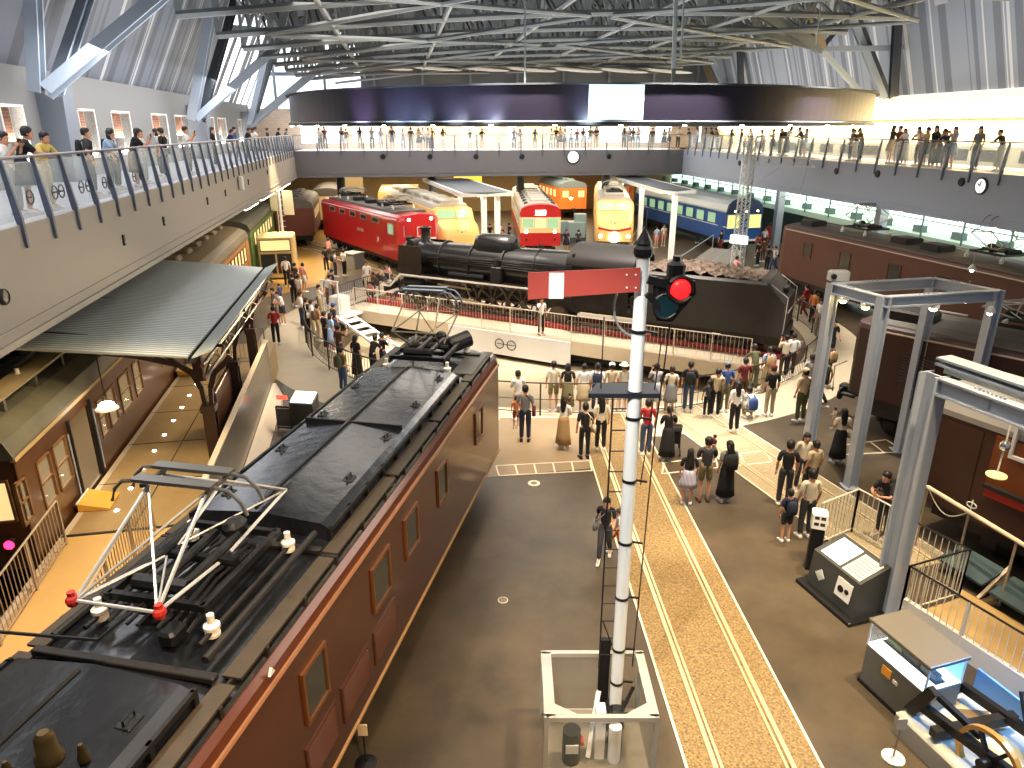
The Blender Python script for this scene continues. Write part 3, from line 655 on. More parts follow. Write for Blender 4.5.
for k, x in enumerate((4.5, 9, 13.5, 18, 22.5, 27)):
    t = thing('roof_truss', 'grey steel truss running lengthwise under the roof, number %d across' % (k + 1), 'roof truss', HM @ Vector((x, 0, 13)), rz_of(HM), 'lengthwise roof trusses')
    a, b = zb(x) - 13, zt(x) - 13; MB().tube([(0, 3, a), (0, 50, a)], .11, 6).build('bottom_chord', M_TRUSS, t); MB().tube([(0, 3, b), (0, 50, b)], .1, 6).build('top_chord', M_TRUSS, t)
    w = MB(); ys = [8 + 2.75 * i for i in range(15)]
    for i in range(14): w.beam((0, ys[i], a if i % 2 else b), (0, ys[i + 1], b if i % 2 else a), .12)
    w.build('lattice', M_TRUSS, t)
# cross bracing tubes below the trusses
for k in range(4):
    t = thing('roof_brace', 'long crossed steel tubes bracing the roof, pair %d going away' % (k + 1), 'roof brace', HM @ Vector((0, 8 + 11 * k, 13)), rz_of(HM), 'crossed braces under the roof')
    for s, (xa, xb) in enumerate(((2, 15), (15, 2), (16, 30), (30, 16))):
        MB().tube([(xa, 0, zb(xa) - 13.15), (xb, 10.5, zb(xb) - 13.15)], .1, 6).build('tube', M_TRUSS, t)
# white roof ventilation ducts far off under the deck
for k in range(7):
    t = MB().sph((0, 0, 0), (2.3, .7, .16), 14, 6).build('light_reflector', mat('reflector_pale', (206, 210, 206), .5), smooth=True); t.location = HM @ Vector((6 + 3.6 * k, 44, 12.9)); t.rotation_euler = (0, R(4), rz_of(HM)); tag(t, 'pale curved reflector under the far roof trusses', 'reflector', 'pale reflectors under the far roof')
# struts
def strut(label, a, b, w=.5, h=.35, m=M_STEEL, group=None, name='roof_strut'):
    a, b = Vector(a), Vector(b); t = thing(name, label, 'roof strut', tuple(a), 0, group); d = b - a
    q = MB(); q.hbeam((0, 0, 0), d, w, h, .05, up=(0, 1, 0)); q.build('beam', m, t)
    return t
def lp(px, py, M, off):
    y, z = vpl(px, py, M, off); return M @ Vector((off, y, z))
b1 = lp(46, 92, LM, -2.7); b2 = lp(196, 120, LM, -2.7); b3 = lp(250, 125, LM, -2.7)
def up(base, px, py, dY, k=1.0):
    p = atY(px, py, base.y + dY); return base + (p - base) * k
strut('broad grey strut slanting up from the pier beside the first balcony windows', b1, up(b1, 155, 0, 3, 1.5), .38, .34)
strut('upright grey strut standing on the pier beside the first balcony windows', b1 + Vector((-.25, 0, 0)), up(b1, 36, 0, 0, 1.5), .36, .32)
strut('thinner grey strut rising behind the broad slanting one', b1 + Vector((0, .4, 0)), up(b1, 84, 0, 4, 1.3), .4, .3)
n2 = atY(292, 33, b2.y + 3)
strut('long grey strut slanting from the second pier up to the roof node', b2, n2, .36, .32); strut('grey strut continuing from the roof node up to the trusses', n2, up(n2, 345, -8, 1.5, 1.4), .36, .32)
strut('near upright grey strut on the second pier', b2 + Vector((-.2, 0, 0)), up(b2, 214, 0, 0, 1.3), .45, .4); strut('dark inner strut leaning off the second pier', b2 + Vector((.1, .3, 0)), up(b2, 234, 0, 3, 1.2), .4, .35, M_STEELD)
n3 = atY(312, 74, b3.y + 3)
strut('slim grey strut slanting from the third pier to the far roof node', b3, n3, .45, .4); strut('slim strut continuing up from the far roof node', n3, up(n3, 345, 45, 2, 1.6), .45, .35)
strut('near upright strut on the third pier', b3, up(b3, 268, 50, 0, 1.3), .4, .35); strut('dark thin strut leaning off the third pier', b3 + Vector((.1, .2, 0)), up(b3, 280, 30, 3, 1.2), .3, .3, M_STEELD)
strut('level tie from the west cladding to the roof node', atY(205, 26, n2.y), n2, .3, .35); strut('level tie from the west cladding to the far roof node', atY(262, 74, n3.y), n3, .25, .25)
for (n_, q, lb) in ((n2, (400, -2), 'tube fanning out from the roof node, upper one'), (n2, (470, 8), 'tube fanning out from the roof node, middle one'), (n2, (372, 38), 'tube fanning out from the roof node, lower one'), (n3, (395, 46), 'tube fanning out from the far roof node'), (n3, (420, 60), 'thin tube fanning out low from the far roof node')):
    e = atY(q[0], q[1], n_.y + 2); strut(lb, n_, e, .22, .22, M_TRUSS)
b4 = lp(884, 98, RM, 3.7); n4 = atY(821, 49, b4.y - 1)
strut('slim strut from the bright brick wall top up to the east roof node', lp(862, 94, RM, 3.6), n4, .25, .25); strut('brownish square strut dropping from the roof to the east node', n4, up(n4, 806, -4, -1, 1.2), .45, .4, mat('strut_brown', (128, 112, 88), .5, .2))
strut('long grey chord from the east node towards the roof centre', n4, atY(738, -2, n4.y - 2), .5, .4, M_TRUSS); strut('long pale tube from the east node over the hanging ring', n4, atY(560, -22, n4.y - 2), .3, .3, M_TRUSS)
strut('leaning pair strut above the end of the bright brick wall', b4, up(b4, 850, 14, -1, 1.2), .35, .35, M_STEEL); strut('darker leaning strut beside the pale cladding', b4 + Vector((.3, 0, 0)), up(b4, 856, 14, -1, 1.2), .2, .3, M_STEELD)
strut('level tie at the east node', n4, atY(902, 48, n4.y), .25, .3); e4 = lp(893, 97, RM, 3.2); strut('upright dark strut before the silver cladding', e4, up(e4, 899, -4, 0, 1.3), .4, .35, M_STEELD)
strut('short strut from the east node up into the trusses', n4, atY(850, 14, n4.y), .2, .2, M_STEELD)
b5 = lp(713, 87, RM, 3.4); strut('far brownish square strut above the hanging ring', b5, up(b5, 702, 52, 0, 1.2), .5, .4, MATS['strut_brown']); strut('far grey leaning strut above the hanging ring', lp(725, 86, RM, 3.4), up(lp(725, 86, RM, 3.4), 712, 60, 0, 1.1), .4, .4); strut('far upright dark strut above the hanging ring', lp(741, 88, RM, 3.2), up(lp(741, 88, RM, 3.2), 740, 51, 0, 1.1), .4, .4, M_STEELD)
strut('far level tie above the hanging ring', lp(716, 85, RM, 3.2), lp(741, 85, RM, 3.2), .25, .25)
# thin suspension rods
for k, (px, y0, y1, Y) in enumerate(((525, -6, 88, 22), (676, -6, 88, 24), (684, -6, 60, 24), (822, -6, 45, 30))):
    p0, p1 = atY(px, y0, Y), atY(px - (px - 525) * .02, y1, Y); tag(MB().tube([p0, p1], .03 if k != 1 else .07, 6).build('hanger_rod', M_TRUSS), ('thin steel rod hanging down onto the middle of the ring', 'thick pale rod hanging onto the dark ring', 'thin rod beside the thick pale rod', 'thin rod hanging before the silver cladding')[k], 'rod')
# ------------------------------------------------------------------ hanging ring
t = thing('hanging_ring', 'large dark violet ring hanging under the roof trusses', 'hanging ring', (2.62, 32.7, 0))
RR = 11.68; zl, zh = 8.92, 9.82; ng = 48; M_RP = mat('ring_panel', (40, 36, 50), .3, .3); M_RPB = mat('ring_panel_glint', (190, 210, 222), .3, .1, emis=.75, ecol=(200, 228, 240))  # pale emissive copy paints a light reflection on one panel
for i in range(ng):
    a0, a1 = R(5 + 7.5 * i), R(5 + 7.5 * (i + 1.0)); mb = MB(); rr = []
    for s in range(5):
        a = a0 + (a1 - a0) * s / 4; c_, s_ = math.cos(a), math.sin(a); rr.append([(c_ * (RR - .06), s_ * (RR - .06), zl), (c_ * RR, s_ * RR, zl), (c_ * RR, s_ * RR, zh), (c_ * (RR - .06), s_ * (RR - .06), zh)])
    mb.loft(rr); am = math.degrees((a0 + a1) / 2); lit = i == 35
    o = mb.build('screen_panel', M_RPB if lit else M_RP, t)
    if lit: o['label'] = 'pale ring panel with a painted light reflection'
for nm, r0, r1, z0, z1, m in (('top_rim', RR - .5, RR + .12, zh, zh + .05, M_STEELD), ('bottom_rim', RR - .8, RR + .1, zl - .14, zl - .06, M_BLACK), ('light_rail', RR + .02, RR + .1, zl - .06, zl - .02, M_STEEL)):
    mb = MB(); vs = []; fs = []; n = 96
    for i in range(n):
        a = 2 * math.pi * i / n
        for (r, z) in ((r0, z0), (r1, z0), (r1, z1), (r0, z1)): vs.append((r * math.cos(a), r * math.sin(a), z))
    for i in range(n):
        k = (i + 1) % n
        for j in range(4): fs.append((4 * i + j, 4 * i + (j + 1) % 4, 4 * k + (j + 1) % 4, 4 * k + j))
    mb.add(vs, fs).build(nm, m, t)
for i in range(16):
    a = math.radians(200 + 9 * i); p = (RR * math.cos(a), RR * math.sin(a), zl - .17); MB().cyl(p, (p[0], p[1], zl - .1), .06, n=8).build('spot_lamp', M_LAMP, t)
# ------------------------------------------------------------------ rolling stock
def coach_profile(hw, z0, zs, zr, n=8):
    """outline (x, z): straight sides up to zs, arched roof to zr"""
    p = [(hw, z0), (hw, zs)]
    for i in range(1, n): a = math.pi * i / n; p.append((hw * math.cos(a) if i not in (0,) else hw, zs + (zr - zs) * math.sin(a) ** .8))
    return p + [(-hw, zs), (-hw, z0)]
def bogie(t, y, m=None, wheels=2, r=.45, w=.56, name='bogie', L=2.2):
    m = m or M_DK; mb = MB()
    for s in (-1, 1):
        mb.cbox((s * .85, y, .62), (.16, L + .9, .26), .03); mb.cbox((s * .88, y, .45), (.1, L * .4, .3), .02)
        for k in range(wheels): q = y - L / 2 + L * k / (wheels - 1); mb.cbox((s * .95, q, .48), (.14, .34, .3), .03); mb.cyl((s * .93, q + .35, .5), (s * .93, q + .35, .8), .07); mb.cyl((s * .93, q - .35, .5), (s * .93, q - .35, .8), .07)
    mb.box(-.8, .8, y - .2, y + .2, .5, .8); b = mb.build(name, m, t)
    for k in range(wheels):
        q = y - L / 2 + L * k / (wheels - 1); g = MB()
        for s in (-1, 1): g.lathe([(.02, -.07), (r, -.07), (r, .04), (r + .03, .05), (r + .03, .08), (.02, .08)], (s * w, q, r + .02), 18, 'x')
        g.cyl((-w, q, r + .02), (w, q, r + .02), .08); g.build('wheelset', m, b)
    return b
def window(t, s, hw, y0, y1, z0, z1, mf, mp, name='window', d=.035):
    x = s * hw; f = MB(); b = .05
    for (a, c, e, g) in ((y0 - b, y0, z0 - b, z1 + b), (y1, y1 + b, z0 - b, z1 + b), (y0, y1, z0 - b, z0), (y0, y1, z1, z1 + b)): f.box(x - s * .02, x + s * d, a, c, e, g)
    f.beam((x + s * .02, y0, (z0 + z1) / 2), (x + s * .02, y1, (z0 + z1) / 2), .02) if z1 - z0 > .75 else None
    o = f.build(name, mf, t); MB().box(x - s * .02, x + s * .012, y0, y1, z0, z1).build('pane', mp, o); return o
def endwindow(t, y, sg, x0, x1, z0, z1, mf, mp, name='window', tilt=0):
    f = MB(); b = .045
    for (a, c, e, g) in ((x0 - b, x0, z0 - b, z1 + b), (x1, x1 + b, z0 - b, z1 + b), (x0, x1, z0 - b, z0), (x0, x1, z1, z1 + b)):
        f.box(a, c, y - sg * .03, y + sg * .035, e, g)
    o = f.build(name, mf, t); MB().box(x0, x1, y - sg * .03, y + sg * .015, z0, z1).build('pane', mp, o); return o
M_PANE = mat('train_glass', (60, 62, 56), .08, coat=.5); M_PANEL = mat('train_glass_lit', (210, 190, 130), .3, emis=.5, ecol=(255, 220, 150)); M_PANEG = mat('train_glass_green', (140, 172, 140), .12, emis=.25, ecol=(170, 220, 170))
def pantograph(t, y, z, m, knee=None, h=1.35, half=1.05, w=.62, kz=None, head=True, horn=1.0, mh=None, ins=True, x0=0):
    """diamond pantograph: base frame, four lower arms to the knees, upper arms to the collector head"""
    b = MB(); r = .022
    for s in (-1, 1): b.beam((x0 + s * w, y - .8, z + .3), (x0 + s * w, y + .8, z + .3), .07, .09); b.beam((x0 - w, y + s * .75, z + .3), (x0 + w, y + s * .75, z + .3), .07, .09)
    for q in (-.35, 0, .3): b.cyl((x0 + q - .05, y - .6, z + .42), (x0 + q - .05, y + .45, z + .42), .055, n=8)
    b.cyl((x0 - .5, y, z + .36), (x0 + .5, y, z + .36), .06, n=8); b.sph((x0 + .15, y + .55, z + .46), (.14, .2, .12), 8, 5); b.cyl((x0 - .35, y - .6, z + .4), (x0 + .3, y - .6, z + .4), .09, n=8)
    o = b.build('pantograph', M_BLACK, t); zk = z + (kz or .42 + h * .42); zt_ = z + .35 + h
    for s in (-1, 1):
        a = MB(); a.tube([(x0 + .35, y + s * .12, z + .4), (x0 + w * .8, y + s * half, zk)], r); a.tube([(x0 - .35, y + s * .12, z + .4), (x0 - w * .8, y + s * half, zk)], r); a.tube([(x0 - w * .8, y + s * half, zk), (x0 + w * .8, y + s * half, zk)], r * .9)
        a.tube([(x0 - .3, y + s * .14, z + .42), (x0 + w * .8, y + s * half, zk)], r * .6); a.build('lower_arm', m, o)
        a = MB(); a.tube([(x0 + w * .8, y + s * half, zk), (x0 + w * .62, y + s * .14, zt_)], r); a.tube([(x0 - w * .8, y + s * half, zk), (x0 - w * .62, y + s * .14, zt_)], r); a.tube([(x0 - w * .8, y + s * half, zk), (x0 + w * .62, y + s * .14, zt_)], r * .7); a.tube([(x0 + w * .8, y + s * half, zk), (x0 - w * .62, y + s * .14, zt_)], r * .7); a.build('upper_arm', m, o)
    for s in (-1, 1):
        if knee and s == -1:
            for e in (-1, 1): k = MB(); k.sph((x0 + e * w * .85, y + s * half, zk), (.06, .075, .075), 8, 6); k.cyl((x0 + e * w * .85, y + s * half, zk - .06), (x0 + e * w * .85, y + s * half, zk + .1), .04); k.build('knee_joint', knee, o)
    if head:
        a = MB()
        for s in (-1, 1):
            pts = [(x0 + q * horn, y + s * .17, zt_ + .08 - dz) for q, dz in ((-1.0, .3), (-.93, .15), (-.78, .03), (-.55, 0), (.55, 0), (.78, .03), (.93, .15), (1.0, .3))]
            a.tube(pts, .022, 6); a.box(x0 - .58 * horn, x0 + .58 * horn, y + s * .17 - .07, y + s * .17 + .07, zt_ + .08, zt_ + .12)
        for q in (-.4, .4): a.beam((x0 + q, y - .2, zt_ + .02), (x0 + q, y + .2, zt_ + .02), .04)
        a.build('collector_head', mh or m, o)
    if ins:
        for sx in (-1, 1):
            for sy in (-1, 1): MB().lathe([(.04, 0), (.08, .02), (.08, .06), (.05, .08), (.088, .11), (.088, .15), (.04, .18), (.04, .28)], (x0 + sx * (w + .1), y + sy * .82, z), 12).build('insulator', M_INS, o, smooth=True)
    return o
def coupler(t, y, s, m=None):
    mb = MB(); mb.cbox((0, y + s * .25, .88), (.2, .6, .24), .03); mb.cbox((0, y + s * .62, .88), (.3, .24, .34), .05); mb.build('coupler', m or M_DK, t)
def lamp(t, x, y, z, s, r=.13, m=M_DK, lit=True, name='headlamp'):
    mb = MB(); mb.cyl((x, y - s * .12, z), (x, y + s * .1, z), r, n=14); o = mb.build(name, m, t); MB().cyl((x, y + s * .1, z), (x, y + s * .12, z), r * .82, n=14).build('lens', M_LAMPY if lit else M_PANE, o)

# ---- the brown electric locomotive we look down on
M_BROWN = mat('loco_brown', (84, 43, 20), .2, .1, coat=.5); M_ROOF = mat('loco_roof', (40, 43, 50), .22, .2, noise=.45, nscale=1.6, c2=(22, 23, 26), bump=.5, bscale=4.5, coat=.4)
M_ROOFB = mat('roof_board', (70, 60, 46), .55, .1, noise=.3, nscale=4); M_WTRIM = mat('window_trim_brown', (120, 78, 44), .3, .2); M_GUT = mat('gutter_trim', (150, 104, 74), .25, .3)
def box_loco(label, loc, rot, L, cbody, croof, hw=1.4, zside=3.35, zb_=1.0, panto=(), windows=(), louv=(), near=False, frontdoor=False, bogies=3):
    t = thing('electric_locomotive', label, 'locomotive', loc, rot)
    p = [(hw, zb_), (hw, zside - .12), (hw - .05, zside), (hw - .12, zside + .06)]; p += [(-a, b) for a, b in reversed(p)]; mb = MB()
    ends = [(0, 1), (-L, -1)]; mb.loft([[(q[0] * k, y, q[1]) for q in p] for y, k in ((-L, .82), (-L + .12, .93), (-L + .5, 1), (-.5, 1), (-.12, .93), (0, .82))]); mb.build('body', cbody, t)
    r = MB(); r.loft([[(-hw + .13, y, zside + .05), (hw - .13, y, zside + .05), (hw - .16, y, zside + .1), (hw * .6, y, zside + .19), (0, y, zside + .23), (-hw * .6, y, zside + .19), (-hw + .16, y, zside + .1)] for y in (-L + .35, -.35)]); r.build('roof', croof, t)
    g = MB()
    for s in (-1, 1): g.tube([(s * (hw + .01), -L + .5, zside - .1), (s * (hw + .01), -.5, zside - .1)], .03, 6)
    g.build('gutter', M_GUT if near else mat('gutter_light', (170, 150, 130), .4, .3), t)
    sk = MB(); sk.box(-hw + .15, hw - .15, -L + .6, -.6, .75, zb_); sk.build('underframe', M_DK, t)
    for k in range(bogies): bogie(t, -2.4 - (L - 4.8) * k / (bogies - 1), wheels=2)
    for (y, s) in ends:
        coupler(t, y, s); lamp(t, 0, y * 1.0 - s * .15, zside + .28, s, .15, M_BLACK, False)
        for x in (-.85, .85):
            bm = MB(); bm.cyl((x, y - s * .1, 1.0), (x, y + s * .3, 1.0), .06); bm.lathe([(.02, 0), (.2, 0), (.2, .05), (.02, .05)], (x, y + s * .3, 1.0), 14, 'y'); bm.build('buffer', M_DK, t)
        for (a, b) in ((-1.05, -.45), (.45, 1.05)): endwindow(t, y + s * .0, s, a, b, 2.3, 2.95, cbody, M_PANE)
        d = MB(); d.box(-.33, .33, y - s * .05, y + s * .03, 1.15, 3.05); d.build('end_door', cbody, t)
        h = MB(); h.tube([(-1.15, y + s * .45, 1.1), (-1.15, y + s * .5, 1.9), (-.4, y + s * .5, 1.9)], .02); h.tube([(1.15, y + s * .45, 1.1), (1.15, y + s * .5, 1.9), (.4, y + s * .5, 1.9)], .02); h.build('handrail', M_BLACK, t)
    for (y0, y1, z0, z1) in windows:
        for s in (-1, 1): window(t, s, hw, y0, y1, z0, z1, M_WTRIM if near else cbody, M_PANE)
    for (y0, y1, z0, z1) in louv:
        for s in (-1, 1):
            m_ = MB(); x = s * hw; n = 9; m_.box(x - s * .01, x + s * .02, y0, y1, z1, z1 + .04); m_.box(x - s * .01, x + s * .02, y0, y1, z0 - .04, z0); m_.box(x - s * .01, x + s * .02, y0 - .04, y0, z0 - .04, z1 + .04); m_.box(x - s * .01, x + s * .02, y1, y1 + .04, z0 - .04, z1 + .04)
            for i in range(n): z = z0 + (z1 - z0) * (i + .5) / n; m_.loft([[(x, y0, z + .02), (x + s * .03, y0, z - .02), (x, y0, z - .02)], [(x, y1, z + .02), (x + s * .03, y1, z - .02), (x, y1, z - .02)]])
            m_.build('louvre', cbody, t)
    for a in panto: pantograph(t, *a[:3], **a[3])
    return t
AZ = R(11.5)
LOC0 = (16.6 * math.sin(AZ) - 5.02 * math.cos(AZ), 16.6 * math.cos(AZ) + 5.02 * math.sin(AZ), 0)
def lw(p, z, az=AZ, o=LOC0):
    """local position on the near locomotive of a photograph position at height z"""
    q = at(p[0], p[1], z); d = q - Vector((o[0], o[1], 0)); return (d.x * math.cos(az) - d.y * math.sin(az), d.x * math.sin(az) + d.y * math.cos(az))
def side_y(px, py, x, az=AZ, o=LOC0):
    M = Matrix.Translation(Vector((o[0], o[1], 0))) @ Matrix.Rotation(-az, 4, 'Z'); return vpl(px, py, M, x)
ZR = 3.35
wn = []
for (x0, y0, x1, y1) in ((301, 672, 324, 658), (371, 572, 388, 556), (404, 520, 416, 508), (437, 472, 445, 460), (475, 408, 481, 398)):
    a = side_y((x0), (y0 + y1) / 2, 1.4)[0]; b = side_y(x1, (y0 + y1) / 2, 1.4)[0]; wn.append((a, b, 2.2, 2.85))
lv = []
for (x0, x1, yy) in ((305, 337, 735), (341, 369, 678), (373, 395, 622)):
    a = side_y(x0, yy, 1.4)[0]; b = side_y(x1, yy, 1.4)[0]; lv.append((a, b, 1.35, 1.85))
near = box_loco('big brown electric locomotive seen from above with a raised black roof', LOC0, -AZ, 21.5, M_BROWN, M_ROOF, zside=ZR, windows=wn, louv=lv, near=True, bogies=3)
near.name = 'electric_locomotive'
pantograph(near, -10.35, 3.62, mat('panto_silver', (206, 204, 198), .3, .6), knee=mat('knee_red', (186, 44, 34), .5), h=.98, kz=.62, half=1.28, w=.58, horn=.84, mh=mat('panto_head', (108, 108, 106), .3, .6))
pantograph(near, -1.65, 3.62, mat('panto_grey', (120, 112, 98), .4, .5), h=1.25, half=.95, w=.6, horn=.8, mh=mat('panto_head2', (96, 110, 130), .3, .6))
for k, (y0, y1) in enumerate(((-9.05, -2.75), (-19.5, -12.0))):
    mb = MB(); w = 1.0; h0, h1 = ZR + .1, ZR + .42
    mb.loft([[(-w, y, h0), (w, y, h0), (w, y, h1 - .06), (w * .9, y, h1), (0, y, h1 + .08), (-w * .9, y, h1), (-w, y, h1 - .06)] for y in (y0, y1)]); rh = mb.build('roof_hatch', M_ROOF, near)
    mb = MB()
    for s in (-1, 1):
        mb.box(s * (w + .005), s * (w + .05), y0, y1, h1 - .1, h1 - .04); mb.box(s * (w + .005), s * (w + .05), y0, y1, h0, h0 + .08)
        n = int((y1 - y0) / .62)
        for i in range(n + 1): q = y0 + (y1 - y0) * i / n; mb.box(s * (w + .005), s * (w + .045), q - .03, q + .03, h0, h1 - .04)
    mb.build('side_frame', M_BLACK, rh); mb = MB(); mb.tube([(-.1, y0 + .1, h1 + .085), (-.1, y1 - .1, h1 + .085)], .02, 5); mb.box(-w * .9, w * .9, (y0 + y1) / 2 - .02, (y0 + y1) / 2 + .02, h1, h1 + .095); mb.build('seam', M_DK, rh)
    for i in range(8):
        for s in (-1, 1): q = y0 + .5 + (y1 - y0 - 1) * i / 7; b = MB(); b.tube([(s * .75, q - .07, h1 + .01), (s * .75, q - .07, h1 + .08), (s * .75, q + .07, h1 + .08), (s * .75, q + .07, h1 + .01)], .014, 5); b.cbox((s * .75, q, h1 + .015), (.16, .2, .03), .01); b.build('lifting_eye', M_BLACK, rh) if i % 2 == (s > 0) else None
mb = MB()
for s in (-1, 1):
    mb = MB(); [mb.box(s * 1.04, s * 1.25, -20.6 + 2.25 * i, -18.45 + 2.25 * i, ZR + .17, ZR + .2) for i in range(9)]; wp = mb.build('walkway_plank', M_ROOFB, near)
    mb = MB(); mb.box(s * 1.13, s * 1.16, -20.6, -.4, ZR + .05, ZR + .18); [mb.box(s * 1.02, s * 1.27, -20.6 + .86 * i, -20.55 + .86 * i, ZR + .05, ZR + .19) for i in range(24)]; mb.build('board_bracket', M_DK, wp)  # brackets under the boards, one mesh for each side
# roof fittings: pipes, isolators, whistle, junction boxes
zz = ZR + .54; mb = MB(); mb.tube([lw(q, zz) + (zz,) for q in ((0, 632), (98, 640), (118, 622), (205, 560))] + [lw((205, 556), zz - .1) + (zz - .2,)], .018, 6); mb.build('conduit', M_BLACK, near)
wp_ = lw((48, 752), zz)
for (x, y, r, h) in ((wp_[0], wp_[1], .085, .24), (wp_[0] + .28, wp_[1] + .05, .035, .12), (wp_[0] - .2, wp_[1] - .2, .035, .1)):
    MB().lathe([(r * 1.3, 0), (r * 1.3, .05), (r, .08), (r * .9, h), (r * .5, h + .05)], (x, y, ZR + .46), 14).build('whistle' if r < .1 else 'breather_pipe', mat('bronze_fitting', (84, 66, 34), .4, .5), near, smooth=True)
for s in (-1, 1):
    mb = MB(); mb.cyl((s * .88, -9.2, ZR + .36), (s * .88, -11.6, ZR + .36), .045, n=8); mb.cyl((s * .68, -9.4, ZR + .34), (s * .68, -11.4, ZR + .34), .03, n=8); [mb.tube([(s * .1 * q, -9.5, ZR + .36), (s * .1 * q, -10.2 - .1 * q, ZR + .46), (s * .12 * q, -11.3, ZR + .38)], .022, 6) for q in (1, 2, 3, 4)]; mb.build('air_pipe', M_DK, near)
for i, y in enumerate((-9.6, -10.0, -10.9, -11.3)): MB().cbox((.3 - .3 * (i % 3), y, ZR + .36), (.2, .26, .14), .03).build('junction_box', M_BLACK, near)
for i, y in enumerate((-9.4, -11.7, -3.0, -.9)): MB().cbox((.0, y, ZR + .25), (2.1, .1, .06), .01).build('cross_bearer', M_DK, near)
mb = MB(); mb.cyl((.35, -1.1, ZR + .5), (.75, -.75, ZR + .62), .2, n=12); mb.cyl((.3, -1.15, ZR + .2), (.3, -1.15, ZR + .5), .08); mb.build('air_reservoir', M_BLACK, near)
mb = MB(); mb.cbox((.95, -1.4, ZR + .2), (.5, 1.6, .06), .02); mb.build('roof_plate', mat('plate_grey', (74, 74, 72), .5, .2), near)
# front marker and step, small white arrow mark
MB().loft([[(1.38, -11.35, ZR + .02), (1.41, -11.35, ZR + .02), (1.41, -11.3, ZR + .1), (1.38, -11.3, ZR + .1)], [(1.38, -11.25, ZR + .02), (1.41, -11.25, ZR + .02), (1.41, -11.3, ZR + .1), (1.38, -11.3, ZR + .1)]]).build('warning_mark', M_WHITE, near)
mb = MB(); mb.box(1.36, 1.42, -21, -.4, .93, .97); mb.build('side_step', mat('step_cream', (190, 150, 100), .5), near)

# ---- dark brown locomotives on the east side
M_B2 = mat('loco_brown_east', (84, 46, 30), .5, noise=.12, nscale=1.2); M_B3 = mat('loco_brown_dark', (58, 32, 26), .5, noise=.12, nscale=1.2); M_RF2 = mat('loco_roof_grey', (92, 86, 78), .6, noise=.2, nscale=2); M_PG = mat('panto_pale', (168, 164, 156), .4, .5)
az1 = R(-13.4); q = Vector((14.9, 39.95, 0)); fx = Vector((math.cos(az1), -math.sin(az1), 0)); r1 = q + fx * 1.4
box_loco('brown electric locomotive standing under the side balcony beyond the portal frame', tuple(r1), -az1, 17.5, M_B2, M_RF2, zside=3.6, panto=((-5, 3.8, M_PG, dict(h=1.0)), (-12.6, 3.8, M_PG, dict(h=1.3))), windows=((-5.9, -5.2, 2.3, 3.0), (-9.2, -8.5, 2.3, 3.0), (-12, -11.3, 2.3, 3.0), (-2.9, -2.3, 2.3, 3.0)), bogies=2)
def roofkit(o, ys, z):
    for i, y in enumerate(ys):
        MB().cbox((-.45 + .2 * (i % 2), y, z + .12), (.9, 1.1, .3), .06).build('roof_box', M_DK, o); MB().tube([(.6, y - 1, z + .1), (.6, y + 1, z + .1)], .04).build('roof_pipe', M_PG, o)
roofkit([o for o in COL.objects if o.name.startswith('electric_locomotive')][-1], (-1.5, -8, -10), 3.8)
az2 = math.atan2(.643, -.766); d2 = Vector((.643, -.766, 0)); c2 = at(850, 323, 3.45); c2.z = 0; r2 = c2 + Vector((.766, .643, 0)) * 1.75   # end nearest the turntable
e2 = box_loco('very dark brown electric locomotive standing behind the portal frame columns', tuple(r2), math.atan2(.643, .766), 14, M_B3, M_RF2, zside=3.4, zb_=1.3, panto=((-3.9, 3.6, M_PG, dict(h=.55, half=1.1)), (-9.5, 3.6, M_PG, dict(h=.55, half=1.1))), windows=((-5.2, -4.7, 2.3, 2.9),), louv=((-2.3, -1.4, 2.0, 2.8), (-6.5, -5.6, 2.0, 2.8)), bogies=2)
roofkit(e2, (-1.2, -6.6, -11.5), 3.6)
# red electric locomotive
M_REDL = mat('loco_red', (186, 34, 38), .3, coat=.3); M_RRF = mat('loco_red_roof', (92, 84, 80), .5, noise=.2, nscale=2)
az3 = R(-33); d3 = Vector((math.sin(az3), math.cos(az3), 0)); f3 = at(402, 262, .95); f3.z = 0; x3 = Vector((d3.y, -d3.x, 0)); rt = f3 + x3 * 1.35
red = thing('electric_locomotive', 'bright red electric locomotive with a white band under its cab windows', 'locomotive', tuple(rt), math.atan2(d3.y, d3.x) + math.pi / 2)   # local +y towards the turntable
Lr = 14.5; hw = 1.4
mb = MB(); p = [(hw, .95), (hw, 3.35), (hw - .08, 3.55), (hw - .3, 3.68), (0, 3.78), (-hw + .3, 3.68), (-hw + .08, 3.55), (-hw, 3.35), (-hw, .95)]
mb.loft([[(q[0] * k, y, q[1]) for q in p] for y, k in ((-Lr, .75), (-Lr + .25, .97), (-Lr + .5, 1), (-.5, 1), (-.2, .95), (0, .72))]); mb.build('body', M_REDL, red)
MB().loft([[(-1.1, y, 3.7), (1.1, y, 3.7), (1.0, y, 3.84), (-1.0, y, 3.84)] for y in (-Lr + 1.2, -1.3)]).build('roof', M_RRF, red)
for s in (-1, 1):
    for (a, b) in ((-1.7, -.95),): window(red, s, hw, a, b, 2.5, 3.1, mat('trim_silver', (190, 190, 190), .3, .6), M_PANEG)
    for i in range(5): window(red, s, hw, -4.2 - 2 * i, -3.2 - 2 * i, 3.0, 3.25, MATS['trim_silver'], M_PANE)
    m_ = MB(); m_.box(s * 1.38, s * 1.415, -Lr + .4, -.4, 3.42, 3.47); m_.build('gutter', M_WHITE, red)
    dd = MB(); dd.box(s * 1.39, s * 1.415, -2.75, -2.1, 1.0, 3.15); dd.build('door', M_REDL, red)
for (a, b, nm) in ((-1.15, -.42, 'window'), (.42, 1.15, 'window')):
    w_ = MB(); endwindow(red, -.06, 1, a * .93, b * .93, 2.5, 3.05, MATS['trim_silver'], M_PANEG)
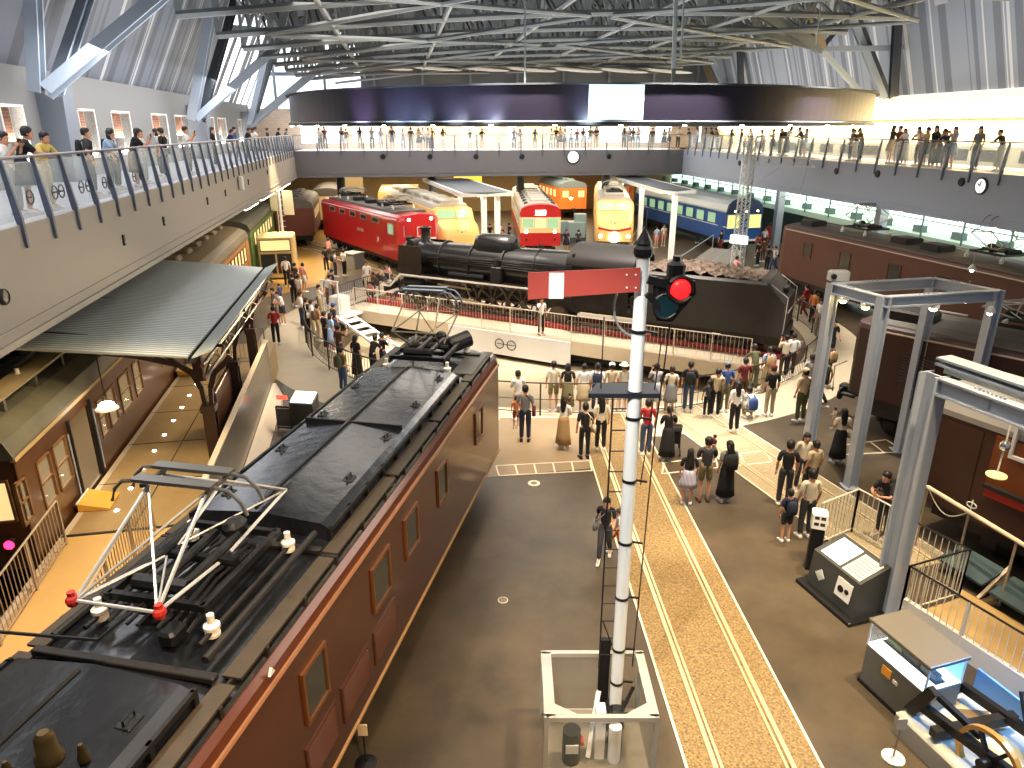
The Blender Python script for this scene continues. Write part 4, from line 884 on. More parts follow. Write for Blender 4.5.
MB().box(-.34, .34, -.12, .03, 1.05, 3.1).build('end_door', M_REDL, red); endwindow(red, .0, 1, -.2, .2, 2.45, 2.95, M_WHITE, M_PANE)
mb = MB(); mb.box(-1.02, -.36, -.06, .035, 2.18, 2.3); mb.box(.36, 1.02, -.06, .035, 2.18, 2.3); mb.build('white_band', M_WHITE, red)
for s in (-.75, .75): lamp(red, s, -.12, 3.45, 1, .13, M_REDL)
coupler(red, 0, 1); coupler(red, -Lr, -1)
for k in range(3): bogie(red, -2.4 - 4.85 * k)
MB().box(-1.3, 1.3, -Lr + .5, -.5, .7, .95).build('underframe', M_DK, red)
mb = MB(); mb.loft([[(-1.25, -.3, .2), (1.25, -.3, .2), (1.25, -.3, .9), (-1.25, -.3, .9)], [(-1.1, .1, .2), (1.1, .1, .2), (1.1, .05, .9), (-1.1, .05, .9)]]); mb.build('snow_plough', mat('plough_grey', (150, 146, 140), .5), red)
pantograph(red, -3.2, 3.84, M_PG, h=.35, half=1.0); pantograph(red, -11, 3.84, M_PG, h=.35, half=1.0)
for i in range(5): MB().cbox((.2 * (-1) ** i, -5 - 1.1 * i, 3.98), (.7, .6, .28), .05).build('roof_box', M_DK, red)
text_mesh('ED75 775', .28, M_WHITE, 'number_plate', red, (1.425, -6.4, 2.2), (R(90), 0, R(90))); text_mesh('JR', .42, M_WHITE, 'emblem', red, (1.425, -3.4, 1.95), (R(90), 0, R(90)))

# ---- railcar with red and cream front
M_CREAMT = mat('train_cream', (232, 208, 150), .4); M_CREAM2 = mat('train_cream_warm', (238, 196, 120), .4); M_SILROOF = mat('train_roof_silver', (176, 172, 164), .45, .2)
def face_train(name, label, cx_, y_, az, L, cat='train'):
    d = Vector((math.sin(az), math.cos(az), 0)); return thing(name, label, cat, (cx_, y_, 0), math.pi - az)   # local +y looks at the turntable
k = face_train('railcar', 'red and cream railcar with three front windows facing the turntable', 2.0, 50.6, R(-2), 18)
MB().exty([(1.42, 1.6), (1.42, 2.9), (-1.42, 2.9), (-1.42, 1.6)], -18, -.02).build('body', M_CREAMT, k)
MB().exty([(1.425, .85), (1.425, 1.75), (-1.425, 1.75), (-1.425, .85)], -18, 0).build('lower_body', MATS['loco_red'], k)
pr = coach_profile(1.42, 2.85, 3.2, 3.78); MB().exty(pr, -18, -.25).build('roof', M_SILROOF, k)
MB().loft([[(q[0], -.5, q[1]) for q in pr], [(q[0], .01, 2.85 + (q[1] - 2.85) * .93) for q in pr]]).build('front_hood', MATS['loco_red'], k)
for (a, b) in ((-1.25, -.5), (-.36, .36), (.5, 1.25)): endwindow(k, -.01, 1, a, b, 2.1, 2.75, M_WHITE, M_PANEL if abs(a + b) < .1 else M_PANEG)
MB().box(-.35, .35, -.1, .05, 3.0, 3.3).build('destination_box', M_LAMP, k)
for s in (-1, 1):
    lamp(k, s * 1.0, 0, 1.85, 1, .13, M_WHITE); lamp(k, s * 1.0, 0, 1.3, 1, .08, M_DK, False, 'tail_lamp')
    for i in range(8): window(k, s, 1.42, -2.4 - 1.9 * i, -1.3 - 1.9 * i, 2.1, 2.75, M_WHITE, M_PANE)
for i in range(8): MB().cbox((.0, -2.2 - 2 * i, 3.82), (1.2, 1.1, .2), .07).build('roof_ventilator', M_SILROOF, k); 
for i in range(8):
    for s in (-1, 1): MB().cbox((s * .95, -1.6 - 2 * i, 3.62), (.3, .8, .22), .05).build('side_ventilator', M_DK, k)
coupler(k, 0, 1); MB().cbox((0, -.2, .5), (2.2, .1, .5), .03).build('rail_guard', M_DK, k)
for y in (-2.6, -15): bogie(k, y)
# ---- two cream expresses with high cabs
def express(label, x, y, az, stripe, lamps):
    t = face_train('express_train', label, x, y, az, 20); hw = 1.45
    p = lambda f, zt_, zb_: [(hw * f, zb_), (hw * f * 1.0, zt_ - .5), (hw * f * .93, zt_ - .15), (hw * f * .7, zt_), (-hw * f * .7, zt_), (-hw * f * .93, zt_ - .15), (-hw * f, zt_ - .5), (-hw * f, zb_)]
    mb = MB(); rr = [(-20, 1, 3.55, .8), (-2.2, 1, 3.55, .8), (-2.0, 1.0, 3.6, .8), (-1.55, 1.0, 2.85, .8), (-.7, .97, 2.6, .75), (-.2, .9, 2.2, .75), (0, .8, 1.9, .8)]
    mb.loft([[(q[0], yy, q[1]) for q in p(f, a, b)] for yy, f, a, b in rr]); mb.build('body', M_CREAM2 if lamps else M_CREAMT, t, smooth=True)
    MB().loft([[(-1.3, yy, 3.45), (1.3, yy, 3.45), (1.15, yy, 3.72), (0, yy, 3.8), (-1.15, yy, 3.72)] for yy in (-20, -2.6)]).build('roof', M_SILROOF, t)
    for s in (-1, 1):
        w_ = MB(); w_.loft([[(s * .06, -1.52, 2.9), (s * 1.2, -1.62, 2.9), (s * 1.12, -1.98, 3.42), (s * .06, -1.9, 3.42)], [(s * .06, -1.46, 2.9), (s * 1.22, -1.56, 2.9), (s * 1.14, -1.92, 3.44), (s * .06, -1.84, 3.44)]]); w_.build('windscreen', M_PANEG, t)
        lamp(t, s * 1.0, .02, 1.2, 1, .17, M_DK if stripe else M_REDL, True)
        for i in range(8): window(t, s, hw, -4.6 - 1.9 * i, -3.5 - 1.9 * i, 2.1, 2.75, M_CREAMT, M_PANE)
    if stripe:
        m_ = MB(); m_.loft([[(-1.2, .04, 1.7), (-.4, .05, 1.55), (0, .06, 1.5), (.4, .05, 1.55), (1.2, .04, 1.7)] + [(1.2, .04, 1.84), (.4, .05, 1.68), (0, .06, 1.64), (-.4, .05, 1.68), (-1.2, .04, 1.84)], [(-1.2, -.3, 1.72), (-.4, -.1, 1.55), (0, -.1, 1.5), (.4, -.1, 1.55), (1.2, -.3, 1.72)] + [(1.2, -.3, 1.9), (.4, -.1, 1.68), (0, -.1, 1.64), (-.4, -.1, 1.68), (-1.2, -.3, 1.9)]]); m_.build('front_stripe', M_RED, t)
        MB().cyl((0, -.08, 1.12), (0, .06, 1.12), .36, n=18).build('name_lamp', M_LAMP, t)
    e = MB()
    for s in (-1, 1): e.loft([[(0, -.24, 2.12), (s * .36, -.3, 2.26), (s * .3, -.24, 2.2)], [(0, -.16, 2.12), (s * .36, -.24, 2.27), (s * .3, -.16, 2.2)]])
    e.sph((0, -.15, 2.12), .06, 8, 5); e.build('wing_emblem', M_STEELD, t)
    for i in range(6): MB().cbox((0, -3.6 - 2.6 * i, 3.9), (1.5, 1.7, .3), .09).build('air_conditioner', M_SILROOF, t)
    MB().cbox((0, -.1, .5), (2.2, .3, .55), .08).build('skirt_guard', M_DK, t)
    for y_ in (-2.6, -17): bogie(t, y_)
    return t
ex1 = express('cream express with a red stripe and glowing round lamp on its nose', 7.55, 53.0, R(6), True, True)
ex2 = express('pale cream express with green tinted windscreen behind the red locomotive', -3.3, 48.2, R(-22), False, True)
pantograph(ex1, -4.2, 3.8, M_PG, h=.6, half=1.1)
# orange trains beyond
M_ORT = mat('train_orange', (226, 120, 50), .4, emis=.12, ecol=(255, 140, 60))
def coach(name, label, loc, rot, L, body, roof, hw=1.4, zs=3.0, zr=3.7, band=None, panes=M_PANE, n=9, front=False, win=(2.05, 2.75), lit=False, grp=None, vents=True, frame=None):
    t = thing(name, label, 'train', loc, rot, grp); MB().exty([(hw, .95), (hw, zs), (-hw, zs), (-hw, .95)], -L, 0).build('body', body, t)
    MB().exty(coach_profile(hw + .02, zs, zs + .12, zr), -L - .02, .02).build('roof', roof, t); MB().box(-hw + .2, hw - .2, -L + .3, -.3, .6, .95).build('underframe', M_DK, t)
    if band:
        for s in (-1, 1): MB().box(s * hw, s * (hw + .012), -L, 0, *band[1:]).build('colour_band', band[0], t)
        MB().box(-hw, hw, 0, .012, *band[1:]).build('end_band', band[0], t)
    pitch = (L - 2.4) / n
    for s in (-1, 1):
        for i in range(n): y = -1.3 - pitch * i; window(t, s, hw, y - pitch * .78, y - pitch * .12, win[0], win[1], frame or body, panes)
        MB().box(s * hw, s * (hw + .02), -1.1, -.35, 1.0, 2.9).build('door', body, t)
    for (a, b) in ((-1.15, -.5), (.5, 1.15)): endwindow(t, 0, 1, a, b, 2.1, 2.75, frame or body, panes)
    MB().box(-.36, .36, -.02, .03, 1.1, 2.95).build('end_door', body, t)
    if vents:
        for i in range(int(L / 1.9)): MB().cbox((0, -1.2 - 1.9 * i, zr + .05), (.7, .8, .2), .07).build('roof_ventilator', roof, t)
    coupler(t, 0, 1)
    for y in (-2.6, -L + 2.6): bogie(t, y)
    return t
o1 = coach('commuter_train', 'orange commuter train front half hidden behind the cream express', (10.6, 76, 0), R(180 - 14), 16, M_ORT, mat('roof_bluegrey', (122, 138, 146), .5), win=(2.2, 2.9)); 
for s in (-.75, 0, .75): lamp(o1, s, .05, 3.2, 1, .18, M_ORT)
coach('commuter_train', 'orange and white carriage with a blue grey roof under the end balcony', (6.2, 74, 0), R(180 + 12), 16, M_ORT, MATS['roof_bluegrey'], panes=M_PANEL)
# blue sleeping car
M_BLUE = mat('coach_blue', (44, 84, 150), .35, coat=.2); M_BLUED = mat('coach_blue_dark', (30, 46, 92), .4)
bl = at(724, 240, 1.0); azb = R(-13); bx = Vector((math.cos(azb), -math.sin(azb), 0)); pb = Vector((bl.x, bl.y, 0)) + bx * 1.45
blue = coach('sleeping_car', 'blue sleeping car with a pale rounded roof and lit end windows', tuple(pb), math.pi - azb, 17, M_BLUE, mat('coach_roof_pale', (176, 186, 192), .35, .1), hw=1.45, zs=2.95, zr=3.95, band=(M_WHITE, 1.9, 1.95), panes=M_PANEG, n=8, vents=False)
MB().loft([[(q[0], .0, q[1]) for q in coach_profile(1.48, 2.9, 3.05, 4.0)], [(q[0] * .96, .12, 2.9 + (q[1] - 2.9) * .92) for q in coach_profile(1.48, 2.9, 3.05, 4.0)]]).build('roof_end', M_BLUED, blue)
for (a, b) in ((-1.3, -.42), (.42, 1.3)): endwindow(blue, .03, 1, a, b, 1.85, 2.75, M_WHITE, mat('lit_green_window', (206, 214, 120), .4, emis=.7, ecol=(225, 225, 120)))
for s in (-1, 0, 1): lamp(blue, s * .9, .1, 3.05, 1, .08, M_BLUED)
MB().box(-1.46, 1.46, .0, .06, .85, 1.0).build('end_sill', M_WHITE, blue)
# ------------------------------------------------------------------ turntable bridge and steam locomotive
br = thing('turntable_bridge', 'turntable bridge carrying the steam locomotive, with a white wheel sign on its side', 'turntable', tuple(C), BA)
MB().box(-10.8, 10.8, -2.4, -.95, -.12, 0).build('walkway_deck', M_CREAM, br)
MB().box(-10.8, 10.8, .95, 2.3, -.12, 0).build('walkway_deck', M_CREAM, br); MB().box(-10.8, 10.8, -2.42, -2.36, -.62, -.01).build('deck_fascia', M_CREAM, br)
MB().box(-10.8, 10.8, -.95, .95, -.2, -.06).build('track_deck', mat('deck_red', (140, 40, 36), .6, noise=.25, nscale=4), br)
for s in (-1, 1): MB().box(-10.8, 10.8, s * .53 - .035, s * .53 + .035, -.06, .06).build('rail', M_RAILST, br)
for s in (-1, 1): mb = MB(); mb.box(-10.6, 10.6, s * .82 - .1, s * .82 + .1, -.06, .22); mb.build('red_stringer', mat('stringer_red', (158, 38, 38), .5), br)
for s in (-1, 1):
    mb = MB(); y = s * 1.5; mb.loft([[(-10.6, y - .15, -.5), (-10.6, y + .15, -.5), (-10.6, y + .15, -.12), (-10.6, y - .15, -.12)], [(-6, y - .15, -1.15), (-6, y + .15, -1.15), (-6, y + .15, -.12), (-6, y - .15, -.12)], [(6, y - .15, -1.15), (6, y + .15, -1.15), (6, y + .15, -.12), (6, y - .15, -.12)], [(10.6, y - .15, -.5), (10.6, y + .15, -.5), (10.6, y + .15, -.12), (10.6, y - .15, -.12)]]); mb.build('girder', M_DK, br)
MB().cyl((0, 0, -1.34), (0, 0, -.2), .5, n=16).build('pivot', M_DK, br)
mb = MB(); mb.box(-4.4, 1.9, -2.52, -2.43, -1.12, -.06); sp = mb.build('side_sign', M_WHITE, br)
mb = MB()
for x in (-1.62, -1.0):
    for i in range(20): a0, a1 = 2 * math.pi * i / 20, 2 * math.pi * (i + 1) / 20; mb.beam((x + .22 * math.cos(a0), -2.53, -.6 + .22 * math.sin(a0)), (x + .22 * math.cos(a1), -2.53, -.6 + .22 * math.sin(a1)), .035, .035, (0, 1, 0))
mb.beam((-1.75, -2.515, -.6), (-.85, -2.515, -.6), .035, .035); mb.build('wheel_emblem', M_STEELD, sp)
def railpart(t, p0, p1, h, pitch, mf, z0=0.0, top=.04, mid_=False, nm='guard_rail', bars=.009, posts=1.5, mtop=None):
    """a fence run as parts of t"""
    p0, p1 = Vector(p0), Vector(p1); d = p1 - p0; L = d.length; u = d.normalized(); Z = Vector((0, 0, 1))
    MB().tube([p0 + Z * h, p1 + Z * h], top / 2, 6).build('top_rail', mtop or mf, t)
    MB().tube([p0 + Z * .1, p1 + Z * .1], .014, 5).build('bottom_rail', mf, t)
    n = max(1, round(L / posts))
    for i in range(n + 1): q = p0 + d * (i / n); MB().box(q.x - .02, q.x + .02, q.y - .02, q.y + .02, q.z, q.z + h).build('post', mf, t)
    m = int(L / pitch); g = MB()
    for i in range(1, m): q = p0 + d * (i / m); g.cyl(q + Z * .1, q + Z * (h - .02), bars, n=4)
    g.build('baluster_infill', mf, t)  # fence balusters joined into one mesh
M_BRF = mat('bridge_fence', (220, 204, 182), .45)
railpart(br, (-10.2, -2.34, 0), (9.4, -2.34, 0), 1.1, .16, M_BRF, posts=1.5); railpart(br, (-10.2, 2.2, 0), (10.2, 2.2, 0), 1.1, .2, M_BRF, posts=2)
mb = MB(); mb.cbox((-10.4, -3.2, .42), (.8, .7, .85), .05); mb.cbox((-10.4, -3.2, -.1), (1.5, 1.7, .12), .02); mb.build('control_stand', M_WHITE, br)
mb = MB(); mb.box(-10.9, -10.84, -3.9, -3.84, 0, 1.7); mb.box(-9.9, -9.84, -3.9, -3.84, 0, 1.7); mb.box(-10.95, -9.8, -3.92, -3.82, 1.66, 1.72); mb.build('stand_frame', M_WHITE, br)
st_ = thing('access_steps', 'white slatted steps leaning down into the turntable pit', 'steps', tuple(at(347, 318, 0)), 0); p0 = at(347, 318, 0); p1 = at(397, 353, -.9)
mb = MB(); dd = p1 - p0; dn = Vector((dd.y, -dd.x, 0)).normalized()
for s in (-.42, .42): mb.beam(dn * s, dd + dn * s, .09, .12)
mb.build('stringer', M_WHITE, st_)
for i in range(6): q = dd * ((i + .5) / 6); MB().beam(q - dn * .42, q + dn * .42, .5, .05).build('tread', M_WHITE, st_)

sl = thing('steam_locomotive', 'long black steam locomotive with a coal tender on the turntable', 'locomotive', tuple(C + Vector((0, 0, .06))), BA)
M_SL = mat('steam_black', (38, 36, 35), .28, .4, noise=.4, nscale=3, coat=.3); M_SLD = mat('steam_dark', (46, 41, 38), .5, .3, noise=.4, nscale=6); M_ROD = mat('rod_steel', (170, 158, 140), .3, .7); M_EDGE = mat('white_edge', (222, 214, 200), .5)
X0 = -9.0; M_WHL = mat('wheel_steel', (92, 78, 68), .45, .4)
mb = MB(); mb.lathe([(.05, X0 + .55), (.75, X0 + .6), (.86, X0 + .75), (.86, X0 + 3.0), (.9, X0 + 3.02), (.9, X0 + 6.5), (.95, X0 + 8), (.98, X0 + 10.45)], (0, 0, 2.42), 24, 'x'); bo = mb.build('boiler', M_SL, sl, smooth=True)
mb = MB()
for x in (X0 + 3, X0 + 4.7, X0 + 6.5, X0 + 8.2): mb.lathe([(.9, x), (.985, x), (.985, x + .07), (.9, x + .07)], (0, 0, 2.42), 24, 'x')
mb.build('boiler_band', M_SLD, bo)
mb = MB(); mb.lathe([(.02, 0), (.62, 0), (.66, -.06), (.3, -.12), (.02, -.14)], (X0 + .58, 0, 2.42), 20, 'x'); mb.cyl((X0 + .42, 0, 2.42), (X0 + .5, 0, 2.42), .08); mb.build('smokebox_door', M_SLD, bo)
MB().lathe([(.34, 3.15), (.24, 3.3), (.24, 3.85), (.29, 3.9), (.29, 3.98), (.2, 3.98), (.2, 3.6)], (X0 + 1.75, 0, 0), 18).build('chimney', M_SL, sl, smooth=True)
def capsule(x0, x1, w, z0, z1, n=12):
    rr = []
    for x, k in ((x0, .45), (x0 + .12, .75), (x0 + .4, .97), ((x0 + x1) / 2, 1), (x1 - .4, .97), (x1 - .12, .75), (x1, .45)):
        rr.append([(x, w * k * math.cos(math.pi * i / n), z0 + (z1 - z0) * (.45 + .55 * k) * math.sin(math.pi * i / n) ** .7) for i in range(n + 1)])
    return rr
mb = MB(); mb.loft(capsule(X0 + 4.7, X0 + 7.0, .58, 3.0, 3.92)); mb.build('steam_dome', M_SL, sl, smooth=True)
MB().cyl((X0 + .95, 0, 3.3), (X0 + .6, 0, 3.3), .16, n=14).build('headlamp', M_SLD, sl)
mb = MB(); mb.cyl((X0 + 1.2, -.62, 3.14), (X0 + 1.2, .62, 3.14), .24, n=14); mb.build('feedwater_heater', M_SLD, sl)
for s in (-1, 1):
    mb = MB(); mb.box(X0 + .9, X0 + 9.4, s * .78, s * 1.32, 1.72, 1.78); rb = mb.build('running_board', M_SL, sl)
    mb = MB(); mb.beam((X0 + 1.0, s * 1.33, 1.75), (X0 + 9.4, s * 1.33, 1.75), .03, .08); mb.beam((X0 + 1.0, s * 1.33, 1.75), (X0 + .35, s * 1.33, 1.1), .03, .08); mb.beam((X0 + .35, s * 1.33, 1.1), (X0 - .25, s * 1.33, 1.1), .03, .08); mb.build('white_edging', M_EDGE, rb)
    mb = MB(); mb.loft([[(X0 + .85, s * 1.3, 1.8), (X0 + 2.3, s * 1.3, 1.8), (X0 + 2.3, s * 1.22, 3.2), (X0 + .95, s * 1.22, 3.2)], [(X0 + .85, s * 1.33, 1.8), (X0 + 2.3, s * 1.33, 1.8), (X0 + 2.3, s * 1.25, 3.2), (X0 + .95, s * 1.25, 3.2)]]); mb.build('smoke_deflector', M_SL, sl)
    mb = MB(); mb.cyl((X0 + 1.0, s * 1.08, .85), (X0 + 2.2, s * 1.08, .85), .36, n=16); mb.cyl((X0 + 1.05, s * 1.0, 1.38), (X0 + 2.15, s * 1.0, 1.38), .2, n=12); mb.cyl((X0 + 2.2, s * 1.08, .85), (X0 + 3.7, s * 1.08, .85), .04); mb.build('cylinder_block', M_SLD, sl)
    mb = MB(); mb.cyl((X0 + 3.6, s * .72, 1.9), (X0 + 5.6, s * .72, 1.9), .2, n=12); mb.build('air_tank', M_SLD, sl)
    mb = MB(); mb.cbox((X0 + 6.4, s * .95, 2.15), (.6, .4, .8), .06); mb.cyl((X0 + 6.4, s * .98, 2.5), (X0 + 6.4, s * .98, 2.9), .14, n=10); mb.build('air_pump', M_SLD, sl)
    mb = MB()
    for j in range(5): mb.tube([(X0 + 2.4, s * .93, 2.5 + .09 * j), (X0 + 6, s * (.97 - .04 * j), 2.5 + .09 * j), (X0 + 9.4, s * (1.0 - .05 * j), 2.45 + .1 * j)], .02, 5)
    mb.tube([(X0 + 1.0, s * 1.0, 2.85), (X0 + 9.4, s * 1.05, 2.85)], .025, 5); mb.build('pipe_run', M_SLD, sl)
    wx = [X0 + 4.3, X0 + 5.95, X0 + 7.6]
    for i, x in enumerate(wx):
        mb = MB(); r = .83; mb.lathe([(r - .1, -.06), (r, -.06), (r, .05), (r + .03, .06), (r + .03, .08), (r - .1, .08)], (x, s * .6, .83), 26, 'y', True); mb.cyl((x, s * .52, .83), (x, s * .7, .83), .16, n=12)
        for k in range(10): a = math.pi * 2 * k / 10; mb.beam((x, s * .6, .83), (x + (r - .08) * math.cos(a), s * .6, .83 + (r - .08) * math.sin(a)), .06, .07, (0, 1, 0))
        mb.loft([[(x + .25, s * .55, .2), (x + .6, s * .55, .4), (x + .6, s * .66, .4), (x + .25, s * .66, .2)], [(x + .0, s * .55, .08), (x + .35, s * .55, .2), (x + .35, s * .66, .2), (x, s * .66, .08)]]); mb.build('driving_wheel', M_WHL, sl)
    for x in (X0 + .9, X0 + 2.7, X0 + 9.4): mb = MB(); mb.lathe([(.02, -.05), (.46, -.05), (.46, .05), (.49, .08), (.02, .08)], (x, s * .56, .47), 18, 'y'); mb.build('carrying_wheel', M_WHL, sl)
    rd = MB(); rd.beam((wx[0], s * .8, .6), (wx[2], s * .8, .6), .05, .12, (0, 0, 1)); rd.beam((X0 + 3.6, s * .9, .85), (wx[1], s * .88, .6), .05, .12); rd.beam((X0 + 3.0, s * .95, 1.38), (X0 + 4.9, s * .95, 1.3), .04, .09); rd.beam((X0 + 4.6, s * .95, 1.55), (X0 + 4.9, s * .95, .9), .05, .1, (0, 1, 0)); rd.build('connecting_rod', M_ROD, sl)
    mb = MB(); mb.wallgrid(s * 1.33 - .02, s * 1.33 + .02, 0, 2.6, 1.2, 3.1, [(.5, 1.1, 2.2, 2.9), (1.3, 1.9, 2.2, 2.9)]); mb.v = [(X0 + 10.4 + v[1], v[0], v[2]) for v in mb.v]; mb.build('cab_side', M_SL, sl)
    for k in range(4): MB().cbox((X0 + 10.6, s * 1.2, .35 + .3 * k), (.35, .3, .04)).build('cab_step', M_SLD, sl)
mb = MB(); mb.loft([[(x, 1.42 * math.cos(math.pi * i / 12), 3.05 + .78 * math.sin(math.pi * i / 12)) for i in range(13)] + [(x, 1.36 * math.cos(math.pi * i / 12), 3.0 + .72 * math.sin(math.pi * i / 12)) for i in range(12, -1, -1)] for x in (X0 + 10.1, X0 + 13.2)]); mb.build('cab_roof', M_SLD, sl, smooth=True)
MB().box(X0 + 10.35, X0 + 10.45, -1.3, 1.3, 1.5, 3.5).build('cab_front', M_SL, sl)
mb = MB(); mb.box(X0 + 13.1, X0 + 13.16, -1.3, 1.3, 1.1, 1.9); mb.box(X0 + 10.4, X0 + 13.1, -1.3, 1.3, 1.1, 1.2); mb.build('cab_floor', M_SLD, sl)
MB().box(X0 + .2, X0 + 13.2, -.45, .45, .75, 1.3).build('main_frame', M_SLD, sl)
mb = MB(); mb.cbox((X0 - .05, 0, .95), (.15, 2.6, .35), .03); mb.build('buffer_beam', M_SLD, sl)
mb = MB(); mb.cbox((X0 - .35, 0, .85), (.6, .22, .26), .04); mb.build('coupler', M_SLD, sl)
mb = MB()
for s in (-1, 1): mb.tube([(X0 + .1, s * 1.0, 1.1), (X0 + .1, s * 1.0, 2.0)], .02); mb.tube([(X0 + .4, s * .5, 1.2), (X0 + .6, s * .7, 2.1)], .02)
mb.build('front_handrail', M_EDGE, sl)
# tender
T0 = X0 + 13.5; T1 = X0 + 19.3
mb = MB(); hw = 1.38; zt_ = 2.95
for nm, pts in (('tender_body', [(-hw, .95), (hw, .95), (hw, zt_), (hw - .12, zt_ + .1), (-hw + .12, zt_ + .1), (-hw, zt_)]),):
    mb.loft([[(x, q[0], q[1] if not (cut and q[1] > 2) else q[1] - .0) for q in pts] for x, cut in ((T0, 0), (T1 - 1.0, 0))]); mb.loft([[(x, q[0], min(q[1], zz_)) for q in pts] for x, zz_ in ((T1 - 1.0, 9), (T1 - .75, 9), (T1 - .1, 2.35), (T1, 2.3))]); mb.build(nm, mat('tender_black', (52, 47, 43), .5, .15, noise=.2, nscale=2), sl)
def lump(x, y):
    return .28 * math.exp(-((x - T0 - 2.6) / 2.6) ** 2) * (1 - (y / 1.6) ** 2) + .07 * math.sin(7 * x + 3 * y) * math.cos(6 * y - x) + .04 * math.sin(19 * x) * math.sin(17 * y + x)
mb = MB(); nx, ny = 60, 22; vs = [(T0 + .15 + (T1 - T0 - 1.2) * i / nx, -1.22 + 2.44 * j / ny, 3.06 + lump(T0 + 7 * i / nx, -1.22 + 2.44 * j / ny) + rnd.uniform(-.03, .03)) for i in range(nx + 1) for j in range(ny + 1)]
fs = [(i * (ny + 1) + j, (i + 1) * (ny + 1) + j, (i + 1) * (ny + 1) + j + 1, i * (ny + 1) + j + 1) for i in range(nx) for j in range(ny)]
co = mb.add(vs, fs).build('coal_load', mat('coal', (142, 118, 100), .7, noise=.75, nscale=16, c2=(52, 42, 36), bump=.8, bscale=30), sl); co['kind'] = 'stuff'
MB().box(T0 + .1, T1 - .1, -1.1, 1.1, .75, .98).build('tender_frame', M_SLD, sl)
for k in range(4):
    x = T0 + .7 + 1.6 * k; mb = MB()
    for s in (-1, 1): mb.lathe([(.02, -.05), (.42, -.05), (.42, .05), (.46, .08), (.02, .08)], (x, s * .56, .43), 18, 'y'); mb.cbox((x, s * .85, .5), (.35, .12, .3), .03)
    mb.cyl((x, -.9, .43), (x, .9, .43), .08); mb.build('tender_wheelset', M_WHL, sl)
for s in (-1, 1): MB().cbox((T0 + 1.5, s * .9, .62), (2.6, .1, .22), .02).build('tender_bogie', M_SLD, sl); MB().cbox((T0 + 4.7, s * .9, .62), (2.6, .1, .22), .02).build('tender_bogie', M_SLD, sl)
mb = MB()
for s in (-1, 1): mb.tube([(T1 + .02, s * 1.2, 1.0), (T1 + .06, s * 1.2, 2.5), (T1 - .6, s * 1.2, 2.95)], .02)
mb.tube([(T1 + .1, -1.1, 1.9), (T1 + .1, 1.1, 1.9)], .02); mb.build('tender_handrail', M_EDGE, sl); MB().cyl((T1 - .3, 0, 2.6), (T1 - .1, 0, 2.6), .15, n=12).build('tail_lamp', M_SLD, sl)
MB().cbox((T1 + .02, 0, .95), (.14, 2.6, .32), .03).build('rear_beam', M_SLD, sl)

# ------------------------------------------------------------------ fences around the pit
def arc_fence(label, a0, a1, r, h=1.1, m=M_DK, pitch=.16, infill=True, posts=2.0):
    t = thing('pit_fence', label, 'fence', tuple(C), 0, None); n = max(4, int(abs(a1 - a0) / 4)); P = [Vector((r * math.cos(R(a0 + (a1 - a0) * i / n)), r * math.sin(R(a0 + (a1 - a0) * i / n)), 0)) for i in range(n + 1)]; Z = Vector((0, 0, 1))
    for z, rr, nm in ((h, .025, 'top_rail'), (.12, .014, 'bottom_rail'), (.55, .012, 'middle_rail')): MB().tube([p + Z * z for p in P], rr, 6).build(nm, m, t)
    L = R(abs(a1 - a0)) * r; k = max(1, round(L / posts))
    for i in range(k + 1): a = R(a0 + (a1 - a0) * i / k); q = Vector((r * math.cos(a), r * math.sin(a), 0)); MB().box(q.x - .025, q.x + .025, q.y - .025, q.y + .025, 0, h).build('post', m, t)
    if infill:
        g = MB(); k = int(L / pitch)
        for i in range(k): a = R(a0 + (a1 - a0) * (i + .5) / k); q = Vector((r * math.cos(a), r * math.sin(a), 0)); g.cyl(q + Z * .12, q + Z * h, .008, n=4)
        g.build('baluster_infill', m, t)  # balusters of the curved fence as one mesh
    return t
M_FD = mat('fence_dark', (60, 50, 44), .5, .3)
arc_fence('dark open fence round the near rim of the turntable pit', 245, 274, 11.6, m=M_FD, infill=False); arc_fence('barred fence round the near rim of the pit below the tender', 274, 306, 11.6, m=M_FD, pitch=.2); arc_fence('dark barred fence curving round the west rim of the turntable pit', 146, 238, 11.4, m=M_FD)
arc_fence('barred fence curving round the east rim of the turntable pit', -50, 22, 11.6, m=M_FD); arc_fence('low barred fence behind the steam locomotive', 40, 128, 11.6, m=M_FENCE, pitch=.3)
# ------------------------------------------------------------------ station platform on the west side
PM, _ = frame((0, 0), (-.1994, .98)); PT = 1.1
M_PLAT = mat('platform_paving', (170, 142, 96), .5, noise=.22, nscale=1.6, bump=.1, bscale=30); M_WOODB = mat('board_brown', (78, 46, 32), .4); M_CONC = mat('platform_wall', (196, 180, 158), .6)
mb = MB(); mb.box(-6.3, -3.62, 13.7, 27, 0, PT); mb.k = 1; mb.box(-3.62, -3.57, 13.7, 24, 0, PT)
pf = thing('station_platform', 'paved station platform alongside the brown wooden train', 'platform', tuple(PM.translation), rz_of(PM)); mb.build('platform_body', [M_PLAT, M_CONC], pf)
mb = MB(); mb.loft([[(-6.3, 3, 0), (-5.3, 3, 0), (-5.3, 3, .72), (-6.3, 3, .72)], [(-6.3, 8.2, 0), (-3.7, 8.2, 0), (-3.7, 8.2, .9), (-6.3, 8.2, .9)], [(-6.3, 13.7, 0), (-3.7, 13.7, 0), (-3.7, 13.7, PT), (-6.3, 13.7, PT)]]); mb.build('ramp', mat('ramp_pale', (206, 166, 104), .5, noise=.1, nscale=2), pf)
mb = MB(); mb.box(-6.3, -3.7, 13.66, 13.74, PT, PT + .012); mb.box(-5.0, -4.98, 13.8, 27, PT, PT + .008)
for y in (15.9, 18.1, 20.3, 22.5, 24.7): mb.box(-6.3, -3.62, y, y + .02, PT, PT + .008)
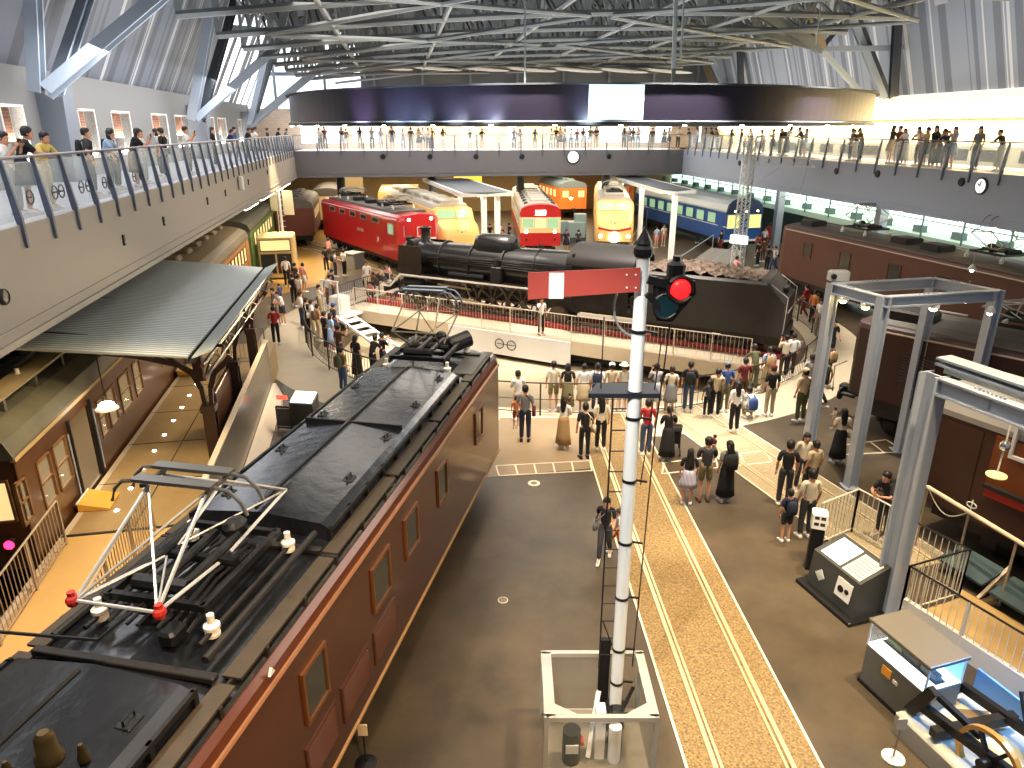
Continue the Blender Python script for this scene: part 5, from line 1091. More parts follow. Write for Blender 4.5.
mb.build('paving_joint', M_DK, pf)
for i in range(11): y = 14.6 + 1.0 * i; MB().cyl((-5.55, y, PT), (-5.55, y, PT + .012), .045, n=10).build('floor_stud', M_LAMP, pf)
MB().box(-6.32, -6.2, 3.2, 27, PT - .14, PT + .004).build('edge_strip', M_CONC, pf)
bd = thing('boarding_plate', 'yellow lit sloping plate between the platform and the open train door', 'ramp plate', tuple(PM @ Vector((-6.15, 14.75, PT))), rz_of(PM)); MB().loft([[(-.15, -.1, .02), (.45, -.1, .01), (.45, -.1, .04), (-.15, -.1, .2)], [(-.15, .6, .02), (.45, .6, .01), (.45, .6, .04), (-.15, .6, .2)]]).build('plate', mat('plate_yellow', (236, 176, 70), .4), bd)
MB().tube([(-.16, -.1, .2), (-.16, .6, .2)], .02).build('lip', M_WHITE, bd)
bd2 = dup(bd, PM @ Vector((-6.15, 23.6, PT)), label='yellow sloping plate at the far door of the brown platform train')
def runfence(name, label, p0, p1, h=1.1, m=M_FENCE, pitch=.13, posts=1.4, cat='fence', group=None, mtop=None):
    p0, p1 = Vector(p0), Vector(p1); t = thing(name, label, cat, tuple(p0), 0, group); railpart(t, (0, 0, 0), p1 - p0, h, pitch, m, posts=posts, mtop=mtop, bars=.011); return t
pw = lambda x, y, z=PT: PM @ Vector((x, y, z))
runfence('ramp_fence', 'barred fence between the platform ramp and the wooden train', pw(-6.1, 5, .8), pw(-6.1, 13.4, 1.05), 1.0)
runfence('ramp_fence', 'barred fence between the platform ramp and the big brown locomotive', pw(-4.55, 7.2, .86), pw(-4.55, 13.6, 1.08), 1.05)
runfence('ramp_fence', 'barred fence closing the far end of the platform', pw(-5.2, 24.6), pw(-3.7, 25.0), 1.1)
bw = thing('parapet', 'grey parapet with a white base beside the platform', 'parapet', tuple(PM.translation), rz_of(PM))
MB().box(-3.54, -3.48, 13.8, 24, .45, PT + .92).build('panel', mat('parapet_grey', (104, 96, 84), .25, .2), bw); MB().box(-3.58, -3.45, 13.8, 24, PT + .92, PT + .96).build('coping', M_CONC, bw); MB().loft([[(-3.47, y, 0), (-3.15, y, 0), (-3.36, y, .5), (-3.47, y, .5)] for y in (13.8, 24)]).build('base', mat('base_white', (216, 204, 190), .6), bw)
tt = thing('notice_board', 'tall dark brown board standing on the platform', 'board', tuple(pw(-3.95, 17.6)), rz_of(PM)); MB().cbox((0, 1.0, .75), (.12, 2.2, 1.4), .02).build('board', M_WOODB, tt); MB().box(-.03, .03, -.05, .05, 0, .1).build('foot', M_DK, tt)
# ---- canopy over the platform
CMt, _ = frame((0, 0), (-.172, .985)); M_IRON = mat('canopy_iron', (58, 38, 28), .5, .2, noise=.2, nscale=5); M_CORR = wave_mat('corrugated_roof', (196, 202, 198), (136, 142, 140), 2.2, 'Y', .4, .9, .3)
cn = thing('platform_canopy', 'grey corrugated canopy with a gutter over the station platform', 'canopy', tuple(CMt.translation), rz_of(CMt))
y0, y1 = 15.0, 25.2
mb = MB(); mb.loft([[(-9.6, y, 4.78), (-4.22, y, 4.2), (-4.22, y, 4.24), (-9.6, y, 4.84)] for y in (y0, y1)]); mb.build('roof_sheet', M_CORR, cn)
mb = MB(); mb.loft([[(-4.14, y, 4.18), (-3.72, y, 4.34), (-3.72, y, 4.38), (-4.14, y, 4.22)] for y in (y0, y1)]); mb.build('outer_sheet', mat('outer_sheet_grey', (150, 158, 156), .45, .2), cn)
mb = MB(); mb.box(-4.24, -4.12, y0, y1, 4.08, 4.12); mb.box(-4.25, -4.22, y0, y1, 4.08, 4.2); mb.box(-4.14, -4.11, y0, y1, 4.08, 4.2); mb.build('gutter', M_DK, cn)
for i in range(3):
    yy = 16.35 + 3.4 * i; o = pw(-3.82, yy)
    t = thing('canopy_post', 'riveted brown iron canopy post with curved brackets, %s' % ('at the near end beside the pantograph', 'second along beside the brown board', 'third along near the red barrier')[i], 'post', tuple(o), rz_of(PM))
    mb = MB(); mb.box(-.13, .13, -.17, -.13, 0, 1.55); mb.box(-.13, .13, .13, .17, 0, 1.55); mb.box(-.05, .05, -.15, .15, 0, 1.55); mb.box(-.17, .17, -.2, .2, 0, .12); mb.box(-.16, .16, -.19, .19, 1.45, 1.6)
    mb.build('column_shaft', M_IRON, t)
    for s in (-1, 1):
        b_ = MB(); L = 2.6 if s < 0 else .4; pts = [(s * .06, 0, 1.5), (s * .1, 0, 2.0), (s * .22, 0, 2.35), (s * .5, 0, 2.6)] + ([(s * 1.3, 0, 2.85), (s * L, 0, 3.1), (s * 3.6, 0, 3.35)] if s < 0 else [(s * .62, 0, 2.75)])
        for a_, c_ in zip(pts, pts[1:]): b_.beam(a_, c_, .09, .12)
        b_.build('curved_bracket', M_IRON, t)
    mb = MB(); mb.box(-.2, .0, -.1, .1, 2.2, 2.95); mb.beam((-.1, 0, 2.3), (-.9, 0, 2.95), .07, .07); mb.beam((-3.6, 0, 3.55), (.5, 0, 2.98), .05, .07); mb.build('head_block', M_IRON, t)
mb = MB(); mb.tube([(-3.95, y0, 4.02), (-3.95, y1, 4.02)], .05); mb.tube([(-3.95, y0, 3.72), (-3.95, y1, 3.72)], .04)
for i in range(12): mb.beam((-3.95, y0 + .85 * i, 3.72 + .3 * (i % 2)), (-3.95, y0 + .85 * (i + 1), 4.02 - .3 * (i % 2)), .04)
mb.build('lattice', M_IRON, cn)
t = thing('hanging_lamp', 'glowing white lamp hanging over the platform train', 'lamp', tuple(at(107, 408, 2.9)), 0); MB().lathe([(.02, .12), (.08, .1), (.24, .0), (.25, -.02), (.1, -.01)], (0, 0, 0), 16).build('lamp_shade', M_WHITE, t); MB().sph((0, 0, .05), (.17, .17, .1), 14, 8).build('bulb', M_LAMP, t); MB().cyl((0, 0, .1), (0, 0, 1.35), .012, n=5).build('cord', M_DK, t)  # oversized bulb above the shade stands in for the lamp's bright reflection
t = thing('hanging_lamp', 'bright round lamp under the balcony edge beside the canopy corner', 'lamp', tuple(at(4, 346, 4.85)), 0); MB().lathe([(.02, .1), (.12, .1), (.14, 0)], (0, 0, 0), 14).build('lamp_shade', M_WHITE, t); MB().sph((0, 0, -.02), (.1, .1, .08), 10, 6).build('bulb', M_LAMPY, t)
# ---- wooden train at the platform
M_WOODT = mat('coach_brown', (84, 52, 26), .35, noise=.15, nscale=2, coat=.3); M_TROOF = mat('coach_roof_tan', (88, 84, 66), .55, noise=.4, nscale=1.5); M_INT = mat('coach_interior', (206, 178, 120), .6)
def fy(px, py): return vpl(px, py, PM, -6.4)[0]
lt = thing('wooden_train', 'brown wooden train with open doors beside the platform', 'train', tuple(PM.translation), rz_of(PM)); Y0 = 12.9; Y1 = 29.2
hol = [(fy(a, b), fy(c, d), e, f) for a, b, c, d, e, f in ((23, 520, 33, 510, 1.9, 2.75), (39, 480, 53, 470, 1.75, 2.75), (54, 460, 68, 450, 1.75, 2.75), (70, 440, 93, 430, 1.12, 2.85), (97, 410, 105, 405, 1.8, 2.75), (106, 400, 115, 395, 1.8, 2.75), (118, 385, 129, 378, 1.8, 2.75), (132, 370, 140, 366, 1.8, 2.75))]
hol += [(22.4 + 1.4 * i, 23.4 + 1.4 * i, 1.8, 2.75) for i in range(5)]
mb = MB(); mb.wallgrid(-6.45, -6.4, Y0, Y1, 1.0, 3.22, hol); mb.build('side_wall', M_WOODT, lt)
mb = MB(); mb.box(-9.2, -9.15, Y0, Y1, 1, 3.22); mb.box(-9.2, -6.4, Y1 - .05, Y1, 1, 3.22); mb.build('far_wall', M_WOODT, lt)
mb = MB(); mb.box(-9.2, -6.42, Y0, Y1, .95, 1.1); mb.build('floor_deck', mat('coach_floor', (92, 74, 52), .6), lt)
for i in range(9): y = Y0 + 1.2 + 2.0 * i; mb = MB(); mb.cbox((-8.7, y, 1.5), (.7, 1.5, .12), .03); mb.cbox((-9.02, y, 1.85), (.12, 1.5, .6), .03); mb.build('bench_seat', mat('seat_teal', (38, 84, 82), .8), lt)
mb = MB(); mb.box(-9.14, -9.12, Y0 + .1, Y1 - .1, 1.1, 3.1); mb.build('interior_lining', M_INT, lt)
for h in hol:
    if h[2] < 1.3: continue
    f = MB()
    for (a, c, e, g) in ((h[0], h[0] + .05, h[2], h[3]), (h[1] - .05, h[1], h[2], h[3]), (h[0], h[1], h[2], h[2] + .05), (h[0], h[1], h[3] - .05, h[3]), (h[0], h[1], (h[2] + h[3]) / 2, (h[2] + h[3]) / 2 + .03)): f.box(-6.44, -6.38, a, c, e, g)
    w_ = f.build('window', mat('frame_wood_light', (120, 86, 50), .45), lt); MB().box(-6.43, -6.42, h[0], h[1], h[2], h[3]).build('pane', mat('clear_glass', (220, 220, 200), .05, alpha=.12), w_)
d_ = hol[3]; mb = MB()
for yy in (d_[0] - .03, d_[1]): mb.box(-6.46, -6.34, yy, yy + .05, 1.0, 2.95)
mb.build('door_frame', M_DK, lt); mb = MB(); mb.tube([(-6.36, d_[1] + .12, 1.2), (-6.36, d_[1] + .12, 2.7)], .018); mb.tube([(-6.36, d_[0] - .14, 1.2), (-6.36, d_[0] - .14, 2.7)], .018); mb.build('grab_rail', M_STEEL, lt)
pr = [(q[0] - 7.8, q[1]) for q in coach_profile(1.46, 3.2, 3.26, 3.86)]; MB().exty(pr, Y0 - .1, Y1).build('roof', M_TROOF, lt, smooth=False)
MB().box(-6.42, -6.33, Y0 - .05, Y1, 3.14, 3.22).build('rain_strip', mat('strip_tan', (172, 146, 100), .5), lt)
mb = MB(); mb.box(-9.2, -6.4, Y0, Y0 + .04, 1.0, 3.22); mb.build('end_wall', M_WOODT, lt)
for (a, b) in ((-9.0, -8.4), (-8.1, -7.5), (-7.2, -6.6)): endwindow(lt, Y0, -1, a, b, 2.0, 2.75, MATS['frame_wood_light'], M_PANEL)
mb = MB(); mb.cyl((-6.75, Y0 - .02, 1.55), (-6.75, Y0 - .12, 1.55), .1, n=12); o = mb.build('tail_lamp', M_DK, lt); MB().cyl((-6.75, Y0 - .12, 1.55), (-6.75, Y0 - .14, 1.55), .085, n=12).build('lens', mat('lens_red', (220, 30, 60), .3, emis=5, ecol=(255, 30, 70)), o)
for s, x in ((0, -7.0), (1, -8.6)): mb = MB(); mb.box(x - .25, x + .25, Y0 + .6, Y1 - 8, 3.98, 4.03); mb.build('roof_walkway', mat('roof_board_tan', (132, 118, 88), .6), lt)
mb = MB()
for i in range(7):
    for x in (-7.0, -8.6): mb.box(x - .2, x + .2, Y0 + 1 + 1.4 * i, Y0 + 1.1 + 1.4 * i, 3.7, 3.98)
mb.build('board_support', M_TROOF, lt)
o = pantograph(lt, Y0 + 3.2, 3.86, M_BLACK, h=.4, half=.9, x0=-7.8)
mb = MB(); mb.box(-9.0, -6.6, Y0 + .4, Y1, .55, .95); mb.build('underframe', M_DK, lt)
for y in (Y0 + 3, Y1 - 3): b = bogie(lt, y); b.location = (-7.8, 0, 0)
# further carriages along the same line
def pw0(x, y): return tuple(PM @ Vector((x, y, 0)))
M_OLIVE = mat('roof_olive', (128, 112, 84), .5, noise=.2, nscale=2); M_LITW = mat('side_orange_wood', (196, 132, 66), .5)
coach('passenger_car', 'tan roofed carriage with a glowing orange slatted side beyond the canopy', pw0(-7.75, 41.5), rz_of(PM), 12, M_LITW, M_OLIVE, panes=M_PANEL, n=10, frame=mat('frame_dark_wood', (120, 74, 36), .5))
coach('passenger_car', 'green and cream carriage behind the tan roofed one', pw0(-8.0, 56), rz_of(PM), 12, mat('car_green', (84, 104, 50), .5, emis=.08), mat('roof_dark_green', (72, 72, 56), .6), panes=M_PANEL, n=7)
coach('passenger_car', 'dark red brown carriage under the far end of the beige balcony', pw0(-5.2, 66), rz_of(PM), 9, mat('car_maroon', (96, 44, 36), .5), M_RF2, panes=M_PANEL, n=5)
coach('freight_car', 'pale cream freight car standing at the end of the western aisle', pw0(-3.2, 76), rz_of(PM), 9, mat('car_cream', (206, 188, 140), .6), M_RF2, n=2, vents=False)
cab = thing('cab_exhibit', 'cream panelled driving cab exhibit with black windows beside the aisle', 'exhibit', pw0(-5.4, 45), rz_of(PM)); MB().cbox((0, 1, 1.35), (2.1, 2, 2.5), .08).build('shell', mat('cab_cream', (214, 190, 130), .5), cab)
for a, b, e, f in ((-.85, -.1, .4, 1.5), (.1, .85, .4, 1.5), (-.85, .85, 1.75, 2.35)): endwindow(cab, 0, -1, a, b, e, f, M_WOODB, M_PANE if f < 2 else M_PANEL)
sg = thing('signal_mast', 'white signal mast with pale boards beside the western aisle', 'signal', tuple(at(286, 262, 0)), 0); MB().cyl((0, 0, 0), (0, 0, 5.2), .09, n=8).build('pole', M_WHITE, sg); MB().cbox((-.35, -.1, 4.3), (.5, .05, 1.7), .01).build('board', mat('board_cream', (222, 214, 180), .5), sg); MB().cbox((.6, -.1, 4.0), (.7, .05, 1.6), .01).build('board', MATS['board_cream'], sg); mb = MB(); [mb.box(-.25, -.2, .05, .1, 0, 5) or mb.box(.2, .25, .05, .1, 0, 5)]; [mb.box(-.25, .25, .05, .09, .3 + .35 * i, .33 + .35 * i) for i in range(13)]; mb.build('ladder', M_WHITE, sg)
# ------------------------------------------------------------------ dark wooden coach at the east side
M_R3 = mat('coach_dark_brown', (66, 38, 30), .4, noise=.1, nscale=2); M_R3R = mat('coach_roof_grey', (150, 144, 136), .5, noise=.08, nscale=1)
q3 = at(934, 410, 3.0); q3.z = 0; d3 = Vector((.452, -.892, 0)); n3_ = Vector((.892, .452, 0)); o3 = q3 + n3_ * 1.4
R3 = coach('wooden_coach', 'dark brown coach with a smooth grey roof and a red band beside the white handrail', tuple(o3), math.atan2(.452, .892), 13, M_R3, M_R3R, zs=3.0, zr=3.6, n=5, win=(1.9, 2.6), vents=False, frame=mat('frame_dark', (52, 30, 24), .4))
R3M = Matrix.Translation(o3) @ Matrix.Rotation(math.atan2(.452, .892), 4, 'Z')
def r3(px, py): return vpl(px, py, R3M, -1.42)
ya, za = r3(987, 487); yb_, zb2 = r3(1015, 500)
MB().box(-1.5, -1.41, -12.5, ya, za - .16, za + .02).build('red_band', M_RED, R3)
MB().box(-1.56, -1.41, -12.5, ya + .02, za + .02, za + .1).build('band_ledge', M_DK, R3)
ye, ze = r3(972, 505); mb = MB(); mb.tube([(-1.43, ye + .1 * math.cos(2 * math.pi * i / 14), ze + .06 * math.sin(2 * math.pi * i / 14)) for i in range(15)], .014, 5); mb.box(-1.44, -1.42, ye - .012, ye + .012, ze - .14, ze + .12); mb.build('round_emblem', M_WHITE, R3)
yf, zf = r3(1012, 455); mb = MB(); mb.box(-1.5, -1.42, yf - .03, yf + .03, zf, zf + .75); mb.box(-1.5, -1.42, yf - 1.6, yf + .03, zf - .05, zf + .02); mb.box(-1.5, -1.42, yf - 1.6, yf + .03, zf + .75, zf + .8); mb.build('white_window_frame', M_WHITE, R3)
MB().box(-1.44, -1.405, -12.6, ya + .05, za + .1, 2.95).build('wood_panel', mat('wood_orange', (120, 62, 28), .35), R3)
# ------------------------------------------------------------------ steel portal frames
M_HB = mat('portal_steel', (164, 174, 190), .35, .15)
pA, pB, pC_, pD = (Vector(p) for p in ((8.15, 17.8, 0), (8.7, 16.3, 0), (11.1, 18.5, 0), (11.8, 17.0, 0))); Z = Vector((0, 0, 1))
pt = thing('portal_frame', 'open grey steel frame of four columns in front of the dark brown locomotive', 'steel frame', tuple(pA), 0)
for p in (pA, pB, pC_, pD): m_ = MB(); m_.hbeam(p - pA, p - pA + Z * 5.0, .24, .24, .03, up=(1, .2, 0)); m_.box(p.x - pA.x - .2, p.x - pA.x + .2, p.y - pA.y - .2, p.y - pA.y + .2, 0, .03); m_.build('column', M_HB, pt)
for a, b in ((pA, pC_), (pB, pD), (pA, pB), (pC_, pD)):
    m_ = MB(); m_.hbeam(a - pA + Z * 4.87, b - pA + Z * 4.87, .2, .26, .03); d = b - a
    for t_ in (.3, .34, .38, .42): m_.cyl(a - pA + d * t_ + Z * 5.0, a - pA + d * t_ + Z * 5.03, .025, n=6)
    m_.build('top_beam', M_HB, pt)
for i, (a, b, t_) in enumerate(((pA, pB, .25), (pA, pB, .7), (pB, pD, .45))):
    p = a.lerp(b, t_) + Vector((0, 0, 4.72)); t = thing('floodlight', ('glowing floodlight under the frame beam at the tall corner column', 'glowing floodlight in the middle of the short frame beam', 'small glowing lamp under the long frame beam')[i], 'lamp', tuple(p)); MB().cbox((0, 0, -.02), (.2, .2, .1), .02).build('housing', M_WHITE, t); MB().sph((0, 0, -.1), (.09, .09, .05), 10, 6).build('bulb', M_LAMPY, t)
t = thing('projector', 'white projector box mounted above the corner of the portal frame', 'projector', tuple(at(838, 279, 5.01))); MB().cbox((0, 0, .1), (.5, .3, .26), .04).build('case', M_WHITE, t); MB().cyl((-.2, -.15, .1), (-.2, -.22, .1), .07, n=12).build('lens', M_BLACK, t)
for i, (px, py) in enumerate(((972, 269), (966, 300), (990, 312))):
    t = thing('track_lamp', ('small bright lamp on the thin rail behind the portal frame', 'white ball lamp hanging inside the portal frame', 'white bell shaped lamp beside the far frame column')[i], 'lamp', tuple(at(px, py, 4.6))); MB().lathe([(.02, .15), (.06, .12), (.12, 0), (.1, -.02)], (0, 0, 0), 12).build('lamp_shade', M_WHITE, t); MB().sph((0, 0, -.03), .06, 8, 5).build('bulb', M_LAMP, t); MB().cyl((0, 0, .12), (0, 0, .5), .01, n=5).build('stem', M_STEEL, t)
# near column and beam
pE = Vector((7.05, 11.2, 0)); dE = Vector((.33, -.94, 0)).normalized()
pe = thing('portal_column', 'tall pale blue grey steel column with a beam running off beside the grey coach roof', 'steel column', tuple(pE)); m_ = MB(); m_.hbeam((0, 0, 0), (0, 0, 4.84), .32, .34, .035, up=tuple(dE)); m_.box(-.28, .28, -.28, .28, 0, .04); m_.build('column', M_HB, pe)
m_ = MB(); m_.hbeam(dE * .15 + Z * 4.68, dE * 5 + Z * 4.68, .22, .3, .035)
for k in range(8):
    for zz in (4.54, 4.82): m_.cyl(dE * (.75 + .07 * k) + Z * zz, dE * (.75 + .07 * k) + Z * (zz + .05 if zz > 4.5 else zz - .05), .02, n=6)
m_.box(-.0, .0, 0, 0, 0, 0) if 0 else None
m_.build('beam', M_HB, pe); nE = Vector((-dE.y, dE.x, 0))
m_ = MB(); s_ = nE * .25; m_.hbeam(s_ + Z * 5.03 - dE * .1, s_ + dE * 5 + Z * 5.03, .34, .14, .04); m_.build('upper_beam', M_STEEL, pe); m_ = MB(); m_.beam(s_ + Z * 4.9, s_ + dE * 5 + Z * 4.9, .12, .12); m_.build('white_panel', M_WHITE, pe)
m_ = MB(); m_.beam(dE * .78 - nE * .02 + Z * 4.68, dE * 1.05 - nE * .02 + Z * 4.68, .05, .2)
m_.build('splice_plate', M_HB, pe)
hl = thing('signal_lamp', 'hanging silver ball lamp with a pale yellow disc below the steel beam', 'lamp', tuple(at(1005, 446, 3.4))); MB().sph((0, 0, 0), (.09, .09, .1), 12, 8).build('lamp_body', mat('chrome', (210, 210, 210), .15, .9), hl); MB().tube([(0, 0, .95), (0, 0, 0), (-.02, 0, -.55)], .015, 6).build('rod', M_WHITE, hl); MB().lathe([(.03, 0), (.17, -.04), (.17, -.07), (.02, -.09)], (-.02, 0, -.52), 16).build('disc', mat('disc_yellow', (232, 226, 150), .4, emis=.3), hl); MB().cbox((.0, .1, .98), (.3, .25, .06), .02).build('bracket', M_WHITE, hl)
# fences and exhibits of the east corner
M_DTOP = mat('rail_top_dark', (44, 42, 40), .4, .3); M_FW = mat('fence_pale', (232, 224, 208), .4)
v = lambda x, y: (x, y, 0)
for a, b, lb, mt in ((v(6.7, 13.52), v(7.77, 14.15), 'barred fence beside the black and white sign pillar', None), (v(7.77, 14.15), v(8.15, 13.28), 'short barred fence the man in black leans on', None), (v(8.24, 12.78), v(8.78, 11.73), 'barred fence between the big steel column and the dark coach', M_DTOP), (v(8.78, 11.73), v(7.34, 11.18), 'barred fence with a dark top rail crossing behind the lit showcase', M_DTOP), (v(7.34, 11.18), v(8.75, 8.0), 'long pale barred fence with a dark top rail beside the showcase', M_DTOP)):
    runfence('barrier_fence', lb, a, b, 1.1, M_FW, .12, 1.3, mtop=mt)
kb = MB(); kb.loft([[(7.42, 11.2, 0), (7.34, 11.16, 0), (7.34, 11.16, .4), (7.42, 11.2, .4)], [(8.8, 8.02, 0), (8.7, 7.98, 0), (8.7, 7.98, .4), (8.8, 8.02, .4)]]); struct(kb.build('trim_81', M_WHITE))
f0 = MB().add([(7.4, 11.15, .01), (8.8, 8.0, .01), (10.4, 9.0, .01), (9.0, 12.0, .01), (8.8, 11.7, .01)], [(0, 1, 2, 3, 4)]).build('floor_enclosure', mat('floor_tan', (176, 146, 96), .5, noise=.15, nscale=2)); struct(f0)
wr = thing('handrail', 'thick cream handrail with a hanging chain in front of the dark coach', 'handrail', (at(928, 487, 1.45).x, at(928, 487, 1.45).y, 0)); a = Vector((0, 0, 1.45)); b = (at(1024, 545, 1.45) - at(928, 487, 1.45)) * 1.5; b.z = 1.45; MB().tube([(-.5, .3, 1.4), a, b], .045, 8).build('rail', mat('handrail_cream', (222, 206, 176), .35), wr)
for k in range(4): q = a.lerp(b, k / 3.2); MB().cyl((q.x, q.y, 0), (q.x, q.y, 1.45), .025).build('post', M_FENCE, wr)
q0, q1 = a, a.lerp(b, 1 / 3.2); MB().tube([q0.lerp(q1, i / 10) - Z * (.35 * math.sin(math.pi * i / 10)) for i in range(11)], .012, 5).build('chain', M_FW, wr)
for k in range(3): p = Vector((9.3 + .35 * k, 12.3 - 1.15 * k, 0)); t = thing('blue_bench', 'dark teal slanted seat with a pale support beside the coach steps', 'bench', tuple(p), R(20), 'slanted seats by the coach steps'); MB().loft([[(-.3, -.5, .25), (.3, -.5, .45), (.3, -.5, .5), (-.3, -.5, .3)], [(-.3, .5, .25), (.3, .5, .45), (.3, .5, .5), (-.3, .5, .3)]]).build('seat', mat('seat_dark_teal', (34, 60, 66), .6), t); MB().beam((-.35, -.52, 0), (.35, -.52, .55), .06).build('support', M_FENCE, t)
# showcase
sc_a = math.atan2(-.95, .3); s1 = thing('showcase', 'lit glass showcase on a grey cabinet with an orange label', 'showcase', (6.32, 9.05, 0), sc_a)
MB().cbox((0, 0, .38), (1.15, .72, .76), .01).build('cabinet', mat('cabinet_grey', (104, 104, 98), .35), s1); MB().cbox((0, 0, 1.24), (1.2, .78, .06), .01).build('top', mat('cabinet_top', (110, 104, 94), .35), s1); MB().box(-.56, .56, -.35, .35, .765, .8).build('light_bed', mat('bed_white', (236, 240, 236), .5, emis=1.6), s1)
MB().box(-.56, .56, .33, .345, .8, 1.2).build('back_panel', mat('panel_pale', (120, 190, 240), .5, emis=.7), s1)
for sx in (-1, 1):
    for sy in (-1, 1): MB().box(sx * .55, sx * .575, sy * .335, sy * .36, .76, 1.21).build('corner_post', mat('post_white', (230, 232, 230), .3), s1)
mb = MB(); mb.box(-.56, .56, -.36, -.352, .8, 1.2); mb.box(.565, .572, -.34, .34, .8, 1.2); mb.box(-.572, -.565, -.34, .34, .8, 1.2); mb.build('glass', mat('case_glass', (220, 236, 240), .05, alpha=.13), s1)
lt_ = thing('model_train', 'small dark model train inside the lit showcase', 'model train', (6.32, 9.05, .8), sc_a)
for k in range(3): mb = MB(); mb.cbox((-.33 + .33 * k, 0, .07), (.3, .12, .1), .015); mb.box(-.46 + .33 * k, -.2 + .33 * k, -.04, .04, .0, .03); mb.build('car_body', (MATS['car_green'], M_DK, M_STEELD)[k], lt_); 
MB().box(-.52, .52, -.1, .1, -.0, .008).build('track_board', M_DK, lt_)
w_ = s1; mb = MB(); mb.box(-.2, -.02, -.372, -.36, .5, .66); mb.build('orange_label', mat('label_orange', (232, 160, 50), .5), s1); MB().box(.03, .12, -.372, -.36, .5, .56).build('small_label', M_WHITE, s1); MB().cbox((0, 0, .03), (1.2, .76, .06)).build('plinth', M_BLACK, s1)
# information desks
dk = thing('information_desk', 'dark slanted information desk with a bright white sheet and a picture plate', 'display desk', (6.5, 11.7, 0), sc_a)
MB().loft([[(x, -.36, 0), (x, .36, 0), (x, .36, 1.05), (x, -.3, .8)] for x in (-.62, .62)]).build('cabinet', mat('desk_dark', (62, 64, 62), .4), dk)
def topplate(x0, x1, y0, y1, m, nm, o=.012):
    zf = lambda y: .8 + (y + .3) * .25 / .66 + o; mb = MB(); mb.loft([[(x0, y0, zf(y0) - .01), (x1, y0, zf(y0) - .01), (x1, y0, zf(y0)), (x0, y0, zf(y0))], [(x0, y1, zf(y1) - .01), (x1, y1, zf(y1) - .01), (x1, y1, zf(y1)), (x0, y1, zf(y1))]]); return mb.build(nm, m, dk)
topplate(-.5, .02, -.24, .28, mat('sheet_lit', (240, 240, 232), .5, emis=.9), 'white_sheet'); topplate(.1, .55, -.26, .26, mat('plate_pale', (200, 196, 184), .5), 'text_plate')
for i in range(6): topplate(.14, .5, -.2 + .07 * i, -.18 + .07 * i, mat('print_grey', (110, 108, 104), .6), 'text_line', .016)
mb = MB(); mb.loft([[(.12, -.375, .3), (.5, -.375, .3), (.5, -.33, .68), (.12, -.33, .68)], [(.12, -.365, .3), (.5, -.365, .3), (.5, -.32, .68), (.12, -.32, .68)]]); mb.build('picture_plate', M_WHITE, dk); mb = MB(); mb.cyl((.25, -.37, .48), (.25, -.355, .48), .07, n=14); mb.cyl((.4, -.37, .5), (.4, -.355, .5), .05, n=14); mb.build('picture_mark', M_BLACK, dk)
mb = MB(); c0 = Vector((-.3, -.36, .42)); mb.loft([[c0 + Vector((0, -.012, -.13)), c0 + Vector((.13, -.012, 0)), c0 + Vector((0, 0.01, .13)), c0 + Vector((-.13, -.012, 0))], [c0 + Vector((0, 0, -.13)), c0 + Vector((.13, 0, 0)), c0 + Vector((0, .02, .13)), c0 + Vector((-.13, 0, 0))]]); mb.build('diamond_plate', mat('plate_pale2', (190, 190, 184), .5), dk)
MB().cbox((0, -.05, .04), (1.5, .95, .08), .01).build('plinth', M_BLACK, dk)
kp = thing('sign_pillar', 'black sign pillar with a white picture box on top', 'sign', (6.3, 12.75, 0), R(-20)); MB().cbox((0, 0, .5), (.26, .26, 1.0), .02).build('column', M_BLACK, kp); bx = MB().cbox((0, 0, 1.17), (.3, .3, .34), .02).build('picture_box', M_WHITE, kp)
mb = MB()
for a_, b_ in ((-.1, 1.22), (.02, 1.22), (-.1, 1.08), (.02, 1.08)): mb.box(a_, a_ + .09, -.155, -.15, b_, b_ + .07)
mb.build('picture', M_DK, kp)
ld = thing('information_desk', 'dark desk with a glowing white top standing beside the parapet', 'display desk', (-6.45, 20.5, 0), R(-8)); MB().loft([[(x, -.2, 0), (x, .25, 0), (x, .25, .95), (x, -.25, .75)] for x in (-.38, .38)]).build('cabinet', mat('desk_dark', (62, 64, 62), .4), ld); mb = MB(); mb.loft([[(-.34, -.22, .78), (.34, -.22, .78), (.34, .22, .96), (-.34, .22, .96)], [(-.34, -.22, .8), (.34, -.22, .8), (.34, .22, .98), (-.34, .22, .98)]]); mb.build('lit_top', mat('sheet_lit2', (250, 250, 246), .5, emis=2.5), ld)
bf = thing('folding_stand', 'black framed folding stand with a small red light beside the glowing desk', 'stand', (-6.95, 20.0, 0), R(-8)); mb = MB(); [mb.box(x - .015, x + .015, -.02, .02, 0, .75) for x in (-.22, .22)]; mb.box(-.22, .22, -.02, .02, .72, .78); mb.box(-.22, .22, -.02, .02, .05, .1); mb.build('frame', M_BLACK, bf); MB().box(-.2, .2, -.01, .01, .12, .7).build('panel', mat('panel_dark', (30, 30, 32), .4), bf); MB().cyl((0, 0, .78), (0, 0, 1.0), .02).build('stem', M_WHITE, bf); MB().cbox((0, 0, 1.06), (.34, .06, .12), .02).build('red_light', mat('light_red', (210, 40, 30), .4, emis=2, ecol=(255, 60, 40)), bf)
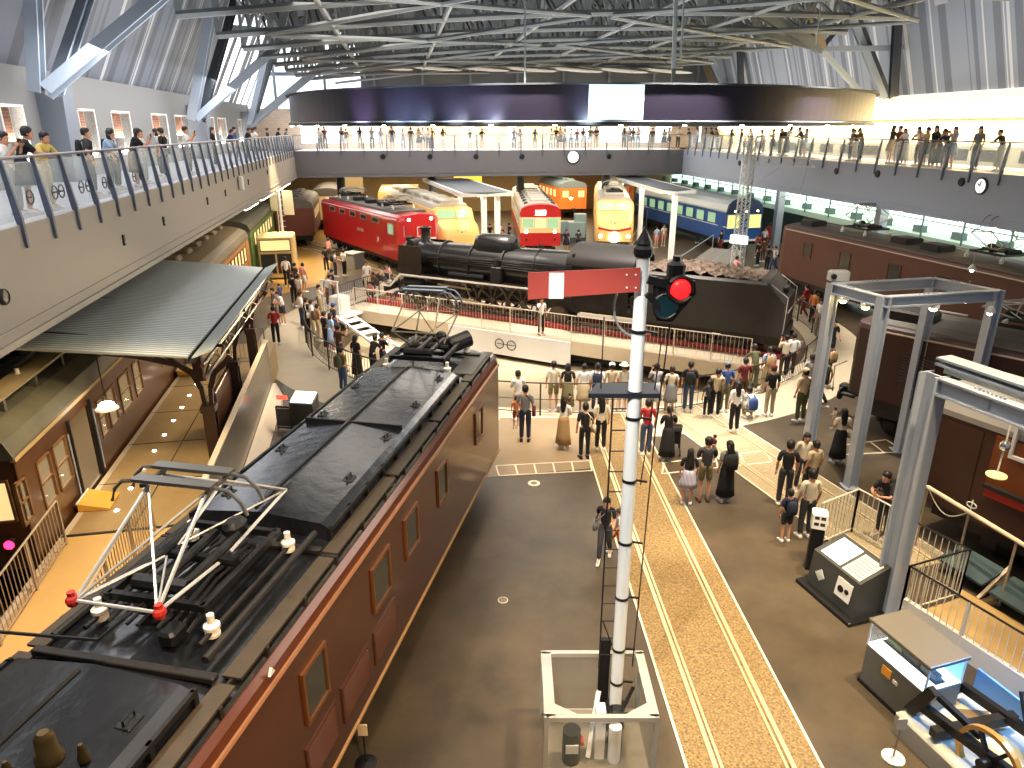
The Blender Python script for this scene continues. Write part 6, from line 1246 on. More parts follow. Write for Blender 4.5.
for i, (x, y, lb) in enumerate(((366, 764, 'slim stanchion with a cream tag beside the big brown locomotive'), (893, 758, 'slim stanchion with a white round foot beside the blue lit mechanism'))):
    p = at(x, y); t = thing('stanchion', lb, 'stanchion', tuple(p)); MB().lathe([(.02, .0), (.16, 0), (.16, .02), (.03, .05)], (0, 0, 0), 18).build('foot', M_BLACK if i == 0 else M_WHITE, t); MB().cyl((0, 0, .02), (0, 0, .62), .012).build('pole', M_DK if i == 0 else M_FENCE, t); MB().cbox((0, -.02, .66), (.14, .02, .2), .005).build('tag', mat('tag_cream', (230, 210, 170), .6), t)
# mechanism exhibit
me_ = thing('lever_mechanism', 'black lever and wheel mechanism on a grey plinth lit blue', 'mechanism exhibit', (6.9, 7.55, 0), sc_a)
MB().cbox((0, 0, .18), (2.4, 1.5, .36), .03).build('plinth', mat('plinth_grey', (176, 176, 168), .4), me_)
mb = MB(); mb.beam((-1.0, -.55, .62), (1.2, -.4, .75), .1, .14); mb.beam((-1.1, .4, .6), (1.2, .5, .75), .1, .14); mb.beam((-.6, -.7, .5), (-.4, .6, .6), .12, .16); mb.beam((.3, -.7, .6), (.5, .65, .62), .1, .12); mb.build('frame_bars', M_BLACK, me_)
mb = MB(); mb.loft([[(-1.2, -.6, .4), (-1.0, -.6, .4), (-.75, -.6, 1.0), (-.9, -.6, 1.05)], [(-1.2, -.5, .4), (-1.0, -.5, .4), (-.75, -.5, 1.0), (-.9, -.5, 1.05)]]); mb.beam((-.9, -.5, .95), (-.2, -.3, .7), .08); mb.beam((.2, .2, .6), (-.3, .45, 1.2), .09); mb.beam((.5, .2, .6), (.1, .45, 1.15), .09); mb.build('lever_arm', M_BLACK, me_)
mb = MB(); mb.lathe([(.42, -.04), (.48, -.04), (.48, .04), (.42, .04)], (.1, -.5, .62), 28, 'y', True); wh = mb.build('wheel_rim', mat('rim_brass', (196, 150, 80), .35, .5), me_); mb = MB(); [mb.beam((.1, -.5, .62), (.1 + .44 * math.cos(math.pi * k / 3), -.5, .62 + .44 * math.sin(math.pi * k / 3)), .05, .05, (0, 1, 0)) for k in range(6)]; mb.cyl((.1, -.65, .62), (.1, -.35, .62), .08, n=12); mb.build('wheel_spokes', M_BLACK, me_)
MB().cyl((.9, .3, .55), (.9, .6, .55), .2, n=14).build('drum', M_DK, me_); MB().box(-1.2, 1.4, .78, .82, 0, .75).build('back_screen', mat('screen_blue', (96, 150, 220), .4), me_)
rk = MB(); rk.loft([[(x * 1.0, y, 0) for x, y in ((-.5, -.3), (.4, -.35), (.55, .2), (-.35, .3))], [(x * .5, y * .5, .38) for x, y in ((-.5, -.3), (.4, -.35), (.55, .2), (-.35, .3))]]); tag(rk.build('rock', mat('rock_brown', (120, 100, 76), .8, noise=.4, nscale=6), loc=(6.95, 8.35, 0)), 'brown block with a thin tripod beside the showcase', 'rock')
# ------------------------------------------------------------------ semaphore signal
sx, sy = 1.56, 8.45; se = thing('semaphore_signal', 'tall white semaphore signal post with a red arm and a red lamp', 'signal', (sx, sy, 0))
M_PW = mat('post_white_paint', (226, 232, 234), .35); k_ = 8.45 / 8.9
MB().lathe([(.09, .45), (.09, 3.2), (.088, 5.5), (.08, 7.05), (.08, 7.28)], (0, 0, 0), 20).build('post', M_PW, se, smooth=True)
MB().lathe([(.1, 7.26), (.12, 7.3), (.12, 7.36), (.09, 7.4), (.1, 7.42), (.0, 7.62), (.012, 7.62), (.012, 7.8), (.0, 7.82)], (0, 0, 0), 14).build('finial', M_BLACK, se)
zz = lambda x, y: atY(x, y, 8.3) - Vector((sx, sy, 0))
a0, a1, b0, b1 = zz(528, 273), zz(528, 300), zz(641, 268), zz(641, 292)
ya = -.13; arm = MB()
def armseg(t0, t1, m, nm):
    mb = MB(); P = lambda t, w: (a0.x + (b0.x - a0.x) * t, ya, (a0.z + (b0.z - a0.z) * t) if w else (a1.z + (b1.z - a1.z) * t)); r0 = [P(t0, 0), P(t1, 0), P(t1, 1), P(t0, 1)]; mb.loft([r0, [(p[0], p[1] + .015, p[2]) for p in r0]]); return mb.build(nm, m, se)
ar = armseg(0, 1, mat('arm_red', (160, 66, 58), .5), 'arm'); st2 = MB(); xs0, xs1 = zz(549, 285).x, zz(564, 285).x; st2.box(xs0, xs1, ya - .004, ya, a1.z + .012, a0.z - .0); st2.build('white_stripe', M_WHITE, ar)
mb = MB(); [mb.cyl((zz(x, y).x, ya - .012, zz(x, y).z), (zz(x, y).x, ya, zz(x, y).z), .012, n=8) for x, y in ((627, 275), (636, 275), (627, 288), (636, 288))]; mb.build('rivet', M_WHITE, ar)
c1 = zz(681, 290); c2 = zz(666, 307)
sp_ = MB(); sp_.beam((.05, -.12, c1.z + .12), (c1.x, -.1, c1.z + .02), .05, .1); sp_.beam((.05, -.12, c1.z - .05), (c2.x, -.1, c2.z - .1), .05, .08); sp_.beam((.15, -.1, c1.z + .15), (.2, -.1, c2.z - .1), .04, .05)
def ringat(mb, c, r, w=.02, y=-.12):
    mb.tube([(c.x + r * math.cos(2 * math.pi * i / 20), y, c.z + r * math.sin(2 * math.pi * i / 20)) for i in range(21)], w, 6)
ringat(sp_, c1, .15, .028); ringat(sp_, c2, .15, .02); o = sp_.build('spectacle_frame', M_BLACK, se)
mb = MB(); mb.lathe([(.01, -.05), (.08, -.045), (.12, -.01), (.13, .02)], (c1.x, -.12, c1.z), 20, 'y'); mb.build('red_lens', mat('lens_glow_red', (255, 40, 40), .25, emis=1.6, ecol=(255, 20, 24)), o, smooth=True)
MB().cyl((c2.x, -.13, c2.z), (c2.x, -.115, c2.z), .14, n=18).build('dark_lens', mat('lens_blue', (18, 44, 52), .15), o)
mb = MB(); mb.loft([[(c1.x + .17, -.1, c1.z + .1), (c1.x + .2, -.1, c1.z - .05), (c2.x + .1, -.1, c2.z - .2), (c2.x - .1, -.1, c2.z - .18), (.12, -.1, c2.z + .1), (.12, -.1, c1.z + .14)], [(c1.x + .17, -.085, c1.z + .1), (c1.x + .2, -.085, c1.z - .05), (c2.x + .1, -.085, c2.z - .2), (c2.x - .1, -.085, c2.z - .18), (.12, -.085, c2.z + .1), (.12, -.085, c1.z + .14)]]); mb.build('spectacle_plate', M_BLACK, o)
mb = MB(); mb.cbox((c1.x - .03, .05, c1.z + .2), (.2, .2, .22), .04); mb.cyl((c1.x - .03, .05, c1.z + .3), (c1.x - .03, .05, c1.z + .37), .05, n=10); mb.build('lamp_house', M_BLACK, se)
mb = MB(); mb.tube([(-.0 + .3 * math.cos(a), .12, 6.62 + .38 * math.sin(a)) for a in [R(95 + 10 * i) for i in range(18)]], .016, 6); mb.build('cage_hoop', mat('hoop_grey', (140, 146, 148), .4, .4), se)
for i, z in enumerate((6.35, 5.55, 5.2, 4.3, 3.35, 2.45, 1.55, .95)):
    mb = MB(); mb.lathe([(.08, -.02), (.1, -.02), (.1, .02), (.08, .02)], (0, 0, z), 16); mb.beam((.06, 0, z), (.24, .02, z - .04), .025); mb.build('clamp_band', M_BLACK, se)
mb = MB(); mb.tube([(.38, 0, 6.45), (.3, .02, 5.0), (.22, .02, 1.2)], .01, 5); mb.tube([(.3, .05, 6.2), (.24, .04, 5.3), (.16, .04, 4.2)], .008, 5); mb.tube([(-.42, .1, 6.5), (-.42, .1, 5.2)], .008, 5); mb.build('pull_wire', M_BLACK, se)
ld_ = MB()
xl, xr = -.27, -.07
for x in (xl, xr): ld_.tube([(x, .04, 5.5), (x, .04, 1.15)], .012, 5)
for i in range(14): ld_.tube([(xl, .04, 1.4 + .3 * i), (xr, .04, 1.4 + .3 * i)], .01, 5)
ld_.tube([(xr, .04, 1.5), (xl + .02, .04, 2.0)], .01, 5); ld_.build('ladder', M_BLACK, se)
mb = MB(); mb.loft([[(-.6, -.1, 5.5), (.3, -.1, 5.5), (.3, .3, 5.5), (-.45, .3, 5.5)], [(-.6, -.1, 5.56), (.3, -.1, 5.56), (.3, .3, 5.56), (-.45, .3, 5.56)]]); mb.build('platform_plate', mat('plate_navy', (24, 28, 42), .6), se)
MB().box(-.26, -.1, .1, .16, .1, 1.6).build('rear_plate', M_BLACK, se); MB().lathe([(.16, .02), (.16, .1), (.12, .14), (.12, .4), (.15, .45), (.15, .52)], (0, 0, 0), 16).build('base_socket', M_BLACK, se)
gc = thing('glass_case', 'grey framed glass case around the foot of the semaphore post', 'glass case', (.47, 7.53, 0)); W_, D_, H_ = 1.5, 1.25, 1.2; M_GF = mat('case_frame', (170, 168, 160), .4, .2)
mb = MB()
for x in (0, W_): 
    for y in (0, D_): mb.box(x - .03, x + .03, y - .03, y + .03, 0, H_)
for y in (0, D_): mb.box(0, W_, y - .035, y + .035, H_ - .07, H_); mb.box(0, W_, y - .03, y + .03, 0, .08)
for x in (0, W_): mb.box(x - .1 if x else -.03, x + .03 if x else .12, 0, D_, H_ - .05, H_)
mb.prism([(.05, .03), (.42, .03), (.05, .26)], H_ - .03, H_ + .004); mb.prism([(W_ - .05, .03), (W_ - .05, .26), (W_ - .42, .03)], H_ - .03, H_ + .004)
mb.build('frame', M_GF, gc)
for nm, b_ in (('glass_front', (.04, W_ - .04, -.01, 0, .08, H_ - .06)), ('glass_back', (.04, W_ - .04, D_, D_ + .01, .08, H_ - .06)), ('glass_side', (-.01, 0, .04, D_ - .04, .08, H_ - .06)), ('glass_side', (W_, W_ + .01, .04, D_ - .04, .08, H_ - .06))): MB().box(*b_).build(nm, mat('case_glass2', (150, 160, 150), .06, alpha=.12), gc)
MB().box(.02, W_ - .02, .02, D_ - .02, .0, .1).build('plinth', mat('case_plinth', (112, 104, 88), .6), gc)
mc = thing('signal_mechanism', 'white and black signal lever mechanism inside the glass case', 'mechanism', (.47, 7.53, .1)); mb = MB(); mb.box(.72, .86, .3, .5, 0, .85); mb.beam((.62, .25, .1), (.78, .6, .95), .06); mb.beam((.8, .3, .7), (1.3, .5, .6), .05); mb.build('lever_plate', M_WHITE, mc); mb = MB(); mb.beam((.5, .3, .75), (1.2, .35, .78), .05); mb.cbox((1.05, .55, .35), (.18, .2, .7), .03); mb.beam((.9, .4, .2), (1.3, .7, .95), .04); mb.build('linkage', M_BLACK, mc); MB().cyl((1.0, .3, 0), (1.0, .3, .62), .09, n=14).build('white_cylinder', M_WHITE, mc)
mk = thing('signal_lamp_exhibit', 'black round lamp with a white label inside the glass case', 'lamp', (.47 + .38, 7.53 + .3, .1)); MB().cyl((0, 0, 0), (0, 0, .55), .13, n=18).build('lamp_body', M_BLACK, mk); MB().box(-.09, .09, -.14, -.125, .25, .4).build('label_plate', M_WHITE, mk); MB().cyl((.13, 0, .35), (.17, 0, .35), .07, n=12).build('red_lens', M_RED, mk)
# ------------------------------------------------------------------ lattice mast
lm = thing('lattice_mast', 'pale lattice steel mast with a catenary arm behind the tender', 'mast', (13.35, 42, 0), R(-45)); mb = MB(); w = .28
for a_ in (-w, w):
    for b_ in (-w, w): mb.beam((a_, b_, 0), (a_ * .8, b_ * .8, 8.3), .06)
for i in range(18):
    z0, z1 = .46 * i, .46 * (i + 1)
    for s in (-w, w): mb.beam((s, -w, z0), (s, w, z1), .03); mb.beam((-w, s, z0), (w, s, z1), .03); mb.beam((w, s, z0), (-w, s, z1), .03)
mb.build('mast', mat('mast_pale', (200, 204, 206), .4, .3), lm)
mb = MB(); mb.beam((.3, 0, 7.2), (3.8, 0, 7.2), .06); mb.beam((.3, 0, 6.75), (3.8, 0, 6.75), .06); [mb.beam((.3 + .5 * i, 0, 7.2 - .45 * (i % 2)), (.8 + .5 * i, 0, 6.75 + .45 * (i % 2)), .035) for i in range(7)]; mb.beam((.3, 0, 5.6), (2.0, 0, 6.75), .05); mb.build('catenary_arm', MATS['mast_pale'], lm)
MB().tube([(3.4, 0, 6.7), (3.2, 0, 5.3), (2.2, 0, 5.1)], .025).build('registration_arm', MATS['mast_pale'], lm); MB().cbox((.1, -.3, 2.6), (1.1, .2, .5), .05).build('lit_sign', M_LAMPD, lm)
# far white canopies
def fcan(label, x, y, az, w, L, z, posts):
    t = thing('white_canopy', label, 'canopy', (x, y, 0), -az); MB().loft([[(-w / 2, yy, z), (w / 2, yy, z), (w / 2, yy, z + .25), (0, yy, z + .12), (-w / 2, yy, z + .25)] for yy in (0, L)]).build('roof', mat('canopy_white', (226, 228, 226), .4), t)
    MB().box(-w / 2 + .3, w / 2 - .3, .2, L - .2, z + .1, z + .26).build('roof_top', mat('canopy_top', (84, 92, 104), .5), t); MB().box(-.5, -.3, .5, L - .5, z - .05, z - .005).build('light_strip', M_LAMP, t)
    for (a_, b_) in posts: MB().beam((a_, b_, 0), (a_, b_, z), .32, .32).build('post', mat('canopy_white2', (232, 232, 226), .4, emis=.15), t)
    return t
fcan('long white canopy on two white posts between the cream express and the railcar', -1.6, 47.6, R(-16), 3.6, 15, 4.5, ((-.1, .6), (.9, .9), (.3, 10)))
fcan('white canopy on a pale post between the cream express and the blue sleeping car', 11.0, 48.6, R(-5), 2.5, 15, 4.6, ((0, .5), (0, 9)))
# booths, boxes
for (x, y, wd, h, lb) in ((354, 268, 1.1, 1.0, 'grey box cabinet beside the red locomotive'),): p = at(x, y); t = thing('equipment_box', lb, 'box', tuple(p), R(-33)); MB().cbox((0, 0, h / 2), (wd, 1.0, h), .06).build('body', mat('box_grey', (128, 128, 124), .5), t); MB().cbox((0, 0, h + .02), (wd + .06, 1.06, .06), .01).build('lid', mat('box_lid', (168, 168, 162), .5), t)
ra = thing('curved_ramp', 'grey curved ramp with steel handrails beside the blue sleeping car', 'ramp', (11.5, 44.5, 0), R(-35)); MB().loft([[(-1.2, 0, 0), (1.2, 0, 0), (1.2, 0, .05), (-1.2, 0, .05)], [(-1.2, 6, 0), (1.2, 6, 0), (1.2, 6, .8), (-1.2, 6, .8)]]).build('ramp_body', mat('ramp_grey', (150, 144, 138), .6), ra)
for s in (-1.1, 1.1): MB().tube([(s, 0, .05), (s, 0, .95), (s, 6, 1.7), (s, 6, .8)], .03).build('handrail', M_STEEL, ra)
# stroller
def stroller(label, p, rz):
    t = thing('stroller', label, 'stroller', tuple(p), rz); mb = MB()
    for s in (-1, 1): mb.tube([(s * .2, .35, .1), (s * .2, 0, .5), (s * .2, -.35, .98)], .012); mb.tube([(s * .2, -.25, .1), (s * .2, .1, .55)], .012)
    mb.tube([(-.2, -.35, .98), (.2, -.35, .98)], .015); mb.build('frame', M_BLACK, t); MB().loft([[(-.19, -.1, .3), (.19, -.1, .3), (.19, .3, .35), (-.19, .3, .35)], [(-.19, -.25, .7), (.19, -.25, .7), (.19, -.1, .8), (-.19, -.1, .8)]]).build('seat', cmat('charcoal'), t)
    MB().loft([[(x, .22 * math.cos(a) - .08, .68 + .22 * math.sin(a)) for a in [R(20 + 28 * i) for i in range(6)]] + [] for x in (-.2, .2)]).build('hood', cmat('black'), t)
    for (x, y) in ((-.2, .35), (.2, .35), (-.2, -.25), (.2, -.25)): MB().cyl((x - .02, y, .09), (x + .02, y, .09), .09, n=14).build('wheel', M_BLACK, t)
stroller('black stroller pushed by the dark haired person behind the family', at(672, 452), R(-10))
gp0, gp1 = at(768, 264), at(822, 300)
runfence('steel_parapet', 'grey steel parapet curving along the foot of the brown locomotive under the side balcony', tuple(gp0), tuple(gp1), 1.0, M_STEELD, .1, 1.5)
# lamps under the balconies and small far exhibits
for i, (px, py, Y) in enumerate(((319, 168, 58), (345, 166, 60), (375, 167, 60), (400, 170, 62), (432, 167, 60), (553, 168, 60), (520, 172, 62), (571, 198, 57))):
    t = thing('downlight', 'small glowing lamp under the end balcony', 'lamp', tuple(atY(px, py, Y)), 0, 'small lamps under the end balcony'); MB().cyl((0, 0, .06), (0, 0, .16), .16, n=12).build('housing', M_STEELD, t); MB().sph((0, 0, 0), .13, 10, 6).build('bulb', M_LAMPY, t)
for i, px in enumerate((800, 862, 905, 968, 1003)):
    y, z = vpl(px, 190, RM, .5); t = thing('downlight', 'small glowing lamp set under the blue grey side balcony', 'lamp', tuple(RM @ Vector((.5, y, 5.0))), 0, 'small lamps under the side balcony'); MB().cyl((0, 0, .0), (0, 0, .08), .12, n=12).build('housing', M_STEELD, t); MB().sph((0, 0, -.02), .09, 10, 6).build('bulb', M_LAMPY, t)
for i, (px, py, w, h, c, lb) in enumerate(((468, 186, 2.6, 1.8, (232, 206, 70), 'bright yellow panel wall under the end balcony'), (400, 190, 3.5, 1.0, (206, 176, 110), 'tan exhibition panel behind the red locomotive'), (350, 185, 2.5, 1.6, (150, 132, 96), 'brown exhibition panel near the aisle end'))):
    p = atY(px, py, 69 + i); t = thing('exhibition_panel', lb, 'panel', (p.x, p.y, 0), R(9)); MB().cbox((0, 0, p.z), (w, .15, h), .02).build('panel', mat('panel_col_%d' % i, c, .6), t); MB().box(-w / 2, -w / 2 + .1, -.05, .05, 0, p.z - h / 2 + .02).build('leg', M_DK, t); MB().box(w / 2 - .1, w / 2, -.05, .05, 0, p.z - h / 2 + .02).build('leg', M_DK, t)
for k, (x, y, w, h) in enumerate(((.5, 4, 1.4, 1.2), (.9, 5.6, 1.0, 1.7), (-.1, 6.8, 1.6, 1.0))):
    p = Vector((6.2 + x - 1.5, 55 + y * .8, 0)); t = thing('glass_showcase', ('low bright glass showcase nearest the cream express nose', 'tall bright glass showcase behind the low one', 'wide bright glass showcase farthest behind the cream express nose')[k], 'showcase', tuple(p), 0); MB().cbox((0, 0, h / 2 + .4), (w, .8, h), .04).build('glass_box', mat('showcase_bright', (120, 140, 140), .3, emis=.12), t); MB().cbox((0, 0, .2), (w, .8, .4), .02).build('base', M_STEELD, t)
# wheel emblems on the glass of the beige balcony railing
rw = [o for o in COL.objects if o.name.startswith('balcony_railing')][0]
for k, px in enumerate((24, 50, 57, 78, 85, 102, 108, 133, 140)):
    y, z = vpl(px, 172, LM, -.06); mb = MB(); mb.tube([(-.05, y + .13 * math.cos(2 * math.pi * i / 16), FL + .42 + .13 * math.sin(2 * math.pi * i / 16)) for i in range(17)], .014, 5); mb.beam((-.05, y - .06, FL + .42), (-.05, y + .06, FL + .42), .03); mb.build('wheel_emblem', M_STEELD, rw)
# ------------------------------------------------------------------ people on the ground
def P(x, y, face, top, low, lowc, label, pose='stand', h=1.66, z=0.0, **k):
    return person(tuple(at(x, y, z)), face, top, low, lowc, pose, h=h, label=label, **k)
P(525, 441, -5, 'grey', 'trousers', 'navy', 'person in a grey shirt with a red shoulder bag beside the locomotive end', bag='bag', bagc='maroon', h=1.76, shoe='black')
P(518, 420, 15, 'white', 'shorts', 'beige', 'person in white holding a child at the fence beside the locomotive end', 'hold')
P(516, 428, 5, 'orange', 'shorts', 'brown', 'small child in orange standing behind the person in white at the locomotive end', h=1.05)
P(553, 411, 5, 'cream', 'shorts', 'khaki', 'person in cream and khaki shorts with a tan bag at the pit fence', bag='bag', bagc='tan', h=1.72)
P(567, 411, 0, 'black', 'long_skirt', 'khaki', 'person in a black top and khaki skirt at the pit fence', hair='bob', h=1.64)
P(583, 412, -8, 'white', 'dress', 'beige', 'person in a white top and beige skirt at the pit fence', hair='short')
P(596, 412, -10, 'white', 'trousers', 'navy', 'person in white with a navy backpack at the pit fence', bag='backpack', bagc='navy', h=1.68)
P(610, 411, 0, 'beige', 'shorts', 'olive', 'person in a white cap and olive shorts behind the signal ladder', hat='cap', hatc='white')
P(622, 411, 8, 'cream', 'shorts', 'yellow', 'person in yellow shorts standing just beside the white signal post', hat='hat', hatc='cream')
P(563, 449, -25, 'white', 'long_skirt', 'tan', 'person in a long tan dress with long hair holding a small child', 'hold', hair='long', h=1.64)
P(584, 458, 10, 'black', 'trousers', 'black', 'person all in black with a white tote bag in the middle of the pale floor', bag='bag', bagc='cream', h=1.66, shoe='black')
P(600, 450, 0, 'cream', 'trousers', 'black', 'person with long dark hair, cream top and black trousers beside the ladder', hair='long', h=1.66)
P(645, 455, 0, 'red', 'trousers', 'denim', 'person in a red top and jeans just behind the white signal post', h=1.7)
P(654, 412, 5, 'pale grey', 'dress', 'pale grey', 'person in a pale grey dress at the pit fence', 'phone')
P(669, 413, -5, 'cream', 'dress', 'grey', 'person in a grey pinafore over a cream shirt at the pit fence', h=1.6)
P(687, 412, -10, 'black', 'trousers', 'denim', 'person in black with a black backpack and jeans at the pit fence', bag='backpack', h=1.74)
P(666, 461, 5, 'black', 'long_skirt', 'black', 'person in a white collared black outfit pushing a stroller', 'hold', hair='tail', h=1.64)
P(686, 504, -10, 'black', 'skirt', 'checked', 'girl in a pale checked skirt and black leggings', hair='long', h=1.5)
P(703, 501, 0, 'charcoal', 'shorts', 'khaki', 'person in a charcoal shirt and khaki shorts holding a toddler', 'hold', h=1.74, shoe='brown')
P(724, 501, 10, 'grey', 'long_skirt', 'black', 'person in a grey top and long black skirt with a black backpack', bag='backpack', hair='long', h=1.64)
person(tuple(at(703, 501) + Vector((.2, .22, .98))), 100, 'maroon', 'shorts', 'navy', 'hold', h=.72, label='toddler in dark red carried by the person in khaki shorts')
person(tuple(at(563, 449) + Vector((.16, .2, .95))), 60, 'brown', 'shorts', 'brown', 'hold', h=.7, label='toddler carried by the person in the long tan dress')
P(604, 559, 165, 'black', 'trousers', 'charcoal', 'person in black leaning over with a pale bag behind the signal ladder', 'walk', bag='bag', bagc='grey', hair='tail', h=1.5)
P(617, 553, 100, 'white', 'shorts', 'orange', 'small child in white walking just behind the signal ladder', 'walk', h=1.1, hairc=HAIRB)
P(706, 417, 5, 'charcoal', 'trousers', 'black', 'child in dark clothes squeezed against the pit fence', h=1.25)
P(714, 417, -20, 'beige', 'trousers', 'black', 'person in a beige shirt and black trousers taking a photo at the pit fence', 'phone', h=1.64)
P(723, 412, 5, 'blue', 'trousers', 'khaki', 'person in a blue shirt and khaki trousers at the pit fence', hat='cap', hatc='grey', h=1.72)
P(733, 432, 10, 'white', 'trousers', 'black', 'person with long hair in a white shirt with a white bag on the pale track', bag='bag', bagc='white', hair='long', sleeve=1, h=1.64)
P(741, 405, 5, 'maroon', 'trousers', 'brown', 'person in dark red half hidden at the pit fence by the tender end')
P(748, 418, 10, 'white', 'trousers', 'khaki', 'person crouching in a white shirt with a blue backpack', 'crouch', bag='backpack', bagc='blue')
P(752, 391, 5, 'olive', 'trousers', 'olive', 'person in an olive shirt leaning on the fence near the tender end', 'lean', h=1.7)
P(765, 392, 0, 'pale blue', 'trousers', 'beige', 'person in a pale blue shirt with an orange bag at the fence', bag='backpack', bagc='tan')
P(768, 416, 5, 'black', 'trousers', 'beige', 'person in a black shirt, beige trousers and a cap near the crouching one', hat='cap', hatc='maroon', h=1.72)
P(782, 378, 5, 'cream', 'trousers', 'black', 'person in cream at the fence corner below the tender end', 'phone')
P(789, 376, -15, 'white', 'trousers', 'black', 'person in white beside the fence corner below the tender end')
P(799, 422, 15, 'beige', 'trousers', 'olive', 'person in beige and olive with a cap before the corner steel column', bag='bag', bagc='black', hat='cap', hatc='beige', h=1.78)
P(806, 402, -10, 'pale grey', 'trousers', 'black', 'person in a pale grey shirt with a strap before the corner steel column', bag='bag', h=1.7)
P(824, 388, 20, 'black', 'trousers', 'charcoal', 'person in black with a tan bag beyond the corner steel column', bag='backpack', bagc='tan', h=1.72)
P(820, 405, 40, 'khaki', 'trousers', 'black', 'person in khaki walking beyond the corner steel column', 'walk')
P(836, 463, 0, 'cream', 'long_skirt', 'black', 'person in a cream top and long black skirt holding a baby between the columns', 'hold', hair='long', bag='bag', bagc='cream', h=1.62)
person(tuple(at(836, 463) + Vector((-.16, .2, .95))), 90, 'cream', 'shorts', 'beige', 'hold', h=.62, label='baby held by the person in the long black skirt')
P(782, 505, -15, 'black', 'trousers', 'charcoal', 'person in a black checked shirt beside the family group', h=1.74)
P(799, 490, 170, 'cream', 'trousers', 'charcoal', 'person with long hair in cream facing the group', hair='long', h=1.6)
P(808, 500, 20, 'beige', 'trousers', 'black', 'person in beige at the edge of the group by the column', hair='short', h=1.62)
P(784, 541, 5, 'navy', 'shorts', 'charcoal', 'child in navy with a navy backpack at the end of the group', bag='backpack', bagc='navy', h=1.3)
P(803, 537, 5, 'cream', 'trousers', 'charcoal', 'person in a cream shirt beside the black sign pillar', h=1.7)
person((8.35, 13.95, 0), 115, 'black', 'trousers', 'charcoal', 'lean', bag='backpack', h=1.7, label='person in a black shirt and backpack leaning on the short barred fence')
# west side of the pit
P(344, 392, -30, 'khaki', 'trousers', 'denim', 'person in khaki with a green backpack behind the crowd at the pit fence', bag='backpack', bagc='olive', h=1.66)
P(358, 378, -35, 'black', 'long_skirt', 'black', 'person in a long black dress at the dark curved fence', hair='long', h=1.64)
P(374, 377, -35, 'black', 'trousers', 'black', 'person in a black shirt crouched forward at the dark curved fence', 'lean', h=1.6)
P(384, 374, -45, 'black', 'trousers', 'charcoal', 'person in black half hidden by the locomotive roof', 'phone', h=1.62)
P(341, 367, -40, 'brown', 'trousers', 'charcoal', 'person in dark brown pointing over the fence', 'armup', h=1.7)
P(333, 352, -45, 'pale blue', 'dress', 'pale blue', 'person in a pale blue dress at the curved fence', hair='bob')
P(327, 350, -50, 'black', 'trousers', 'black', 'person in black beside the pale blue dress')
P(336, 340, -50, 'charcoal', 'trousers', 'denim', 'person in charcoal with a blue cap at the curved fence', hat='cap', hatc='blue')
P(320, 341, -45, 'tan', 'trousers', 'beige', 'person in tan at the curved fence', bag='backpack', bagc='brown')
P(314, 336, -60, 'white', 'trousers', 'beige', 'person in white with beige trousers at the curved fence')
P(309, 334, -50, 'black', 'trousers', 'black', 'person in black with a white bag at the curved fence', bag='bag', bagc='white')
P(303, 328, -55, 'white', 'trousers', 'navy', 'person in white and navy at the curved fence', h=1.72)
P(321, 318, -60, 'cream', 'trousers', 'tan', 'person in cream looking over the curved fence top', 'phone')
P(328, 306, -70, 'white', 'trousers', 'brown', 'person in white with brown trousers near the fence end', 'lean')
P(334, 300, -80, 'black', 'trousers', 'brown', 'person in black beside the fence end')
P(295, 305, 20, 'black', 'trousers', 'black', 'person in black walking along the western aisle', 'walk')
P(301, 306, -20, 'white', 'trousers', 'tan', 'person in white and tan walking along the western aisle', 'walk')
P(288, 287, 10, 'white', 'trousers', 'black', 'tall person in white beside the cream cab exhibit', h=1.78)
P(305, 292, -30, 'pink', 'shorts', 'white', 'person in pink in the middle of the western aisle')
P(297, 292, -30, 'charcoal', 'trousers', 'charcoal', 'person in charcoal in the middle of the western aisle')
P(281, 305, 60, 'blue', 'shorts', 'blue', 'child in blue beside the canopy', h=1.15)
P(277, 345, 20, 'red', 'trousers', 'black', 'person in a red shirt beside the canopy posts', h=1.7)
P(284, 325, 150, 'white', 'shorts', 'charcoal', 'person in white bending beside the canopy', 'lean')
P(276, 322, 130, 'grey', 'trousers', 'charcoal', 'person in grey beside the canopy edge')
P(336, 277, -60, 'white', 'trousers', 'charcoal', 'person in white beside the red locomotive', bag='backpack')
P(345, 276, -40, 'white', 'trousers', 'black', 'person in white and black before the grey box cabinet')
P(330, 262, -40, 'pink', 'trousers', 'charcoal', 'person in pink beside the red locomotive wheels')
P(327, 272, 30, 'black', 'trousers', 'black', 'person in black looking at the red locomotive wheels')
for i, (x, y, c) in enumerate(((367, 288, 'white'), (372, 300, 'pink'), (382, 283, 'beige'), (390, 281, 'pink'), (376, 290, 'brown'))):
    P(x, y, 180 - 20 * i, c, 'trousers', 'charcoal', 'person in %s crouching, %s of those between the red and steam locomotives' % (c, ('first', 'second', 'third', 'fourth', 'fifth')[i]), 'crouch')
pb_ = br.matrix_world if 0 else None
p = at(541, 334.5, 0.0); person(tuple(p), 205, 'white', 'trousers', 'black', 'armup', h=1.7, shoe='black', label='guide in a white shirt holding a board on the turntable walkway')
p = at(368, 291, 0.0); person(tuple(p), 180, 'white', 'trousers', 'cream', 'stand', h=1.7, label='attendant in white beside the white control stand')
